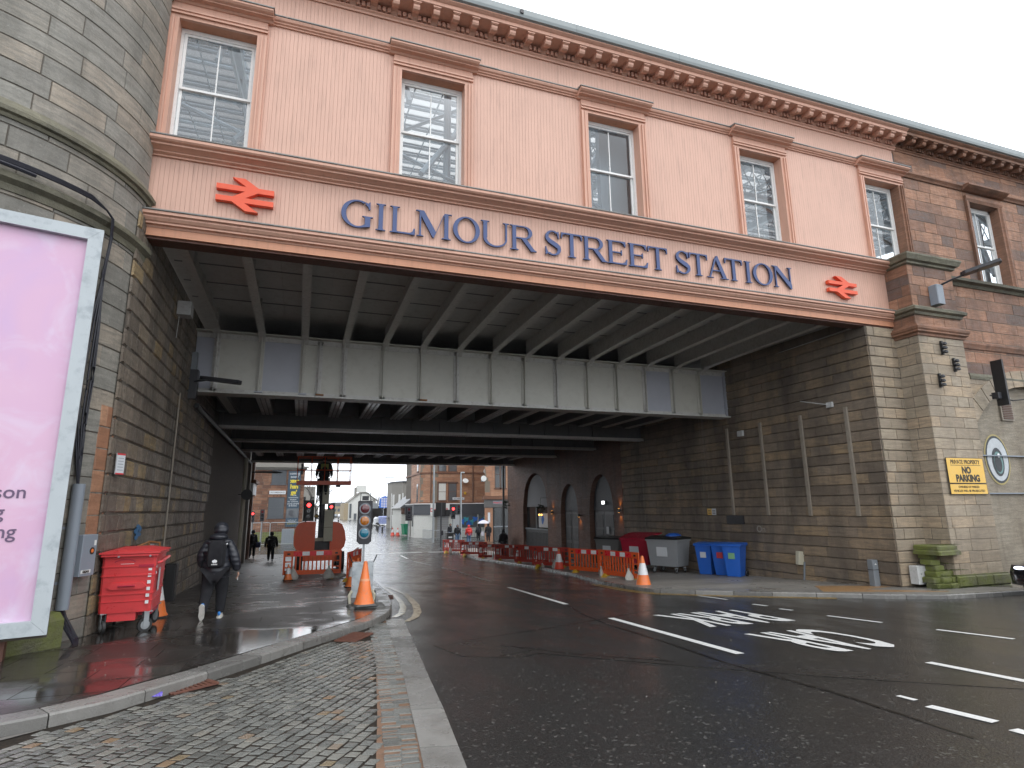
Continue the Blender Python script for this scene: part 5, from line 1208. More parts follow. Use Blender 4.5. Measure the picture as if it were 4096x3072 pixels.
MB().box(-.09, .09, -.03, -.01, -.18, .18).build('plate', 'sign_white', nt); MB().box(-.09, .09, -.032, -.0301, .15, .18).build('red_band', 'sticker_red', nt); MB().box(-.09, .09, -.032, -.0301, -.18, -.155).build('red_band', 'sticker_red', nt)
for k in range(5): MB().box(-.06, .06, -.032, -.0301, -.11 + k * .05, -.10 + k * .05).build('print_line', 'pipe_grey', nt)
gf = thing('blue_graffiti', 'smudged blue paint patch on the left wall above the red bin', 'graffiti', (-2.995, 13.78, 1.24))
for k, (a_, b_, w_, h_) in enumerate(((-.16, .02, .20, .05), (-.02, .10, .16, .05), (.05, -.05, .22, .04), (-.12, -.10, .14, .05), (.12, .06, .12, .06))): MB().prism([(a_ + w_ * math.cos(q * PI / 6) * random.uniform(.7, 1.1), b_ + h_ * math.sin(q * PI / 6) * random.uniform(.7, 1.2)) for q in range(12)], -.002, .003 + k * .001, 'x').build('paint_smear', 'graffiti_blue', gf)
cdu = thing('wall_conduit', 'thin rusty conduit running down the left wall', 'conduit'); MB().tube([(-2.96, 16.2, 4.5), (-2.96, 16.2, .4), (-2.96, 16.1, -.4)], .018, 6).build('tube', 'rail_tan', cdu)
wp = thing('high_cable_tray', 'glinting black cable tray running inward along the top of the left wall', 'cable tray'); MB().tube([(-2.9, 18.3, 4.55), (-2.88, 22, 4.5), (-2.9, 30, 4.5), (-2.92, 39, 4.45)], .07, 8).build('tray', 'black_metal', wp)
# shop end of the left wall
sh = thing('left_shop_pilasters', 'dark shop pilasters and pale downpipe at the far end of the left wall', 'shopfront', (0, 0, 0))
MB().box(-3.6, -2.95, 36, 36.5, -1.6, 4.5).build('pilaster', 'fascia_dark', sh); MB().box(-3.6, -2.9, 38.8, 39.5, -1.6, 4.5).build('pilaster', 'grey_harling', sh); MB().box(-3.6, -2.9, 41.8, 42.5, -1.6, 6.5).build('pilaster', 'pub_stone', sh)
MB().box(-3.6, -3.1, 36.5, 41.8, -1.5, 3.0).build('shutter', 'bin_black', sh); MB().box(-3.6, -2.75, 39.5, 42.4, 2.6, 3.3).build('fascia', 'sign_white', sh); MB().box(-3.6, -2.6, 39.5, 42.5, 3.3, 3.5).build('cornice', 'brown_sandstone', sh)
dpp = MB().cyl((-2.85, 34.6, -1.3), (-2.85, 34.6, 4.4), .10, n=10).build('downpipe', 'box_cream'); dpp['label'] = 'pale cream downpipe near the far end of the left wall'; dpp['category'] = 'downpipe'
rs = thing('round_projecting_sign', 'round dark projecting sign beside the pale downpipe', 'sign', (-2.6, 33.4, 2.45)); MB().cyl((0, -.03, 0), (0, .03, 0), .27, n=20).build('disc', 'black_metal', rs); MB().box(-.4, -.2, -.02, .02, -.02, .02).build('arm', 'black_metal', rs)
hb2 = MB().tube([(-3, 41, 4.05), (-1.6, 41, 4.05), (-1.2, 41, 4.02)], [.05, .09, .03], 6).build('lantern_arm', 'black_metal'); hb2['label'] = 'dark lantern arm poking out at the far end of the left wall'; hb2['category'] = 'lamp'
# billboard
bd = Vector((.964, .265)); bb = thing('billboard', 'tall pink cloud poster in a weathered silver frame', 'billboard', (-2.98, 9.62, .10), math.atan2(bd.y, bd.x))
BWD, BH = 3.35, 5.60; fwid = .18
pan = MB(); pan.box(-BWD + .05, -.05, .02, .06, .05, BH - .05); pan.build('poster', 'poster_pink', bb)
MB().prism([(-.0, 0), (-fwid, fwid), (-fwid, BH - fwid), (0, BH)], -.07, .05, 'y').build('frame_right', 'galv_white', bb)
MB().prism([(-BWD, 0), (-.003, 0), (-fwid - .003, fwid), (-BWD + fwid, fwid)], -.07, .05, 'y').build('frame_bottom', 'galv_white', bb)
MB().prism([(-BWD, BH), (-BWD + fwid, BH - fwid), (-fwid - .003, BH - fwid), (-.003, BH)], -.07, .05, 'y').build('frame_top', 'galv_white', bb)
MB().prism([(-BWD - .003, 0), (-BWD + fwid - .003, fwid), (-BWD + fwid - .003, BH - fwid), (-BWD - .003, BH)], -.07, .05, 'y').build('frame_left', 'galv_white', bb)
MB().box(-BWD, 0, .06, .16, -.05, BH + .03).build('backing', 'joint', bb)
for x in (-.5, -1.7, -2.8): MB().box(x, x + .08, .16, .6, -.4, 5.6).build('support_post', 'rusty_steel', bb)
for k, s_ in enumerate(('a lesson', 'in being', 'too strong')): text(s_, .235, 'print_purple', face_cam((-.42, -.62, -.47)[k], .015, 1.72 - k * .25), bb, 'printed_text', bold=.002, align='RIGHT', extrude=.001)
MB().cyl((-1.03, .019, 3.02), (-1.03, .012, 3.02), .045, n=12).build('printed_dot', 'print_purple', bb)
tray = thing('cable_run_on_tower', 'black cables clipped along the ledge above the billboard', 'cables'); MB().tube([on_t(3.31, -105 + 3 * k, 6.56 - k * .003) for k in range(20)], .03, 6).build('cable', 'cable_black', tray)
# =================================================================== STREET OBJECTS
def place(x, y, off=0.0): return (x, y, G(x, y, off))
# ---- the red wheeled bin by the left wall
rbn = thing('wheeled_waste_bin', 'scratched red wheeled bin parked against the left wall by the billboard', 'bin', place(-2.64, 12.25, .12), math.radians(3))
def quadbox(mb, b0, b1, z0, z1, tone=.4, n=1):
    """box whose section changes from b0 (x0,x1,y0,y1) to b1"""
    v = [(x, y, z0) for x, y in ((b0[0], b0[2]), (b0[1], b0[2]), (b0[1], b0[3]), (b0[0], b0[3]))] + [(x, y, z1) for x, y in ((b1[0], b1[2]), (b1[1], b1[2]), (b1[1], b1[3]), (b1[0], b1[3]))]
    mb.add(v, [(3, 2, 1, 0), (4, 5, 6, 7), (0, 1, 5, 4), (1, 2, 6, 5), (2, 3, 7, 6), (3, 0, 4, 7)], tone); return mb
W0, W1 = .37, .385; D0, D1 = .52, .57
zz = [.20, .335, .345, .50, .51, .60, .88, .89, .98, 1.12, 1.22]
body = MB(); 
segs = [(.205, .40, 0), (.40, .412, .010), (.412, .53, .0), (.53, .55, .014), (.55, .86, 0), (.86, .88, .012), (.88, 1.03, .0), (1.03, 1.045, .012), (1.045, 1.23, 0)]
pz = []
for a, b, e in segs: pz += [(a, e), (b, e)]
v = []; m = 8
for z, e in pz:
    t_ = (z - .2) / 1.03; z = .33 + (z - .205) * .90 / 1.025; w = W0 + (W1 - W0) * t_ + e; d = D0 + (D1 - D0) * t_ + e; c = .035
    v += [(-w + c, -d, z), (w - c, -d, z), (w, -d + c, z), (w, d - c, z), (w - c, d, z), (-w + c, d, z), (-w, d - c, z), (-w, -d + c, z)]
f = [(k * m + i, k * m + (i + 1) % m, (k + 1) * m + (i + 1) % m, (k + 1) * m + i) for k in range(len(pz) - 1) for i in range(m)] + [tuple(range(m - 1, -1, -1))]
body.add(v, f, .4); bo = body.build('body', 'bin_red', rbn, smooth=False)
MB().box(-.24, .16, -.50, -.30, .20, .334).build('lower_pan', 'bin_red', bo); MB().box(-.35, .35, -.3, .5, .25, .333).build('lower_pan', 'bin_red_dark', bo)
MB().cbox(-.41, .42, -.62, .62, 1.225, 1.262, .012).build('rim', 'bin_red', rbn)
lid = MB(); v = []; n = 12
for k in range(n + 1):
    y = -.63 + 1.26 * k / n; h = .07 * math.sin(PI * k / n) ** .6
    for x, hh in ((-.43, 0), (-.43, .03), (-.2, .03 + h), (.2, .035 + h), (.44, .03), (.44, 0)): v.append((x, y, 1.265 + hh * .9))
f = [(k * 6 + j, k * 6 + j + 1, k * 6 + 7 + j, k * 6 + 6 + j) for k in range(n) for j in range(5)] + [(5, 4, 3, 2, 1, 0), tuple(n * 6 + j for j in range(6))]
lid.add(v, f, .4); lid.build('lid', 'bin_red', rbn)
MB().prism([(-.28, .74), (-.22, .80), (.22, .80), (.28, .74), (.22, .70), (-.22, .70)], -.572, -.545, 'y').build('grip_recess', 'bin_red', rbn)
MB().cyl((-.12, -.595, .755), (.12, -.595, .755), .014, n=8).build('grip_bar', 'bin_red_dark', rbn)
for (a, b) in ((-.12, -.6), ): MB().box(.14, .36, -.575, -.556, 1.045, 1.085).build('maker_slot', 'bin_red_dark', rbn)
MB().prism([(-.06 + .15 * math.cos(q), 1.13 + .05 * math.sin(q)) for q in [k * PI / 12 for k in range(13)]] + [(-.06 + .135 * math.cos(q), 1.125 + .04 * math.sin(q)) for q in [k * PI / 12 for k in range(12, -1, -1)]], -.5685, -.566, 'y').build('worn_emblem', 'bin_red_dark', rbn)
MB().box(-.14, .05, .0, .003, 0, .006, M=Matrix.Translation((.02, -.5675, 1.10))).build('worn_emblem', 'reflect_white', rbn)
for k in range(6):
    MB().box(.285, .335, -.5545 - .012 * (k in (0, 1)) - .004, -.5525 - .012 * (k in (0, 1)), .46 + k * .105, .46 + k * .105 + .052).build('reflective_patch', 'reflect_white', rbn)
    MB().box(.390, .394, -.50 + .0 * k, -.44, .50 + k * .105, .54 + k * .105).build('reflective_patch', 'reflect_white', rbn) if k > 3 else None
MB().box(.400, .403, -.26, -.10, .62, 1.0).build('address_label', 'sign_white', rbn)
MB().tube([(.40, -.5, 1.10), (.46, -.5, 1.12), (.47, .3, 1.15), (.40, .3, 1.13)], .022, 6).build('side_bar', 'bin_red', rbn)
for x in (-.405, -.15, .3): MB().cyl((x, -.60, 1.225), (x, -.635, 1.225), .016, n=8).build('stud', 'galvanised', rbn) if x > -.3 else None
def castor(par, x, y, r=.095, rz=0.0, top=.205):
    M_ = Matrix.Translation((x, y, 0)) @ Matrix.Rotation(rz, 4, 'Z')
    w_ = MB().cyl((-.022, 0, r), (.022, 0, r), r, n=18, M=M_).build('wheel', 'rubber', par, smooth=True)
    MB().cyl((-.026, 0, r), (.026, 0, r), r * .62, n=14, M=M_).build('hub', 'galvanised', w_)
    MB().box(-.036, -.028, -.035, .045, r * .7, top - .01, M=M_).box(.028, .036, -.035, .045, r * .7, top - .01, M=M_).box(-.06, .06, -.05, .08, top - .02, top, M=M_).build('fork', 'galvanised', par)
[castor(rbn, x_, y_, .115, r_, .335) for x_, y_, r_ in ((-.30, -.46, .5), (.30, -.46, -1.0), (.31, .42, -.4), (-.29, .42, .2))]
jk = thing('rusty_frame', 'broken rusty metal frame lying on top behind the red bin', 'scrap', (-2.75, 13.05, G(-2.75, 13.0, 1.40)))
MB().tube([(-.2, 0, 0), (.1, .1, .14), (.28, .05, .12), (.3, .1, -.12)], .02, 5).build('bar', 'rust', jk); MB().tube([(.1, .1, .14), (.08, .1, -.1)], .02, 5).build('bar', 'rust', jk); MB().box(.14, .2, 0, .05, -.12, .1).build('tin_offcut', 'galvanised', jk)
MB().box(-.3, .25, .2, .7, -.5, -.05).build('dark_heap', 'bin_black', jk)
bp = MB().cbox(-.13, .13, -.16, .16, 0, .88, .03).build('post_box', 'black_metal'); bp.location = place(-2.9, 17.1, .12); bp['label'] = 'slim dark box standing by the left wall beyond the red bin'; bp['category'] = 'post'

# ---- cones
def cone(h, kind, label, x, y, off=0.0, group=None, rz=0.0, tilt=0, tape=False):
    t = thing('traffic_cone', label, 'cone', place(x, y, off), rz, group)
    r0, r1 = (.215 * h if kind == 'orange' else .19 * h / .75), .03 * h / .75; bz = .035
    def R(z): return r0 + (r1 - r0) * (z - bz) / (h - bz)
    main = {'orange': 'cone_orange', 'white': 'cone_orange', 'red': 'cone_red'}[kind]
    b = MB().cbox(-r0 * 1.25, r0 * 1.25, -r0 * 1.25, r0 * 1.25, 0, bz, .03); b.build('base', 'rubber' if kind != 'orange' else 'grey_rubber', t)
    z0, z1 = (.42, .78) if kind != 'orange' else (0, 0)
    if kind == 'orange':
        MB().lathe([(R(bz) * 1.12, bz), (R(bz + .03), bz + .07), (R(h * .28), h * .28), (R(h * .28) - .006, h * .285), (R(h * .62), h * .62), (R(h * .62) - .004, h * .625), (r1, h), (r1 * .6, h + .004)], n=24).build('shell', main, t, smooth=True)
        MB().lathe([(R(h * .55) + .0015, h * .55), (R(h * .605) + .0015, h * .605)], n=24).build('worn_sleeve', 'worn_orange', t, smooth=True)
    else:
        MB().lathe([(R(bz) * 1.15, bz), (R(bz + .03), bz + .05), (R(h * z0), h * z0)], n=20).build('lower_shell', main, t, smooth=True)
        MB().lathe([(R(h * z0) + .003, h * z0), (R(h * z1) + .003, h * z1)], n=20).build('reflective_sleeve', 'reflect_white', t, smooth=True)
        MB().lathe([(R(h * z1), h * z1), (r1, h), (r1 * .6, h + .004)], n=20).build('tip', main, t, smooth=True)
    if tape: MB().lathe([(.05, h * .93), (.06, h * .95), (.045, h * .97)], n=10).build('tape_knot', 'foot_yellow', t)
    return t
cone(.90, 'orange', 'large plain orange cone in front of the portable traffic signal', 1.42, 13.62, .12, rz=.15)
cone(.92, 'white', 'orange cone with white sleeve at the right kerb, nearest the camera', 9.78, 16.0, 0, rz=.3)
cone(.75, 'white', 'cone with white sleeve half hidden behind the red bin', -2.52, 13.7, .12)
gc = 'cones lining the fenced works on the right'
cpos = [(11.05, 24.6, 'cone with yellow tape round its tip between the long barriers', True), (11.33, 27.6, 'white sleeved cone just beyond the taped cone', False), (11.72, 31.6, 'white sleeved cone in front of the arched pub window corner', False), (11.9, 35.9, 'white sleeved cone in front of the dark pub window', False), (11.75, 38.9, 'reddish cone leaning in the middle of the far barrier row', False), (11.45, 42.2, 'second farthest cone of the row beside the right kerb', False), (10.95, 45.4, 'farthest cone in the row, beside the litter bin', False)]
for x, y, lab, tp in cpos: cone(.95, 'red', lab, x - .2, y, 0, gc, tape=tp, rz=random.random())
# ---- plastic street barriers
def make_barrier(label, group, main='barrier_orange', red='reflect_red', w=2.0, posts=True):
    t = thing('works_barrier', label, 'barrier', (0, 0, 0), 0, group); h = w / 2
    z0, z1 = .17, 1.0
    MB().box(-h, h, -.02, .02, z0, z0 + .15).build('bottom_rail', main, t)
    MB().box(-h, h, -.022, .022, .80, z1).build('top_rail', main, t)
    for sx in (-1, 1):
        MB().box(sx * h - (.0 if sx > 0 else -0) - (.07 if sx > 0 else 0), sx * h + (.07 if sx < 0 else 0), -.024, .024, z0 + .15, .80).build('end_post', main, t)
        MB().box(sx * (h - .30) - .03, sx * (h - .30) + .03, -.02, .02, z0 + .15, .80).build('end_post', main, t)
        for z in (.40, .60): MB().box(min(sx * (h - .07), sx * (h - .27)), max(sx * (h - .07), sx * (h - .27)), -.018, .018, z, z + .04).build('end_rung', main, t)
    ns = 9
    for k in range(ns):
        x = -h + .43 + (w - .86) * k / (ns - 1); MB().box(x - .025, x + .025, -.018, .018, z0 + .15, .80).build('slat', main, t)
    MB().box(-h + .34, h - .34, -.028, -.0221, .815, .975).build('reflective_board', red, t)
    for x in (-.36, .12): MB().box(x, x + .25, -.031, -.0281, .825, .965).build('reflective_panel', 'reflect_white', t)
    for sx in (-1, 1): MB().box(sx * (h - .18) - .05, sx * (h - .18) + .05, -.026, -.0221, .86, .92).build('slot', 'rubber', t)
    for sx in (-1, 1): MB().prism([(-.24, 0), (.24, 0), (.20, .07), (.06, .20), (-.06, .20), (-.20, .07)], sx * (h - .32) - .06, sx * (h - .32) + .06, 'x').build('foot', 'foot_yellow', t)
    return t
def sandbag(x, y, off, rz, label, group, up=True, mat='sandbag', s_=1.0):
    t = thing('sandbag', label, 'sandbag', place(x, y, off), rz, group)
    mb = MB(); v = []; n = 10
    prof = [(0.04, 0), (.15, .03), (.17, .12), (.14, .22), (.08, .33), (.03, .40), (.045, .46), (.01, .47)] if up else [(.02, 0), (.22, .02), (.26, .08), (.2, .13), (.05, .15)]
    for r, z in prof:
        for k in range(n):
            a = 2 * PI * k / n; rr = r * (1 + .16 * math.sin(a * 2 + z * 9) + .08 * math.sin(a * 5 + z * 20)); v.append((rr * math.cos(a) * s_, rr * .62 * math.sin(a) * s_ + z * .12, z * s_))
    m = len(prof); f = [(k * n + i, k * n + (i + 1) % n, (k + 1) * n + (i + 1) % n, (k + 1) * n + i) for k in range(m - 1) for i in range(n)] + [tuple(range(n - 1, -1, -1)), tuple(range((m - 1) * n, m * n))]
    mb.add(v, f, .4); mb.build('sack', mat, t, smooth=True); return t
GB = 'orange works barriers at the underpass'
b0 = make_barrier('long orange barrier in front of the boom lift on the left pavement', GB); bx, by = .55, 23.3
b0.location = place(bx, by, .12); b0.rotation_euler = (0, 0, math.radians(-4))
def put_barrier(x, y, rz, label, off=.0, sc=None): return copy_tree(b0, place(x, y, off), rz, label, None, sc)
def along(p, q): return math.atan2(q[1] - p[1], q[0] - p[0])
put_barrier(1.92, 22.1, math.radians(72), 'orange barrier set edge-on along the kerb beside the boom lift', .12)
put_barrier(2.15, 24.3, math.radians(80), 'farther orange barrier edge-on along the kerb beside the boom lift', .12)
put_barrier(10.40, 18.55, math.radians(-77), 'bright orange barrier nearest the camera on the right', 0)
put_barrier(10.72, 21.4, math.radians(-64), 'second bright orange barrier on the right, wider looking', 0)
RB = 'red barriers fencing the far right kerb'
r0_ = make_barrier('dark red barrier in front of the pub window, after the cone', RB, 'barrier_red', 'barrier_red'); r0_.location = place(11.15, 26.2); r0_.rotation_euler = (0, 0, math.radians(-52))
def put_red(x, y, rz, label): return copy_tree(r0_, place(x, y), rz, label, RB)
put_red(11.55, 29.8, math.radians(-50), 'dark red barrier behind two sandbags near the pub corner')
put_red(11.95, 34.1, math.radians(-38), 'dark red barrier right of the people waiting')
put_red(11.9, 37.4, math.radians(-35), 'dark red barrier in the middle of the far row')
put_red(11.6, 40.9, math.radians(-35), 'dark red barrier below the person in the red coat')
put_red(11.0, 44.3, math.radians(-50), 'farthest dark red barrier beside the litter bin')
gsb = 'sandbags holding the barriers'
for i, (x, y, o, r, lab, up) in enumerate([(10.5, 22.2, 0, .3, 'upright pale sandbag at the far end of the second barrier', True), (10.78, 20.55, 0, 1.2, 'pale sandbag draped at the near end of the second barrier', True), (10.2, 19.35, 0, .8, 'torn sandbag at the far end of the nearest right barrier', True), (10.42, 19.0, 0, 2.0, 'small sandbag slumped behind the torn one', False), (10.35, 17.75, 0, .2, 'tall white sandbag beside the nearest right cone', True),
        (-.10, 23.05, .12, 0, 'pale sandbag hanging at the left foot of the lift barrier', True), (1.12, 23.0, .12, 0, 'pale sandbag hanging at the right foot of the lift barrier', True), (1.5, 23.5, .12, 0, 'flat dark sandbag right of the lift barrier', False), (2.0, 21.3, .12, .6, 'pale sandbag by the edge-on kerb barrier', False),
        (11.05, 25.5, 0, .5, 'pale sandbag under the first dark red barrier', True), (10.95, 26.6, 0, .9, 'torn pale sandbag at the far foot of the first red barrier', True), (11.5, 28.9, 0, .5, 'pale sandbag beside the taped cone line', False), (11.4, 30.3, 0, 1.5, 'pale sandbag under the second red barrier', False), (11.8, 32.6, 0, .5, 'rounded grey sandbag before the pub door step', True), (11.7, 36.6, 0, 1.2, 'grey sandbag in the middle of the far row', True), (11.65, 38.2, 0, 1.2, 'grey sandbag pair member under the far red barriers', True), (11.3, 41.5, 0, .2, 'grey sandbag below the red coat', True), (11.3, 43, 0, .9, 'grey sandbag second from the far end', True), (10.75, 44.2, 0, .9, 'farthest grey sandbag beside the litter bin', True)]):
    sandbag(x, y, o, r, lab, gsb, up, s_=1.0 if y < 30 else 1.15)
cone(.75, 'white', 'white sleeved cone leaning against the kerb barrier by the signal', 1.72, 20.2, .12, rz=.3); cone(.75, 'orange', 'plain orange cone right behind the portable signal box', 1.98, 21.4, .12)
cone(.75, 'white', 'white sleeved cone poking up beside the kerb barrier', 1.62, 19.0, .12); cone(.55, 'white', 'little cone wedged in the left end of the lift barrier', -.25, 22.9, .12)
# ---- portable traffic signal
ps = thing('portable_traffic_signal', 'portable three-lamp traffic signal on a pale battery trolley, unlit', 'traffic signal', place(1.44, 14.35, .12), math.radians(-6))
MB().cbox(-.235, .235, -.20, .20, .16, .90, .01).build('battery_box', 'box_cream' if False else 'galv_white', ps)
for x in (-.235, .235):
    MB().tube([(x, .0, .9), (x * 1.3, -.02, 1.06)], .013, 6).build('handle', 'black_metal', ps)
    MB().cyl((x * 1.12, .05, .13), (x * 1.3, .05, .13), .135, n=20).build('wheel', 'rubber', ps, smooth=True)
    MB().tube([(x * .95, -.2, .3), (x * 1.15, -.26, .22), (x * 1.05, -.3, .02), (x * .8, -.3, .0)], .035, 6).build('outrigger', 'box_cream', ps)
for k in range(8): MB().cyl((-.21 if k % 2 else .21, -.205, .22 + (k // 2) * .2), (-.21 if k % 2 else .21, -.2, .22 + (k // 2) * .2), .007, n=6).build('bolt', 'black_metal', ps)
MB().box(-.025, .025, -.02, .03, .9, 1.40).build('mast', 'galvanised', ps)
hd = MB().cbox(-.165, .165, -.08, .08, 1.36, 2.28, .02).build('signal_head', 'dark_plastic', ps)
MB().prism([(-.165, 1.37), (.165, 1.37), (.10, 1.30), (-.10, 1.30)], -.07, .07, 'y').build('head_foot', 'dark_plastic', ps)
for z, mt in ((2.10, 'lens_red'), (1.825, 'lens_amber'), (1.55, 'lens_green')):
    l = MB().lathe([(.121, 0), (.115, .012), (.08, .03), (.04, .042), (.0, .046)], n=28, M=Matrix.Translation((0, -.083, z)) @ Matrix.Rotation(PI / 2, 4, 'X')).build('lens', mt, ps, smooth=True)
    MB().lathe([(.121, .0), (.130, .0), (.131, .022), (.127, .025), (.121, .020)], n=28, M=Matrix.Translation((0, -.083, z)) @ Matrix.Rotation(PI / 2, 4, 'X')).build('lens_ring', 'grey_paint', l, smooth=True)
MB().box(-.075, .075, -.06, .06, 2.29, 2.39).build('detector', 'dark_plastic', ps)
for x in (-.115, .115): MB().cyl((x, 0, 2.28), (x * .93, 0, 2.46), .008, n=6).build('guard_bar', 'black_metal', ps)
MB().cyl((-.107, 0, 2.46), (.107, 0, 2.46), .008, n=6).build('guard_bar', 'black_metal', ps)
ft = MB().cbox(-.38, .42, -.24, .30, 0, .045, .04).build('ballast_plate', 'grey_rubber'); ft.location = place(1.45, 13.66, .12); ft['label'] = 'grey rubber ballast plate under the large orange cone'; ft['category'] = 'plate'
cn = [o for o in bpy.data.objects if o.get('label', '').startswith('large plain orange')][0]; cn.location.z += .047

# ---- big bins on the right
def big_bin(label, mat, x, y, rz, lidmat, openlid=False, round_side=False, group='large wheeled bins against the right wall'):
    t = thing('wheeled_waste_bin', label, 'bin', place(x, y, .10), rz, group)
    mb = MB(); quadbox(mb, (-.58, .58, -.40, .40), (-.66, .66, -.50, .50), .26, 1.20); mb.build('body', mat, t)
    MB().cbox(-.70, .70, -.54, .54, 1.19, 1.25, .015).build('rim', mat, t)
    if openlid:
        MB().prism([(-.56, 1.26), (-.56, 1.29), (.15, 1.47), (.58, 1.50), (.58, 1.46)], -.70, .70, 'x').build('lid', lidmat, t)
        MB().box(-.2, .5, -.4, .2, 1.2, 1.32).build('rubbish', 'litter', t)
    else: MB().prism([(-.56, 1.25), (-.52, 1.31), (0, 1.38), (.52, 1.31), (.56, 1.25)], -.70, .70, 'x').build('lid', lidmat, t)
    for sx in (-1, 1):
        for sy in (-1, 1): castor(t, sx * .48, sy * .32, rz=.4 * sx)
    MB().box(-.25, .2, -.475, -.455, .62, 1.02).build('info_sticker', 'sign_white', t)
    return t
def rb_(y): return rwx(y) - 1.0
big_bin('grey four-wheeled bin with black lid, leftmost of the three', 'bin_grey', rwx(24.2) - 1.35, 24.3, math.radians(-68), 'bin_black')
big_bin('crimson four-wheeled bin with its lid propped open', 'bin_red_dark', rwx(22) - 1.25, 22.3, math.radians(-66), 'bin_red_dark', True)
g3 = big_bin('pale grey four-wheeled bin with black lid and blue bag on top', 'bin_grey_light', rwx(20.4) - 1.3, 20.3, math.radians(-64), 'bin_black')
MB().ball((.2, .1, 1.36), .33, .3, .12, 8, 5).build('blue_bag', 'bin_blue', g3)
def wheelie(label, x, y, rz, sticker):
    t = thing('wheelie_bin', label, 'bin', place(x, y, .10), rz, 'three blue wheelie bins')
    mb = MB(); quadbox(mb, (-.22, .22, -.24, .24), (-.30, .30, -.34, .36), .02, 1.02); mb.build('body', 'bin_blue', t)
    MB().cbox(-.34, .34, -.39, .40, 1.02, 1.07, .012).build('rim', 'bin_blue', t)
    MB().prism([(-.40, 1.07), (-.36, 1.10), (.1, 1.135), (.42, 1.12), (.46, 1.07)], -.33, .33, 'x').build('lid', 'bin_blue', t)
    MB().tube([(-.26, .40, 1.06), (-.26, .50, 1.05), (.26, .50, 1.05), (.26, .40, 1.06)], .018, 6).build('handle', 'bin_blue', t)
    for x_ in (-.27, .27): MB().cyl((x_ - .03, .30, .10), (x_ + .03, .30, .10), .10, n=14).build('wheel', 'rubber', t)
    MB().box(-.12, .10, -.325, -.300, .60, .80).build('sticker', sticker, t)
wheelie('leftmost blue wheelie bin with a dark sticker', rwx(18.9) - .75, 18.75, math.radians(-62), 'sign_white'); wheelie('middle blue wheelie bin with a red sticker', rwx(18) - .62, 18.05, math.radians(-60), 'sticker_red'); wheelie('right hand blue wheelie bin with a green sticker, nearest camera', rwx(17.5) - .72, 17.35, math.radians(-58), 'sticker_green')
# small street cabinets by the right wall
t = thing('tilted_cabinet', 'cream cabinet on a leaning grey post by the right wall', 'cabinet', place(15.0, 15.15, .10)); MB().tube([(.0, -.05, 0), (.04, -.1, .55)], .03, 6).build('post', 'grey_paint', t)
MB().cbox(-.22, .22, -.07, .07, .45, .86, .01, M=Matrix.Rotation(math.radians(7), 4, 'Y')).build('case', 'box_cream', t)
t = thing('service_pillar', 'grey metal service pillar by the right wall', 'pillar', place(15.0, 12.62, .10)); MB().cbox(-.10, .10, -.09, .09, 0, .70, .012).build('case', 'grey_paint', t); MB().box(-.105, .105, -.095, .095, .43, .445).build('joint_band', 'dark_plastic', t); MB().prism([(-.04, .57), (.04, .57), (0, .61)], -.094, -.091, 'y').build('arrow_mark', 'white_plain', t)
t = thing('utility_box', 'white utility box fixed low at the mouth of the underpass', 'utility box', (15.78, 11.80, G(15.8, 11.8, .10))); MB().cbox(-.34, .16, -.12, .12, .10, .56, .01).build('door', 'box_white', t); MB().cbox(.163, .33, -.12, .12, .10, .56, .01).build('side', 'box_white', t)
for x, z in ((-.22, .36), (.24, .47)): MB().cyl((x, -.13, z), (x, -.12, z), .012, n=8).build('lock', 'black_metal', t)
MB().tube([(.08, .1, .56), (.08, .1, .78)], .01, 5).build('flag_stem', 'dark_plastic', t)
# mossy rubble at the foot of the pier
rub = thing('mossy_rubble', 'mossy stacked rubble stones at the foot of the pale pier', 'rubble', (0, 0, 0))
random.seed(11)
for i in range(26):
    lay = i // 5; x = 15.72 + (i % 5) * .21 + random.uniform(-.05, .05) + lay * .03; z = G(15.8, 11.4, .10) + lay * .145; y = 11.38 + lay * .05 + random.uniform(-.05, .05)
    if lay > 2 and i % 5 in (1, 2): continue
    MB().cbox(-.14 * random.uniform(.8, 1.3), .14 * random.uniform(.8, 1.3), -.13, .2, 0, .135, .02, random.random(), M=Matrix.Translation((x, y, z)) @ Matrix.Rotation(random.uniform(-.12, .12), 4, 'Z') @ Matrix.Rotation(random.uniform(-.05, .05), 4, 'Y')).build('rubble_stone', 'mossy_stone', rub)
MB().cbox(15.62, 16.45, 11.15, 11.9, .30, .42, .03).build('capping_stone', 'mossy_stone', rub); MB().cbox(15.66, 16.4, 11.2, 11.9, .43, .54, .03).build('capping_stone', 'mossy_stone', rub)
mg = MB()
for i in range(1500):
    a = random.random(); x = random.uniform(15.3, 17.9) if a < .6 else random.uniform(15.6, 16.5); y = random.gauss(11.22, .06) if a < .6 else random.uniform(11.1, 11.4); z = G(x, y, .10) + (random.expovariate(18) if a < .6 else random.choice((.02, .17, .32, .46, 1.1)))
    s_ = random.uniform(.012, .03); mg.add([(x - s_, y, z), (x, y - s_, z + s_ * .6), (x + s_, y, z)], [(0, 1, 2)], random.random())
mg.build('moss_tufts', 'leaf_moss', kind='stuff', label='moss and small weeds along the foot of the pier')
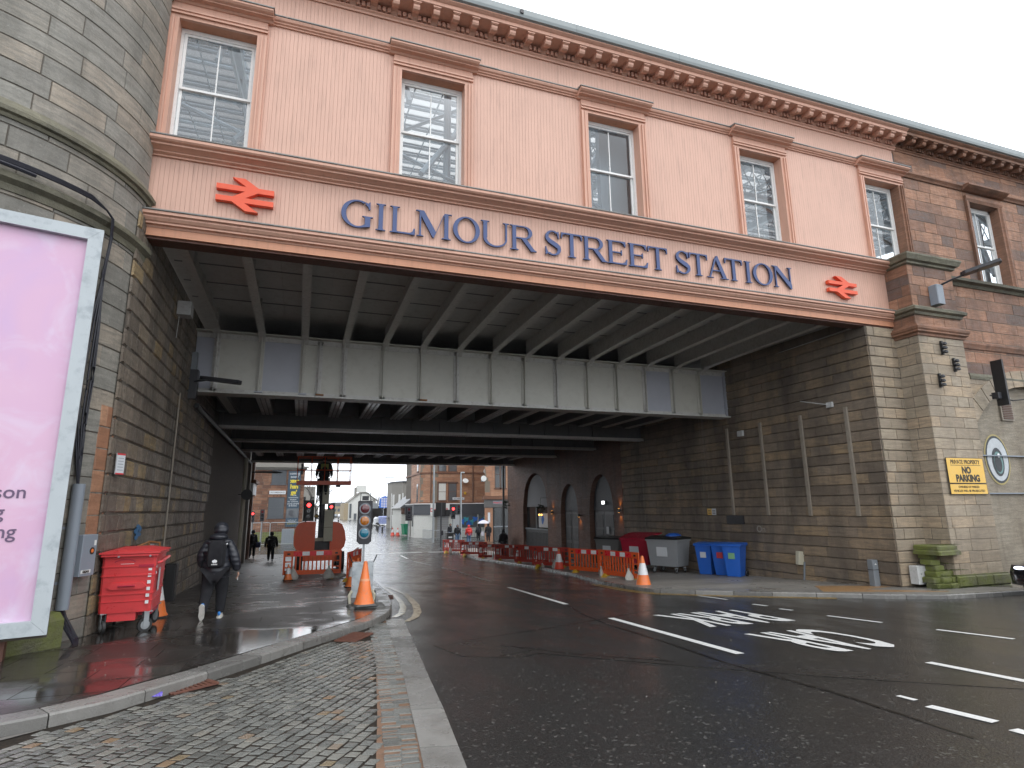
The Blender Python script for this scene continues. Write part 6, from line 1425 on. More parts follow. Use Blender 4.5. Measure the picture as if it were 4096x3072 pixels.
# car nosing into frame at the right edge
car = thing('parked_car', 'black car with a lit headlight cut off by the right edge', 'car', (16.0, 8.98, G(16.5, 9)))
prof = [(0.02, .28), (0.0, .55), (.10, .72), (.9, .93), (1.25, 1.0), (1.9, 1.42), (3.0, 1.48), (3.9, 1.35), (4.15, .95), (4.2, .5), (4.1, .25), (3.75, .22), (.35, .22)]
v = []
for y, ins in ((-.90, .10), (-.70, 0), (.70, 0), (.90, .10)): v += [(x + (ins * (1 if x < 2 else -1)), y, z - (ins if z > .9 else 0)) for x, z in prof]
m = len(prof); f = [(k * m + i, k * m + (i + 1) % m, (k + 1) * m + (i + 1) % m, (k + 1) * m + i) for k in range(3) for i in range(m)] + [tuple(range(m)), tuple(range(4 * m - 1, 3 * m - 1, -1))]
cb_ = MB(); cb_.add(v, f, .4); cb_.build('body', 'car_black', car, smooth=True)
for x in (.78, 3.4):
    for y in (-.80, .80):
        w = MB().cyl((x, y - .1, .31), (x, y + .1, .31), .31, n=22).build('wheel', 'rubber', car); MB().cyl((x, y - .11 if y < 0 else y + .11, .31), (x, y, .31), .19, n=12).build('rim', 'alu', w)
for y in (-.66, .66): MB().ball((.075, y, .66), .045, .13, .045, 12, 6).build('headlight', 'headlight', car)
MB().box(-.01, .02, -.45, .45, .34, .52).build('grille', 'black_metal', car); MB().prism([(1.3, 1.0), (1.88, 1.39), (1.95, 1.38), (1.40, .98)], -.68, .68, 'y').build('windscreen', 'dark_glass', car)

# =================================================================== PEOPLE
def skin_body(name, joints, edges, mat, parent, root=0, sub=2):
    me = bpy.data.meshes.new(name); me.from_pydata([j[0] for j in joints], edges, [])
    o = bpy.data.objects.new(name, me); COL.objects.link(o); o.parent = parent
    me.materials.append(MATS[mat])
    sm = o.modifiers.new('skin', 'SKIN'); sm.use_smooth_shade = True; sm.branch_smoothing = .6
    for i, d in enumerate(me.skin_vertices[0].data):
        r = joints[i][1]; d.radius = (r, r) if isinstance(r, (int, float)) else r; d.use_root = (i == root)
    ss = o.modifiers.new('sub', 'SUBSURF'); ss.levels = sub; ss.render_levels = sub
    return o
def person(label, x, y, off, face, coat='cloth_black', legs='cloth_black', H=1.72, hood=True, stride=.0, bulk=1.0, longcoat=False, group=None, hoodmat=None, simple_=True, shoes='rubber'):
    """face: heading angle the person looks towards; local +Y is forward"""
    t = thing('person', label, 'person', place(x, y, off), face - PI / 2, group); k = H / 1.72
    def P(a, b, c): return (a * k, b * k, c * k)
    s_ = stride; F = 1.38
    # one continuous body: pelvis, spine, arms, legs
    J = [(P(0, 0, .93), .15 * bulk), (P(0, 0, 1.12), .155 * bulk), (P(0, .01, 1.32), .175 * bulk), (P(0, .01, 1.44), .12), (P(0, .02, 1.52), .06),
         (P(-.17 * bulk, 0, 1.40), .08), (P(-.22 * bulk, -.03 - s_ * .1, 1.14), .065), (P(-.25 * bulk, .08 - s_ * .2, .92), .05), (P(-.24 * bulk, .12 - s_ * .2, .84), .042),
         (P(.17 * bulk, 0, 1.40), .08), (P(.22 * bulk, -.03 + s_ * .1, 1.14), .065), (P(.25 * bulk, .08 + s_ * .25, .92), .05), (P(.24 * bulk, .12 + s_ * .25, .84), .042)]
    E_ = [(0, 1), (1, 2), (2, 3), (3, 4), (3, 5), (5, 6), (6, 7), (7, 8), (3, 9), (9, 10), (10, 11), (11, 12)]
    J = [(p, r * k * F) for p, r in J]
    skin_body('coat', J, E_, coat, t)
    L = [(P(0, 0, .92), .17 * k), (P(-.10, 0, .86), .135 * k), (P(-.11, .03 - s_ * .5, .48 + abs(s_) * .1), .10 * k), (P(-.11, -.02 - s_ * 1.4, .10 + abs(s_) * .35), .075 * k), (P(.10, 0, .86), .135 * k), (P(.11, .04 + s_ * .45, .48), .10 * k), (P(.11, .0 + s_ * .5, .09), .075 * k)]
    skin_body('trousers', L, [(0, 1), (1, 2), (2, 3), (0, 4), (4, 5), (5, 6)], legs, t)
    if not longcoat: MB().lathe([(.19 * k * bulk, .80 * k), (.195 * k * bulk, .84 * k), (.19 * k * bulk, 1.0 * k)], n=14, sy=.75).build('coat_hem', coat, t, smooth=True)
    if longcoat: MB().lathe([(.17 * k * bulk, .55 * k), (.20 * k * bulk, .58 * k), (.18 * k * bulk, .95 * k), (.15 * k, 1.1 * k)], n=14, sy=.8).build('coat_skirt', coat, t, smooth=True)
    hm = hoodmat or coat
    MB().ball((0, .03 * k, 1.62 * k), .085 * k, .10 * k, .115 * k, 14, 10).build('head', 'skin', t, smooth=True)
    if hood: MB().ball((0, .0, 1.62 * k), .118 * k, .125 * k, .14 * k, 14, 10).build('hood', hm, t, smooth=True)
    else: MB().ball((0, .0, 1.65 * k), .095 * k, .105 * k, .10 * k, 14, 10).build('hair', 'cloth_black', t, smooth=True)
    for sx, yy, zz_ in ((-1, -.02 - s_ * 1.4, .03 + abs(s_) * .35), (1, .0 + s_ * .5, 0)): MB().ball((sx * .11 * k, yy * k + .05 * k, zz_ * k + .045 * k), .05 * k, .13 * k, .05 * k, 12, 6).build('shoe', shoes, t, smooth=True)
    for sx, sy in ((-1, -s_ * .2), (1, s_ * .25)): MB().ball((sx * .235 * bulk * k, (.13 + sy) * k, .80 * k), .032 * k, .042 * k, .06 * k, 10, 6).build('hand', 'skin', t, smooth=True)
    return t
# the walker in the foreground, seen from behind, mid-stride
wk = thing('person', 'person in black puffer jacket with backpack walking into the underpass', 'person', place(-1.45, 13.05, .12), math.radians(-2))
Jk = [((0, 0, .86), .205), ((0, .01, 1.0), .235), ((0, .03, 1.16), .245), ((0, .05, 1.31), .25), ((0, .055, 1.42), .17), ((0, .06, 1.50), .10),
      ((-.19, .05, 1.38), .11), ((-.255, .03, 1.22), .105), ((-.285, .03, 1.10), .10), ((-.27, .11, .98), .088), ((-.20, .19, .90), .07),
      ((.19, .05, 1.38), .11), ((.265, .02, 1.22), .105), ((.32, -.01, 1.08), .10), ((.35, .03, .94), .088), ((.37, .06, .84), .068)]
skin_body('puffer_jacket', Jk, [(0, 1), (1, 2), (2, 3), (3, 4), (4, 5), (4, 6), (6, 7), (7, 8), (8, 9), (9, 10), (4, 11), (11, 12), (12, 13), (13, 14), (14, 15)], 'jacket', wk)
Lg = [((0, 0, .90), .19), ((-.105, 0, .82), .155), ((-.125, -.02, .48), .115), ((-.135, -.24, .20), .085), ((-.135, -.30, .155), .07), ((.105, 0, .82), .155), ((.12, .09, .47), .115), ((.115, .06, .12), .085), ((.115, .06, .08), .08)]
skin_body('trousers', Lg, [(0, 1), (1, 2), (2, 3), (3, 4), (0, 5), (5, 6), (6, 7), (7, 8)], 'cloth_black', wk)
MB().lathe([(.235, .74), (.25, .77), (.255, .92), (.245, 1.05)], (0, .01, 0), 20, sy=.74).build('jacket_hem', 'jacket', wk, smooth=True)
MB().ball((.02, .10, 1.63), .09, .105, .12, 16, 12).build('head', 'skin', wk, smooth=True)
MB().ball((.02, .075, 1.635), .142, .15, .155, 18, 12).build('raised_hood', 'jacket', wk, smooth=True); MB().ball((0, -.01, 1.49), .175, .15, .085, 16, 8).build('hood_collar', 'jacket', wk, smooth=True)
bk = MB(); v = []
prof = [(.10, .93, .09), (.155, .97, .12), (.165, 1.15, .135), (.155, 1.36, .12), (.10, 1.44, .07)]
for hw, z, dp in prof: v += [(-hw, -.14, z), (-hw * .8, -.14 - dp, z), (hw * .8, -.14 - dp, z), (hw, -.14, z), (hw, -.05, z), (-hw, -.05, z)]
f = [(k * 6 + i, k * 6 + (i + 1) % 6, (k + 1) * 6 + (i + 1) % 6, (k + 1) * 6 + i) for k in range(4) for i in range(6)] + [(5, 4, 3, 2, 1, 0), tuple(24 + i for i in range(6))]
bk.add(v, f, .4); bpk = bk.build('backpack', 'cloth_black', wk, smooth=True)
bb_ = bpk.modifiers.new('b', 'BEVEL'); bb_.width = .02; bb_.segments = 3
for sx in (-1, 1): MB().tube([(sx * .10, -.10, 1.42), (sx * .12, .0, 1.50), (sx * .13, .14, 1.42)], .022, 6).build('strap', 'cloth_black', bpk)
# trefoil and wordmark on the bag
lg_ = MB(); zc, yc = 1.035, -.2745
for a, l in ((90, .062), (128, .058), (52, .058)):
    a_ = math.radians(a); ux, uz = math.cos(a_), math.sin(a_); px, pz2 = -uz, ux
    lg_.add([(px * w_ * .025 + ux * d, yc - .001 * (a == 90), zc + pz2 * w_ * .025 + uz * d) for d, w_ in ((.004, .3), (.018, .8), (.035, 1), (.052, .6), (l, 0), (.052, -.6), (.035, -1), (.018, -.8), (.004, -.3))], [tuple(range(9))], .4)
lg_.build('trefoil_logo', 'logo_white', bpk)
text('adidas', .042, 'logo_white', face_cam(0, -.2755, .995), bpk, 'wordmark', bold=.001, extrude=.0005)
MB().add([(0, 0, 0)], []) if False else None
fl_ = MB(); fl_.prism([(.14, 1.36), (.19, 1.36), (.175, 1.385)], -.125, -.12, 'y'); fl_.build('shoulder_logo', 'logo_white', wk)
def shoe(par, M_, sole_up=False):
    sp = [(-.045, -.12), (-.02, -.15), (.02, -.15), (.045, -.12), (.05, .02), (.045, .10), (.01, .15), (-.025, .14), (-.05, .06), (-.042, -.02)]
    s0 = MB().prism(sp, 0, .035, 'z', M=M_).build('sole', 'shoe_white', par)
    MB().ball((0, 0, .06), .045, .135, .05, 14, 8, M=M_).build('upper', 'shoe_white', par, smooth=True); MB().ball((0, -.115, .085), .03, .03, .04, 10, 6, M=M_).build('heel_tab', 'shoe_blue', par, smooth=True)
shoe(wk, Matrix.Translation((.12, .10, 0))); shoe(wk, Matrix.Translation((-.135, -.335, .155)) @ Matrix.Rotation(math.radians(-74), 4, 'X'))
def hand(par, M_, side=1):
    hj = [((0, 0, 0), .024), ((0, .002, -.045), (.018, .036)), ((0, .004, -.075), (.014, .036))]
    skin_body('palm', [((M_ @ Vector(p)), r) for p, r in hj], [(0, 1), (1, 2)], 'skin', par, sub=1)
    for i, (dy, l) in enumerate(((-.028, .052), (-.009, .062), (.010, .058), (.028, .045))):
        pts = [(0, dy, -.07), (.006 * side, dy, -.07 - l * .45), (.020 * side, dy, -.07 - l * .8), (.034 * side, dy, -.07 - l)]
        MB().tube([M_ @ Vector(p) for p in pts], [.0095, .0088, .008, .0065], 6).build('finger', 'skin', par, smooth=True)
    MB().tube([M_ @ Vector(p) for p in ((0, .025, -.02), (.004, .05, -.045), (.008, .058, -.075))], [.012, .010, .008], 6).build('thumb', 'skin', par, smooth=True)
hand(wk, Matrix.Translation((.388, .07, .83)), -1); hand(wk, Matrix.Translation((-.20, .22, .89)) @ Matrix.Rotation(.5, 4, 'X'), 1)
MB().cyl((.385, .06, .76), (.385, .065, .67), .006, n=8).build('cigarette', 'logo_white', wk)
# people on the left in the shade
person('person in dark clothes with a blue bag standing at the far left exit', -2.75, 42.6, .12, PI / 2, 'cloth_black', 'cloth_black', 1.74, True, 0.02)
bgm = MB().cbox(-.14, .14, -.08, .08, -.17, .17, .03).build('shoulder_bag', 'cloth_navy'); bgm.location = (-2.4, 42.6, G(-2.5, 42, .95)); bgm['label'] = 'small navy bag hanging at the side of the person on the far left'; bgm['category'] = 'bag'
person('stout person in a dark padded coat walking away on the left pavement', -1.50, 39.6, .12, PI / 2, 'cloth_black', 'cloth_black', 1.72, True, .05, 1.35, False)
# boom lift with operator
lift = thing('boom_lift', 'orange boom lift parked on the left pavement with its basket raised', 'boom lift', place(1.0, 30.6, .12))
ZL = 0.0
for sx, x0, x1 in ((-1, -1.15, -.25), (1, .42, 1.15)):
    prof = [(-1.05, .95), (-1.17, 1.15), (-1.19, 1.55), (-1.12, 1.95), (-.98, 2.14), (-.78, 2.2), (-.25, 2.2), (-.25, .88), (-.88, .86)] if sx < 0 else [(.42, 2.2), (.78, 2.16), (.95, 2.05), (1.08, 1.75), (1.14, 1.35), (1.08, 1.05), (.95, .9), (.42, .86)]
    MB().prism(prof, -.9, 1.1, 'y').build('engine_cover', 'lift_orange', lift)
MB().box(-.25, .42, -.6, 1.0, .9, 1.35).build('turntable', 'black_metal', lift); MB().box(-1.0, 1.0, -1.1, 1.3, .45, .85).build('chassis', 'lift_orange', lift); MB().box(-.55, .2, -.62, -.5, 1.3, 1.45).build('hydraulic_block', 'lift_cream', lift)
for sx in (-1, 1):
    for yy in (-1.0, 1.1): MB().cyl((sx * .75, yy, .42), (sx * 1.08, yy, .42), .42, n=20).build('wheel', 'rubber', lift)
MB().box(.12, .52, -1.0, -.85, 1.30, 2.72).build('lower_boom_box', 'lift_cream', lift); MB().box(.12, .50, -1.003, -1.001, 1.93, 1.945).build('panel_gap', 'black_metal', lift)
MB().box(-.12, .14, -.55, -.25, 1.3, 3.9).build('telescopic_boom', 'black_metal', lift); MB().box(-.02, .28, -1.05, -.6, 3.0, 4.22).build('upper_boom', 'lift_cream', lift); MB().box(-.3, -.08, -1.0, -.7, 3.4, 4.2).build('levelling_link', 'fascia_dark', lift)
MB().tube([(-.18, -.9, 3.6), (-.05, -.6, 2.6), (.1, -.5, 1.5)], .035, 6).build('hose', 'cable_black', lift); MB().box(-.75, -.68, -.9, -.8, 2.18, 2.42).build('mirror_arm', 'black_metal', lift)
bz0 = 3.90
MB().box(-1.22, 1.22, -1.55, -.75, bz0 - .02, bz0 + .16).build('basket_floor', 'lift_orange', lift)
bkm = []
for sx in (-1.2, -.58, .0, .6, 1.2):
    for yy in (-1.53, -.77): MB().cyl((sx, yy, bz0 + .1), (sx, yy, bz0 + 1.28), .018, n=6).build('basket_post', 'lift_orange', lift)
for z in (.66, 1.27):
    for yy in (-1.53, -.77): MB().cyl((-1.2, yy, bz0 + z), (1.2, yy, bz0 + z), .018, n=6).build('basket_rail', 'lift_orange', lift)
    for sx in (-1.2, 1.2): MB().cyl((sx, -1.53, bz0 + z), (sx, -.77, bz0 + z), .018, n=6).build('basket_rail', 'lift_orange', lift)
MB().box(-1.05, -.95, -1.5, -1.42, bz0 + .45, bz0 + .95).build('control_panel', 'fascia_dark', lift); MB().box(.55, .75, -1.3, -1.2, bz0 - .12, bz0 - .02).build('footswitch', 'black_metal', lift)
op = person('worker in a dark hi-vis vest standing in the lift basket, head hidden by the girder', 1.0, 29.5, .12, PI / 2, 'cloth_black', 'cloth_black', 1.75, False, 0, 1.35)
op.location.z = G(1, 30.6, .12) + bz0 + .16 - .62
MB().box(-.17, .17, -.235, -.22, 1.18, 1.42).build('hivis_patch', 'hivis', op)
# =================================================================== BEYOND THE BRIDGE
def winbox(par, x0, x1, z0, z1, y, frame='white_wood', pane='dark_glass', bars=(1, 1), d=.10, axis='y', curtain=False):
    """sash window set into a wall whose face is at y (or x when axis='x', facing -x)"""
    def bx_(a0, a1, d0, d1, b0, b1):
        return MB().box(a0, a1, y + d0, y + d1, b0, b1) if axis == 'y' else MB().box(y + d0, y + d1, a0, a1, b0, b1)
    w = bx_(x0, x1, -.015, .02, z0, z1).build('window', frame, par)
    wd = .05; mx_, mz_ = (x0 + x1) / 2, (z0 + z1) / 2
    for (p, q) in ((z0 + wd, mz_ - wd / 2), (mz_ + wd / 2, z1 - wd)): bx_(x0 + wd, x1 - wd, -.022, -.0155, p, q).build('pane', pane, w)
    bx_(x0 - .1, x1 + .1, -.10, .02, z0 - .12, z0 - .003).build('sill', frame if frame != 'white_wood' else 'brown_sandstone', w)
    return w
far = lambda y: -1.5
# ---- sandstone building with banner on the left (end of the cross street)
bl = thing('brown_sandstone_building', 'brown block-built corner building with the theatre banner', 'building')
YB = 69.0; XB0, XB1, ZB0, ZB1 = -9.0, .30, -1.6, 6.35
MB().box(XB0, XB1 - .01, YB + .03, YB + 14, ZB0, ZB1).build('core', 'joint', bl)
winsL = [(-3.05, -1.55, 4.45, 5.95), (-3.2, -1.6, .90, 3.05), (-8.2, -6.7, 4.45, 5.95)]
masonry('stone_block', Path([(XB0, YB), (XB1, YB)]), courses(-.55, .325, 20), .78, 'brown_sandstone', bl, proud=.03, bevel=.012, gap=.02, maxparts=220, key=lambda b: -b[0], holes=[(w[0] - XB0, w[1] - XB0, w[2], w[3]) for w in winsL], joint='pale_joint')
masonry('stone_block', Path([(XB1, YB), (XB1, YB + 12)]), courses(-.55, .325, 20), .78, 'brown_sandstone', bl, proud=.03, bevel=.012, gap=.02, maxparts=0, joint='pale_joint')
MB().box(XB0, XB1 + .1, YB - .12, YB, -1.6, -.56).build('base_course', 'mossy_stone', bl)
for i, w in enumerate(winsL):
    o = winbox(bl, w[0] + .02, w[1] - .02, w[2], w[3], YB + .035, 'fascia_dark', 'grey_glass')
    MB().box(w[0] - .12, w[1] + .12, YB - .02, YB + .1, w[3] + .003, w[3] + .28).build('lintel', 'orange_sandstone', bl)
for z, o in ((5.95, .1), (6.05, .22), (6.2, .4)): MB().box(XB0, XB1 + o, YB - o, YB + .2, z + .003, z + .15).build('cornice', 'grey_harling', bl)
MB().box(XB0, XB1 - .1, YB + .3, YB + 13, 6.35, 6.9).build('parapet', 'grey_harling', bl)
bn = thing('theatre_banner', 'tall dark blue coming soon exchange banner with yellow lettering', 'banner', (-.72, YB - .12, .55))
MB().box(-.64, .64, -.015, .015, -.62, 5.30).build('cloth', 'poster_blue', bn)
text('coming\nsoon!', .36, 'sign_white', face_cam(0, -.02, 4.92), bn, bold=.004, extrude=.001)
text(':exc\nhan\nge\'', .62, 'poster_yellow', face_cam(.02, -.02, 4.05), bn, bold=.02, extrude=.001, spacing=.9)
text('A new\ncommunity\ntheatre\nfor children,\nyoung people\n& families', .22, 'sign_white', face_cam(0, -.02, 2.62), bn, bold=.001, extrude=.001)
MB().box(-.62, .62, -.02, -.016, .32, 1.30).build('photo_print', 'grey_glass', bn); MB().box(-.35, .1, -.024, -.021, .5, 1.1).build('photo_detail', 'fascia_dark', bn)
text('see what your self\n@theexchange', .12, 'sign_white', face_cam(0, -.02, .05), bn, extrude=.001); text('exchangetheatre.org', .115, 'poster_yellow', face_cam(0, -.02, -.33), bn, extrude=.001)
sn = thing('street_name_plate', 'white OLD SNEDDON ST plate on the brown building', 'street sign', (-2.35, YB - .06, 3.55)); MB().box(-.82, .82, -.01, .01, -.18, .18).build('plate', 'sign_white', sn); text('OLD SNEDDON ST', .2, 'ink', face_cam(0, -.015, -.07), sn, bold=.003, extrude=.001, sx=.85)
for dx in (-.35, .0, .35): MB().box(dx - .04, dx + .04, -.02, .02, -.42, -.28).build('numeral', 'ink', sn)
# mesh fence panels and cabinet in front of it
def mesh_fence(x, y, w, label, rz=0):
    t = thing('mesh_fence_panel', label, 'fence', (x, y, -1.5), rz, 'grey mesh fence panels at the junction')
    MB().tube([(-w / 2, 0, .1), (-w / 2, 0, 1.95), (-w / 2 + .08, 0, 2.05), (w / 2 - .08, 0, 2.05), (w / 2, 0, 1.95), (w / 2, 0, .1), (-w / 2, 0, .14)], .03, 6).build('frame', 'galvanised', t)
    mb = MB()
    for k in range(int(w / .2)): mb.box(-w / 2 + k * .2, -w / 2 + k * .2 + .006, 0, .004, .12, 2.0)
    for k in range(8): mb.box(-w / 2, w / 2, 0, .004, .3 + k * .22, .306 + k * .22)
    mb.build('mesh', 'galvanised', t, kind='stuff'); MB().box(w / 2 - .2, w / 2 + .2, -.15, .15, 0, .14).build('block', 'foot_yellow', t)
mesh_fence(-4.0, 60.2, 3.0, 'leftmost grey mesh fence panel'); mesh_fence(-1.22, 60.0, 2.5, 'mesh fence panel in front of the grey cabinet'); mesh_fence(1.2, 59.8, 2.2, 'mesh fence panel behind the boom lift')
kc = MB().cbox(-.55, .55, -.2, .2, 0, 1.35, .02).build('street_cabinet', 'grey_paint'); kc.location = (-.95, 62.5, -1.45); kc['label'] = 'grey telecom cabinet behind the mesh fence'; kc['category'] = 'cabinet'
# ---- signal heads
def signal(x, y, h, label, facing='back', pole=True, lit=False, z0=None, arrow=False, scale=1.0, backboard=True):
    t = thing('traffic_signal', label, 'traffic signal', (x, y, G(x, y, .1) if z0 is None else z0))
    if pole: MB().cyl((0, 0, 0), (0, 0, h), .055, n=8).build('pole', 'galvanised', t)
    s_ = scale
    MB().box(-.17 * s_, .17 * s_, -.22, -.08, h - .95 * s_, h + .05).build('signal_head', 'dark_plastic', t)
    if backboard: MB().box(-.26 * s_, .26 * s_, -.07, -.05, h - 1.05 * s_, h + .12).build('backboard', 'black_metal', t)
    for i, mt in enumerate((('lit_red' if lit else 'lens_red'), 'dark_plastic', 'dark_plastic')):
        MB().cyl((0, -.235, h - .15 * s_ - i * .28 * s_), (0, -.221, h - .15 * s_ - i * .28 * s_), .10 * s_, n=12).build('lens', mt if i == 0 else 'dark_glass', t)
    return t
signal(.55, 41.0, 3.55, 'traffic signal showing red just left of the boom', lit=True, scale=1.25)
sg2 = thing('no_entry_sign', 'small round lit sign beside the red signal behind the boom', 'sign', (1.05, 40.9, 1.25)); MB().cyl((0, -.05, 0), (0, .0, 0), .14, n=16).build('disc', 'black_metal', sg2); MB().cyl((0, -.06, 0), (0, -.051, 0), .09, n=12).build('face', 'sign_yellow', sg2)
signal(2.2, 46.5, 3.45, 'red traffic signal standing right of the boom above the cream box', lit=True)
signal(-3.35, 50.0, 2.9, 'distant red signal on a post at the left exit', lit=True, scale=.8, backboard=False)
t = signal(-2.7, 50.5, 3.05, 'unlit pedestrian signal head beside the left red signal', scale=.9, backboard=False)
push = MB().box(-.1, .1, -.12, 0, 1.0, 1.5).build('push_button', 'foot_yellow'); push.location = (-3.2, 49.9, -1.4); push['label'] = 'yellow push button box on the left crossing post'; push['category'] = 'push button'
# big signal back on the right with pole
t = thing('traffic_signal', 'large black signal head seen from behind on the right corner', 'traffic signal', place(11.35, 50.2, .1))
MB().cyl((0, 0, 0), (0, 0, 3.7), .07, n=8).build('pole', 'dark_plastic', t); MB().box(-.48, .40, -.05, .05, 2.55, 3.72).build('backboard', 'black_metal', t); MB().box(-.62, -.45, -.1, .1, 2.5, 3.1).build('side_head', 'black_metal', t); MB().box(.38, .72, -.1, .1, 2.55, 3.1).build('side_head', 'black_metal', t); MB().box(-.02, .18, -.1, .05, 1.0, 1.4).build('push_button', 'dark_plastic', t)
signal(13.0, 52.8, 3.35, 'red traffic signal over the yellow push button on the right corner', lit=True, backboard=False, scale=1.1)
signal(10.95, 64, 3.35, 'black signal heads in front of the white corner shop', scale=1.3)
signal(13.6, 53.2, 3.5, 'second unlit head right of the red signal', pole=False, backboard=False, scale=.8)
for x, y, lab in ((17.9, 140, 'tiny far signal in front of the white house, left one'), (22.5, 160, 'tiny far signal in front of the white house, right one')): signal(x, y, 4.2, lab, scale=1.6)
def lamp_post(x, y, h, arm, label, r=.09, mat='galvanised'):
    t = thing('lamp_post', label, 'lamp post', place(x, y, .1)); MB().cyl((0, 0, 0), (0, 0, h), r, r * .6, n=8).build('column', mat, t)
    if arm: MB().box(min(0, arm), max(0, arm), -.1, .1, h - .02, h + .1).build('lantern', 'alu', t)
    return t
lamp_post(12.35, 58.0, 9.5, 0, 'tall grey lamp post left of the big black signal', .12); lamp_post(15.1, 58.0, 6.75, .35, 'tall pale lamp post right of the bay windows', .13)
lamp_post(15.7, 250, 11.9, 0, 'very distant thin dark mast over the parked cars', .16, 'grey_paint')
MB_ = MB().box(-1.2, 1.2, -.2, .2, -.12, .12).build('distant_lantern', 'alu'); MB_.location = (20.7, 150, 9.4); MB_['label'] = 'small street lantern floating against the white sky'; MB_['category'] = 'lamp'
# ---- orange tenement on the right corner
tn = thing('orange_sandstone_tenement', 'orange sandstone corner tenement above the white ground floor shop', 'building')
YT = 70.0; ZG = 2.20
def tpoly(): return [(13.6, YT + 6), (13.6, YT + 1.6), (15.1, YT), (30, YT), (30, YT + 12), (13.6, YT + 12)]
MB().prism(tpoly(), 2.9, 16.5, 'z').build('upper_core', 'joint', tn)
sides = [((13.6, YT + 12), (13.6, YT + 1.6)), ((13.6, YT + 1.6), (15.1, YT)), ((15.1, YT), (30, YT))]
whole = Path([(13.6, YT + 8), (13.6, YT + 1.6), (15.1, YT), (25, YT)])
L0 = 6.4; L1 = L0 + math.hypot(1.5, 1.6)
TW = [(L1 + .35, L1 + 1.3, 2.60, 4.65), (L1 + 1.62, L1 + 2.6, 2.60, 4.65), (L1 + .35, L1 + 1.3, 6.05, 8.4), (L1 + 1.62, L1 + 2.6, 6.05, 8.4)]
masonry('stone_block', whole, courses(2.30, .38, 26), 1.05, 'orange_sandstone', tn, proud=.012, bevel=.006, gap=.014, maxparts=240, key=lambda b: b[2], holes=TW, seg=.5, joint='pale_joint')
for a, b, z0, z1 in TW:
    x0, x1 = 15.1 + a - L1, 15.1 + b - L1; w_ = winbox(tn, x0, x1, z0, z1, YT, 'frame_brown', 'curtain' if (x0 < 16 and z0 < 4) else 'grey_glass')
    MB().box(x0 - .12, x0, YT - .05, YT + .1, z0, z1).build('jamb', 'frame_brown', tn); MB().box(x0 - .14, x1 + .14, YT - .07, YT + .1, z1 + .003, z1 + .18).build('lintel', 'frame_brown', tn)
for (sx, sy) in ((13.58, YT + 3.4),): 
    for z0, z1 in ((2.5, 4.7), (6.2, 8.4)): winbox(tn, sy - .5, sy + .5, z0, z1, 13.57, 'frame_brown', 'grey_glass', axis='x')
for z in (5.82, 2.28):
    for (a, b) in sides:
        d = Vector((b[0] - a[0], b[1] - a[1])); nrm = Vector((d.y, -d.x)).normalized() * .12
        mb = MB(); mb.add([(a[0], a[1], z), (b[0], b[1], z), (b[0] + nrm.x, b[1] + nrm.y, z), (a[0] + nrm.x, a[1] + nrm.y, z), (a[0], a[1], z + .16), (b[0], b[1], z + .16), (b[0] + nrm.x, b[1] + nrm.y, z + .16), (a[0] + nrm.x, a[1] + nrm.y, z + .16)], [(0, 1, 2, 3), (4, 5, 6, 7), (0, 1, 5, 4), (2, 3, 7, 6), (1, 2, 6, 5), (0, 3, 7, 4)]); mb.build('string_course', 'brown_sandstone', tn)
MB().cyl((19.7, YT - .1, 2.3), (19.7, YT - .1, 9), .07, n=8).build('downpipe', 'frame_brown', tn); MB().cyl((14.6, YT + .3, 2.3), (14.6, YT + .3, 9), .06, n=8).build('downpipe', 'frame_brown', tn)
MB().cyl((18.7, YT - .3, 4.9), (18.7, YT - .36, 4.95), .36, n=16).build('satellite_dish', 'white_plain', tn); MB().cyl((21.3, YT - .4, 6.1), (21.3, YT - .46, 6.1), .36, n=16).build('satellite_dish', 'white_plain', tn)
MB().box(18.6, 18.85, YT - .12, YT - .02, 3.3, 3.6).build('alarm_box', 'foot_yellow', tn)
sp_ = thing('street_name_plate', 'white street name plate on the orange tenement', 'street sign', (17.9, YT - .08, 2.82)); MB().box(-.72, .72, -.01, .01, -.14, .14).build('plate', 'sign_white', sp_); text('OLD SNEDDON ST', .17, 'ink', face_cam(0, -.015, -.06), sp_, bold=.002, extrude=.001, sx=.85)
# ground floor shop
shp = thing('corner_shop_front', 'white and dark grey corner shop under the orange tenement', 'shopfront')
def pr2(poly, z0, z1, mat, name, par): return MB().prism(poly, z0, z1, 'z').build(name, mat, par)
gp_ = [(12.9, YT + 8), (12.9, YT + 1.4), (14.9, YT - .1), (30, YT - .1), (30, YT + 4), (13.5, YT + 9)]
pr2(gp_, -1.7, .95, 'white_harling', 'white_wall', shp); pr2([(12.9, YT + 8), (12.9, YT + 1.4), (14.9, YT - .1), (16.0, YT - .1), (16, YT + 4), (13.5, YT + 9)], .953, 2.0 - 1.1, 'white_harling', 'white_wall', shp) if False else None
def side_pt(s_):
    # plan position along the shop front: diagonal then straight
    if s_ < 2.5: return (12.9 + 2.0 * s_ / 2.5, YT + 1.4 - 1.5 * s_ / 2.5)
    return (14.9 + (s_ - 2.5), YT - .1)
fas = [(12.82, YT + 8), (12.82, YT + 1.35), (14.87, YT - .2), (30, YT - .2), (30, YT + 3), (13.5, YT + 9)]
pr2(fas, .955, 2.18, 'fascia_dark', 'fascia', shp); pr2([(p[0] - .08 if p[0] < 14 else p[0], p[1] - .1 if p[1] < YT + 2 else p[1]) for p in fas], 2.185, 2.27, 'white_wood', 'fascia_cornice', shp)
t = thing('shop_sign', 'white shop sign with red letters and a round ring emblem', 'sign', (13.75, YT + .42, 1.45), math.radians(-38)); 
t.location = (15.6, YT - .35, 1.45); t.rotation_euler = (0, 0, 0)
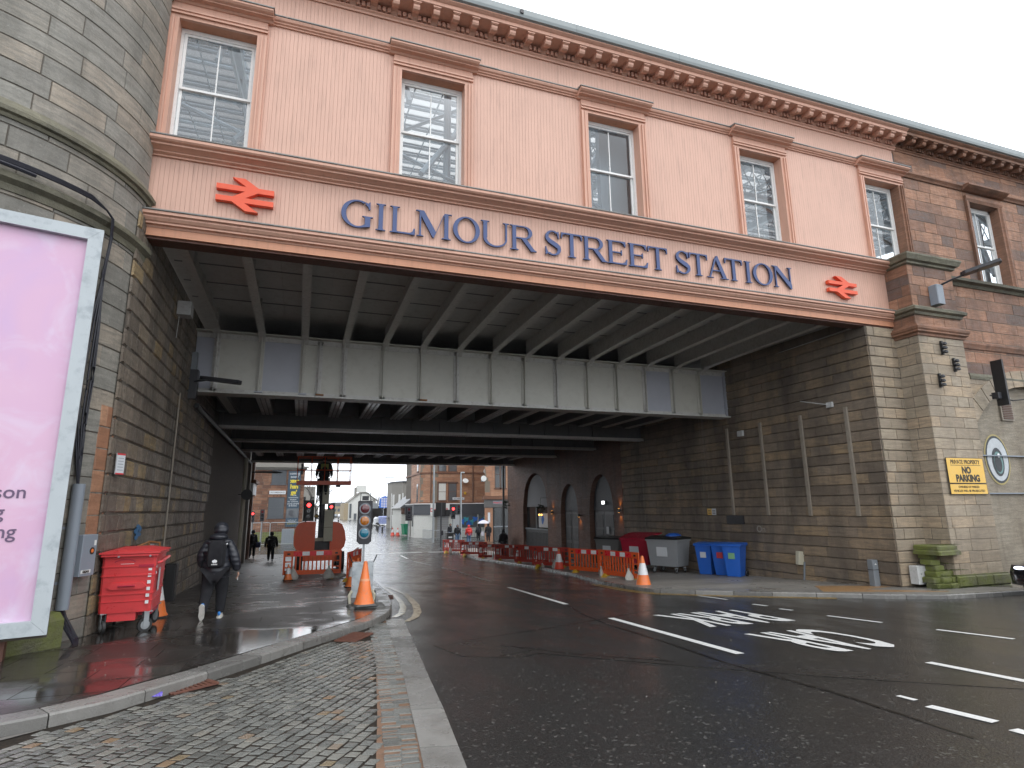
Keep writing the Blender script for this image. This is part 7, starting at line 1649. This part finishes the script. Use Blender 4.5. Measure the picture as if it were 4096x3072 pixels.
MB().box(-1.15, 1.15, -.04, .0, -.62, .78).build('board', 'white_plain', t); text('DMK', .62, 'sticker_red', face_cam(-.62, -.045, -.14), t, bold=.01, extrude=.002, sx=.8); text('R', .62, 'sticker_red', face_cam(.86, -.045, -.14), t, bold=.01, extrude=.002, sx=.8)
MB().lathe([(.30, 0), (.38, 0), (.38, .01), (.30, .01)], n=20, M=Matrix.Translation((.22, -.045, .08)) @ Matrix.Rotation(PI / 2, 4, 'X')).build('ring_emblem', 'sign_blue', t); text('C', .42, 'ink', face_cam(.22, -.045, -.06), t, bold=.02)
MB().box(-1.6, -1.5, .9, 1.9, -.5, .6, M=Matrix.Translation((-.9, 1.2, 0))).build('side_board', 'white_plain', t)
for x0, x1, mt in ((17.3, 18.0, 'sign_white'), (18.1, 20.2, 'grey_glass'), (20.4, 23.2, 'grey_glass')):
    w_ = MB().box(x0, x1, YT - .16, YT - .11, -.55, .95).build('shop_window', mt, shp)
    if mt == 'grey_glass':
        for k in range(5): MB().prism([(x0 + .35 + k * (x1 - x0 - .6) / 4 + (.18 + .12 * ((q * 7 + k) % 3)) * math.cos(q * PI / 5), .15 + .25 * math.sin(k * 2) + (.2 + .1 * ((q + k) % 3)) * math.sin(q * PI / 5)) for q in range(10)], YT - .175, YT - .165, 'y').build('window_artwork', 'teal_art' if k % 2 else 'banner_blue', w_)
MB().box(15.35, 16.7, YT - .16, YT - .11, -1.65, .9).build('roller_shutter', 'bin_grey_light', shp)
for k in range(12): MB().box(15.35, 16.7, YT - .175, YT - .161, -1.6 + k * .2, -1.56 + k * .2).build('shutter_rib', 'grey_harling', shp)
for x in (14.9, 15.1): MB().box(x, x + .22, YT - .22, YT - .1, -1.65, .95).build('door_pilaster', 'grey_harling', shp)
for s0 in ((13.0, YT + 5.2), (13.0, YT + 2.4)): MB().box(12.86, 12.89, s0[1] - .45, s0[1] + .45, -.4, .9).build('side_window', 'grey_glass', shp)
MB().box(12.8, 12.88, YT + 3.6, YT + 3.9, -1.6, .9).build('side_door_post', 'grey_harling', shp)
# ---- the red building on the far right corner
wc = thing('red_corner_building', 'red stone corner building with grey shop fascia, seen right of the tenement', 'building')
YC = 60.0; wp_ = Path([(21.7, YC + 9.37), (18.2, YC), (27, YC)])
MB().prism([(18.24, YC + .03), (27, YC + .03), (30, YC + 9.4), (21.75, YC + 9.4)], -1.9, 12, 'z').build('core', 'joint', wc)
masonry('stone_block', wp_, courses(2.90, .38, 22), 1.1, 'orange_sandstone', wc, proud=.012, bevel=.006, gap=.012, maxparts=120, seg=.5, key=lambda b: b[2], holes=[(11.1, 12.35, 3.7, 6.6)], joint='pale_joint')
for x0 in (19.32, 19.95): winbox(wc, x0, x0 + .58, 3.72, 6.6, YC + .035, 'frame_brown', 'dark_glass')
MB().box(17.9, 27, YC - .25, YC, 2.55, 2.88).build('cornice', 'brown_sandstone', wc); MB().box(18.1, 27, YC - .12, YC, 1.72, 2.54).build('fascia', 'shop_grey', wc)
wt = thing('shop_name_sign', 'small red and white shop name sign on the grey fascia', 'sign', (19.55, YC - .14, 2.22)); MB().box(-.52, .52, -.01, .01, -.18, .18).build('plate', 'grey_paint', wt)
text('WaterCO', .26, 'sticker_red', face_cam(0, -.015, -.09), wt, bold=.004, extrude=.001, sx=.9)
MB().box(18.18, 19.05, YC - .06, YC + .02, -1.9, 1.70).build('corner_pilaster', 'orange_sandstone', wc)
MB().box(19.12, 27, YC - .02, YC + .01, -1.7, 1.68).build('shop_window', 'dark_glass', wc)
for x in (19.1, 20.05, 21.6): MB().box(x, x + .14, YC - .06, YC, -1.7, 1.68).build('mullion', 'bin_black', wc)
MB().box(19.12, 27, YC - .08, YC, -.3, -.18).build('sill', 'grey_paint', wc); MB().cyl((17.98, YC - .3, 4.7), (17.98, YC - .34, 4.7), .3, n=14).build('satellite_dish', 'white_plain', wc)
MB().box(18.0, 18.29, YC + .3, YC + .7, 4.4, 4.9).build('air_unit', 'grey_paint', wc); MB().box(18.5, 18.75, YC - .09, YC - .06, .2, 1.2).build('notice', 'sign_white', wc)
dp2 = MB().cyl((13.85, 41.0, -1.6), (13.85, 41.0, 6.5), .08, n=8).build('downpipe', 'black_metal'); dp2['label'] = 'black downpipe at the far end of the pub front'; dp2['category'] = 'downpipe'
ucb = MB().cbox(-.2, .2, -.45, .45, 0, 1.4, .02).build('street_cabinet', 'fascia_dark'); ucb.location = place(13.55, 40.2, .1); ucb['label'] = 'dark grey cabinet beside the pub downpipe'; ucb['category'] = 'cabinet'
lb = thing('litter_bin', 'black litter bin with pale slot behind the far barriers', 'litter bin', place(12.25, 50.8, .0)); MB().cbox(-.30, .30, -.26, .26, 0, 1.15, .02).build('body', 'bin_black', lb); MB().cbox(-.33, .33, -.29, .29, 1.15, 1.3, .03).build('hood', 'bin_black', lb); MB().box(-.16, .16, -.265, -.262, .85, .97).build('slot', 'sign_white', lb)
# people on the right
person('person in dark hooded coat coming towards camera beside the lamp post', 14.3, 59.0, .1, -PI / 2, 'cloth_black', 'denim', 1.74, True, .08)
person('person in dark parka walking just behind the litter bin', 13.85, 54.4, .1, -PI / 2, 'cloth_black', 'denim', 1.74, True, .08, 1.15, hoodmat='jacket', shoes='shoe_white')
person('person in a bright red hooded coat and light jeans', 15.0, 54.6, .1, PI / 2, 'cloth_red', 'denim', 1.70, True, .04, 1.2)
pu = person('person carrying a white umbrella and a pale bag', 17.3, 59.3, .1, PI / 2, 'jacket', 'cloth_black', 1.68, False, 0, 1.1)
um = thing('umbrella', 'open white umbrella held over the walker', 'umbrella', (17.75, 59.0, G(17, 59, 2.05))); MB().lathe([(.62, -.20), (.60, -.14), (.45, .0), (.22, .1), (.02, .14)], n=8).build('canopy', 'umbrella_white', um); MB().cyl((0, 0, -.75), (0, 0, .14), .012, n=6).build('shaft', 'black_metal', um)
sb = MB().cbox(-.14, .14, -.06, .06, -.2, .2, .02).build('carrier_bag', 'umbrella_white'); sb.location = (17.65, 59.0, G(17, 59, .85)); sb['label'] = 'pale carrier bag hanging below the umbrella'; sb['category'] = 'bag'
person('tall figure all in black standing by the corner pilaster', 17.95, 58.0, .1, PI / 2, 'cloth_black', 'cloth_black', 1.75, True, 0, 1.2, True)
person('dark figure walking close to the pub window behind the cones', 13.4, 39.8, .1, PI / 2, 'cloth_black', 'cloth_black', 1.74, True, .06, 1.1, True)
# far side of the junction: railings, cones, green bin, bollards
gr_ = thing('pedestrian_railing', 'grey pedestrian guard railing round the shop corner', 'railing', (0, 0, 0))
rp_ = Path([(13.2, 67.5), (13.5, 64.5), (15.8, 63.2), (18.0, 63.2)])
k = 0.0
while k < rp_.L:
    q, nn, d = rp_.at(k); MB().box(q.x - .015, q.x + .015, q.y - .015, q.y + .015, G(q.x, q.y), G(q.x, q.y, 1.05)).build('bar', 'galvanised', gr_); k += .28
MB().tube([(p.x, p.y, G(p.x, p.y, 1.05)) for p in rp_.p], .035, 6).build('top_rail', 'galvanised', gr_); MB().tube([(p.x, p.y, G(p.x, p.y, .15)) for p in rp_.p], .025, 6).build('bottom_rail', 'galvanised', gr_)
gb_ = thing('green_bin', 'green wheeled bin at the kerb before the white shop', 'bin', place(13.0, 76.3, .0), .2); mbq = MB(); quadbox(mbq, (-.6, .6, -.4, .4), (-.72, .72, -.5, .5), .2, 1.4); mbq.build('body', 'bin_green', gb_); MB().box(-.76, .76, -.55, .55, 1.4, 1.5).build('lid', 'bin_green', gb_)
cone(1.0, 'red', 'far cone left of the pair at the side street', 11.35, 78.0, 0, 'pair of far cones'); cone(1.0, 'red', 'far cone right of the pair at the side street', 11.95, 77.6, 0, 'pair of far cones')
for i, (x, y) in enumerate(((12.5, 112), (12.2, 102), (11.7, 96), (11.6, 90), (8.9, 150), (8.0, 170), (7.3, 190))):
    t = thing('bollard', ['fourth black bollard from the near end, beside the cones', 'third black bollard from the near end', 'second black bollard from the near end', 'nearest black bollard with white bands', 'first of the distant bollards beyond the signal', 'middle one of the distant bollards beyond the signal', 'most distant bollard beyond the signal'][i], 'bollard', place(x, y, 0), 0, 'black bollards along the far street')
    sc_ = 1 if i < 4 else 1.3; MB().cyl((0, 0, 0), (0, 0, 1.05 * sc_), .13 * sc_, n=10).build('post', 'bin_black', t); MB().cyl((0, 0, .8 * sc_), (0, 0, .9 * sc_), .135 * sc_, n=10).build('white_band', 'white_plain', t)
# low white shop, grey two-storey block behind
lw = thing('low_white_shop', 'low cream shop with a steep slate roof left of the tenement', 'building')
MB().box(12.45, 22, 78.2, 86, -1.8, 1.8).build('wall', 'white_harling', lw); MB().box(12.4, 22, 78.05, 78.19, 1.05, 1.8).build('fascia', 'frame_brown', lw)
MB().prism([(12.2, 1.82), (15.6, 4.65), (22, 4.65), (22, 1.82)], 78.0, 86, 'y').build('slate_roof', 'slate', lw); MB().box(12.15, 12.35, 78, 86, 1.75, 1.88).build('gutter', 'white_plain', lw)
MB().prism([(13.9, 1.9), (15.5, 3.4), (16.5, 3.4), (16.5, 1.9)], 77.7, 77.99, 'y').build('dormer_cheek', 'grey_harling', lw)
for x in (14.4, 16.6): MB().box(x, x + .8, 78.02, 78.18, -1.0, .9).build('window', 'grey_glass', lw)
MB().box(13.0, 13.7, 78.05, 78.18, -1.7, .6).build('door', 'white_plain', lw)
gb2 = thing('grey_rendered_block', 'grey roughcast two storey block with tall chimney', 'building')
MB().prism([(15.4, 108), (16.8, 104.5), (30, 104.5), (30, 114), (15.4, 114)], -1.8, 6.3, 'z').build('wall', 'grey_harling', gb2); MB().prism([(15.25, 108), (16.75, 104.3), (30, 104.3), (30, 114), (15.3, 114)], 6.3, 6.5, 'z').build('coping', 'fascia_dark', gb2)
MB().box(19.3, 20.7, 104.7, 106, 6.5, 9.9).build('chimney', 'grey_harling', gb2); MB().cyl((19.7, 105, 9.9), (19.7, 105, 10.8), .18, n=8).build('chimney_pot', 'frame_brown', gb2)
for t_ in (.15, .7):
    x, y = 15.4 + 1.4 * t_, 108 - 3.5 * t_
    for z in (2.2, -1.3): MB().box(x - .16, x + .16, y - .35, y + .02, z, z + 2.0).build('window', 'white_wood', gb2)
for x, y in ((15.35, 107.8), (16.75, 104.2)): MB().cyl((x, y, -1.6), (x, y, 4.4), .09, n=6).build('downpipe', 'white_plain', gb2)
person('distant person under a black umbrella on the far pavement', 16.2, 111, .1, -PI / 2, 'cloth_black', 'cloth_navy', 1.8, False, .06, 1.1)
um2 = thing('umbrella', 'open black umbrella far down the street', 'umbrella', (15.8, 111, G(17, 112, 2.0))); MB().lathe([(1.0, -.25), (.95, -.1), (.6, .12), (.02, .25)], n=8).build('canopy', 'bin_black', um2)
person('distant dark figure in the doorway of the grey block', 15.3, 98, .1, PI / 2, 'frame_brown', 'cloth_black', 1.75, True, 0, 1.1); person('distant figure in a dark coat beside the green bin', 15.9, 98, .1, PI / 2, 'cloth_black', 'cloth_black', 1.7, True, 0, 1.4, True)
# blue banner flag, van, trees and houses far off
fg = thing('blue_banner_flag', 'curved blue feather banner with pale lettering rows', 'banner flag', (15.9, 130, 0)); MB().cyl((.95, 0, -1.6), (.95, 0, 4.4), .06, n=6).build('pole', 'galvanised', fg)
MB().prism([(.0, 2.0), (.1, 3.9), (.6, 4.3), (1.3, 4.5), (1.8, 4.2), (2.0, 3.4), (2.0, 2.0)], -.05, .05, 'y').build('flag', 'banner_blue', fg)
for i in range(6):
    for j in range(3): MB().box(.4 + j * .5, .8 + j * .5, -.07, -.055, 2.15 + i * .34, 2.38 + i * .34).build('pale_lettering', 'umbrella_white', fg)
MB().box(-1.6, -.15, -.1, .1, 1.9, 3.0).build('road_sign', 'galvanised', fg)
vn = thing('blue_and_white_van', 'blurred white and blue vehicle parked beyond the banner', 'van', (15.6, 128, -1.65)); MB().cbox(0, 5.0, -1.0, 1.0, .35, 1.95, .2).build('body', 'van_side', vn); MB().cbox(-.9, .05, -1.0, 1.0, .35, 1.8, .3).build('cab', 'car_white', vn)
for x in (-.3, 4.2): MB().cyl((x, -1.05, .35), (x, -.9, .35), .35, n=12).build('wheel', 'rubber', vn)
wh = thing('white_gabled_house', 'white gabled house with a broad chimney far down the street', 'building')
MB().prism([(16.2, -1.8), (16.2, 4.5), (20.4, 7.5), (22.3, 7.5), (25.8, 4.9), (25.8, -1.8)], 220, 236, 'y').build('gable_wall', 'white_harling', wh)
MB().prism([(15.9, 4.4), (20.2, 7.9), (22.5, 7.9), (26.2, 5.0), (25.9, 4.8), (22.3, 7.5), (20.4, 7.5), (16.2, 4.3)], 219.7, 236, 'y').build('skews', 'grey_harling', wh)
MB().box(18.9, 22.2, 220.3, 223, 7.9, 10.2).build('chimney', 'white_harling', wh); MB().box(18.2, 18.88, 220.3, 223, 6.5, 9.5).build('chimney', 'grey_harling', wh)
MB().box(14.7, 16.19, 220, 240, -1.8, 4.0).build('side_wall', 'tan_brick', wh); MB().box(16.6, 17.3, 219.8, 220, -1.2, 3.8).build('window', 'grey_glass', wh)
for x in (18.2, 20.2): MB().box(x, x + .9, 219.8, 220, -1.7, .4).build('window', 'grey_glass', wh)
fb = thing('far_flat_roofed_building', 'distant tan flat roofed building behind the parked cars', 'building', (15.4, 310, -1.6)); MB().box(0, 5.5, 0, 15, 0, 5.2).build('wall', 'tan_brick', fb); MB().box(-.2, 5.7, -.2, 15, 5.2, 7.0).build('roof_band', 'slate', fb)
for k in range(3): MB().box(.6 + k * 1.7, 1.7 + k * 1.7, -.1, 0, 2.5, 4).build('window', 'grey_glass', fb)
fb2 = thing('far_grey_block', 'distant grey stone block between boom and banner building', 'building', (0, 150, -1.6)); MB().box(-6, 3.3, 0, 20, 0, 8.8).build('wall', 'grey_harling', fb2)
for k in range(5): MB().box(-5 + k * 1.8, -4.2 + k * 1.8, -.1, 0, 4, 6.4).build('window', 'dark_glass', fb2)
fb3 = thing('far_stepped_terrace', 'distant pale terrace roofs at the end of the street', 'building', (-6, 360, -1.6))
for k in range(5): MB().box(-10 + k * 9, -2 + k * 9, 0, 12, 0, 4 + (k * 7 % 3)).build('terrace_wall', 'tan_brick' if k % 2 else 'grey_harling', fb3)
for i, (x, y, m_) in enumerate(((13.2, 287, 'car_white'), (15.4, 290, 'grey_paint'), (17.4, 287, 'car_white'), (19.4, 290, 'car_white'), (7.0, 250, 'car_white'))):
    t = thing('distant_car', ['leftmost parked white car at the end of the street', 'parked grey car second from the left at the end of the street', 'parked white car second from the right at the end of the street', 'rightmost parked pale car at the end of the street', 'white car alone behind the boom lift'][i], 'car', (x, y, -1.6), PI / 2)
    MB().prism([(-2, .3), (-2, .8), (-1.1, .95), (-.6, 1.45), (.9, 1.45), (1.5, .95), (2, .85), (2, .3)], -.85, .85, 'y').build('body', m_, t)
    MB().prism([(-1.0, .98), (-.6, 1.38), (.85, 1.38), (1.35, .98)], -.87, .87, 'y').build('windows', 'dark_glass', t)
    for wx in (-1.3, 1.3): MB().cyl((wx, -.9, .33), (wx, .9, .33), .33, n=10).build('wheels', 'rubber', t)
def bare_tree(x, y, h, label, n=5, seed=1):
    random.seed(seed); t = thing('bare_tree', label, 'tree', (x, y, -1.6), 0, 'bare winter trees beyond the junction'); 
    MB().tube([(0, 0, 0), (.1, 0, h * .2), (0, .1, h * .4)], [h * .022, h * .018, h * .014], 6).build('trunk', 'bark', t); mb = MB()
    def br(p, d, l, r, lev):
        q = p + d * l; mb.tube([p, (p + q) / 2 + Vector((random.uniform(-1, 1), random.uniform(-1, 1), 0)) * l * .06, q], [r, r * .8, r * .6], 4)
        if lev == 0: return
        for _ in range(3 if lev > 1 else 4):
            nd = (d + Vector((random.uniform(-.7, .7), random.uniform(-.7, .7), random.uniform(-.1, .5)))).normalized(); br(p + d * l * random.uniform(.5, 1), nd, l * random.uniform(.55, .8), r * .55, lev - 1)
    for k in range(n): a = 2 * PI * k / n; br(Vector((0, 0, h * random.uniform(.25, .42))), Vector((math.cos(a) * .5, math.sin(a) * .5, 1)).normalized(), h * .25, h * .009, 3)
    mb.build('crown', 'bark', t)
bare_tree(2.6, 110, 10, 'bare tree showing just right of the boom', seed=3); bare_tree(25.5, 215, 9.5, 'bare tree right of the white gabled house', seed=4); bare_tree(20.5, 150, 7.5, 'bare tree between flag and grey block', seed=5); bare_tree(18.6, 150, 7.8, 'bare tree behind the blue flag', seed=6)
hedge = MB(); random.seed(5)
for i in range(2600):
    x = random.uniform(14.8, 22); y = random.uniform(140, 143); z = -1.6 + random.random() ** .6 * 3.6 * (1 + .15 * math.sin(x * 2)); s_ = random.uniform(.15, .4)
    hedge.add([(x - s_, y, z), (x + s_ * .4, y - s_, z + s_), (x + s_, y, z - s_ * .4)], [(0, 1, 2)], random.random())
hedge.build('scrub', 'bark', kind='stuff', label='brown winter scrub behind the van')
st_ = thing('far_white_shop', 'white shop row on the left of the far street', 'building', (-14, 130, -1.6)); MB().box(-14, 6, 0, 15, 0, 7).build('wall', 'grey_harling', st_)

# =================================================================== DAMP AIR
hz = MB().box(-605, 605, -62, 1405, -3.2, 19.0).build('haze', 'joint', kind='stuff', label='thin rainy haze over the street')
hm_ = bpy.data.materials.new('haze'); hm_.use_nodes = True; hm_.node_tree.nodes.clear()
ho = hm_.node_tree.nodes.new('ShaderNodeOutputMaterial'); hp = hm_.node_tree.nodes.new('ShaderNodeVolumePrincipled'); hp.inputs['Density'].default_value = .00018; hp.inputs['Color'].default_value = (.95, .97, 1, 1)
hm_.node_tree.links.new(hp.outputs[0], ho.inputs['Volume']); hz.data.materials.clear(); hz.data.materials.append(hm_)
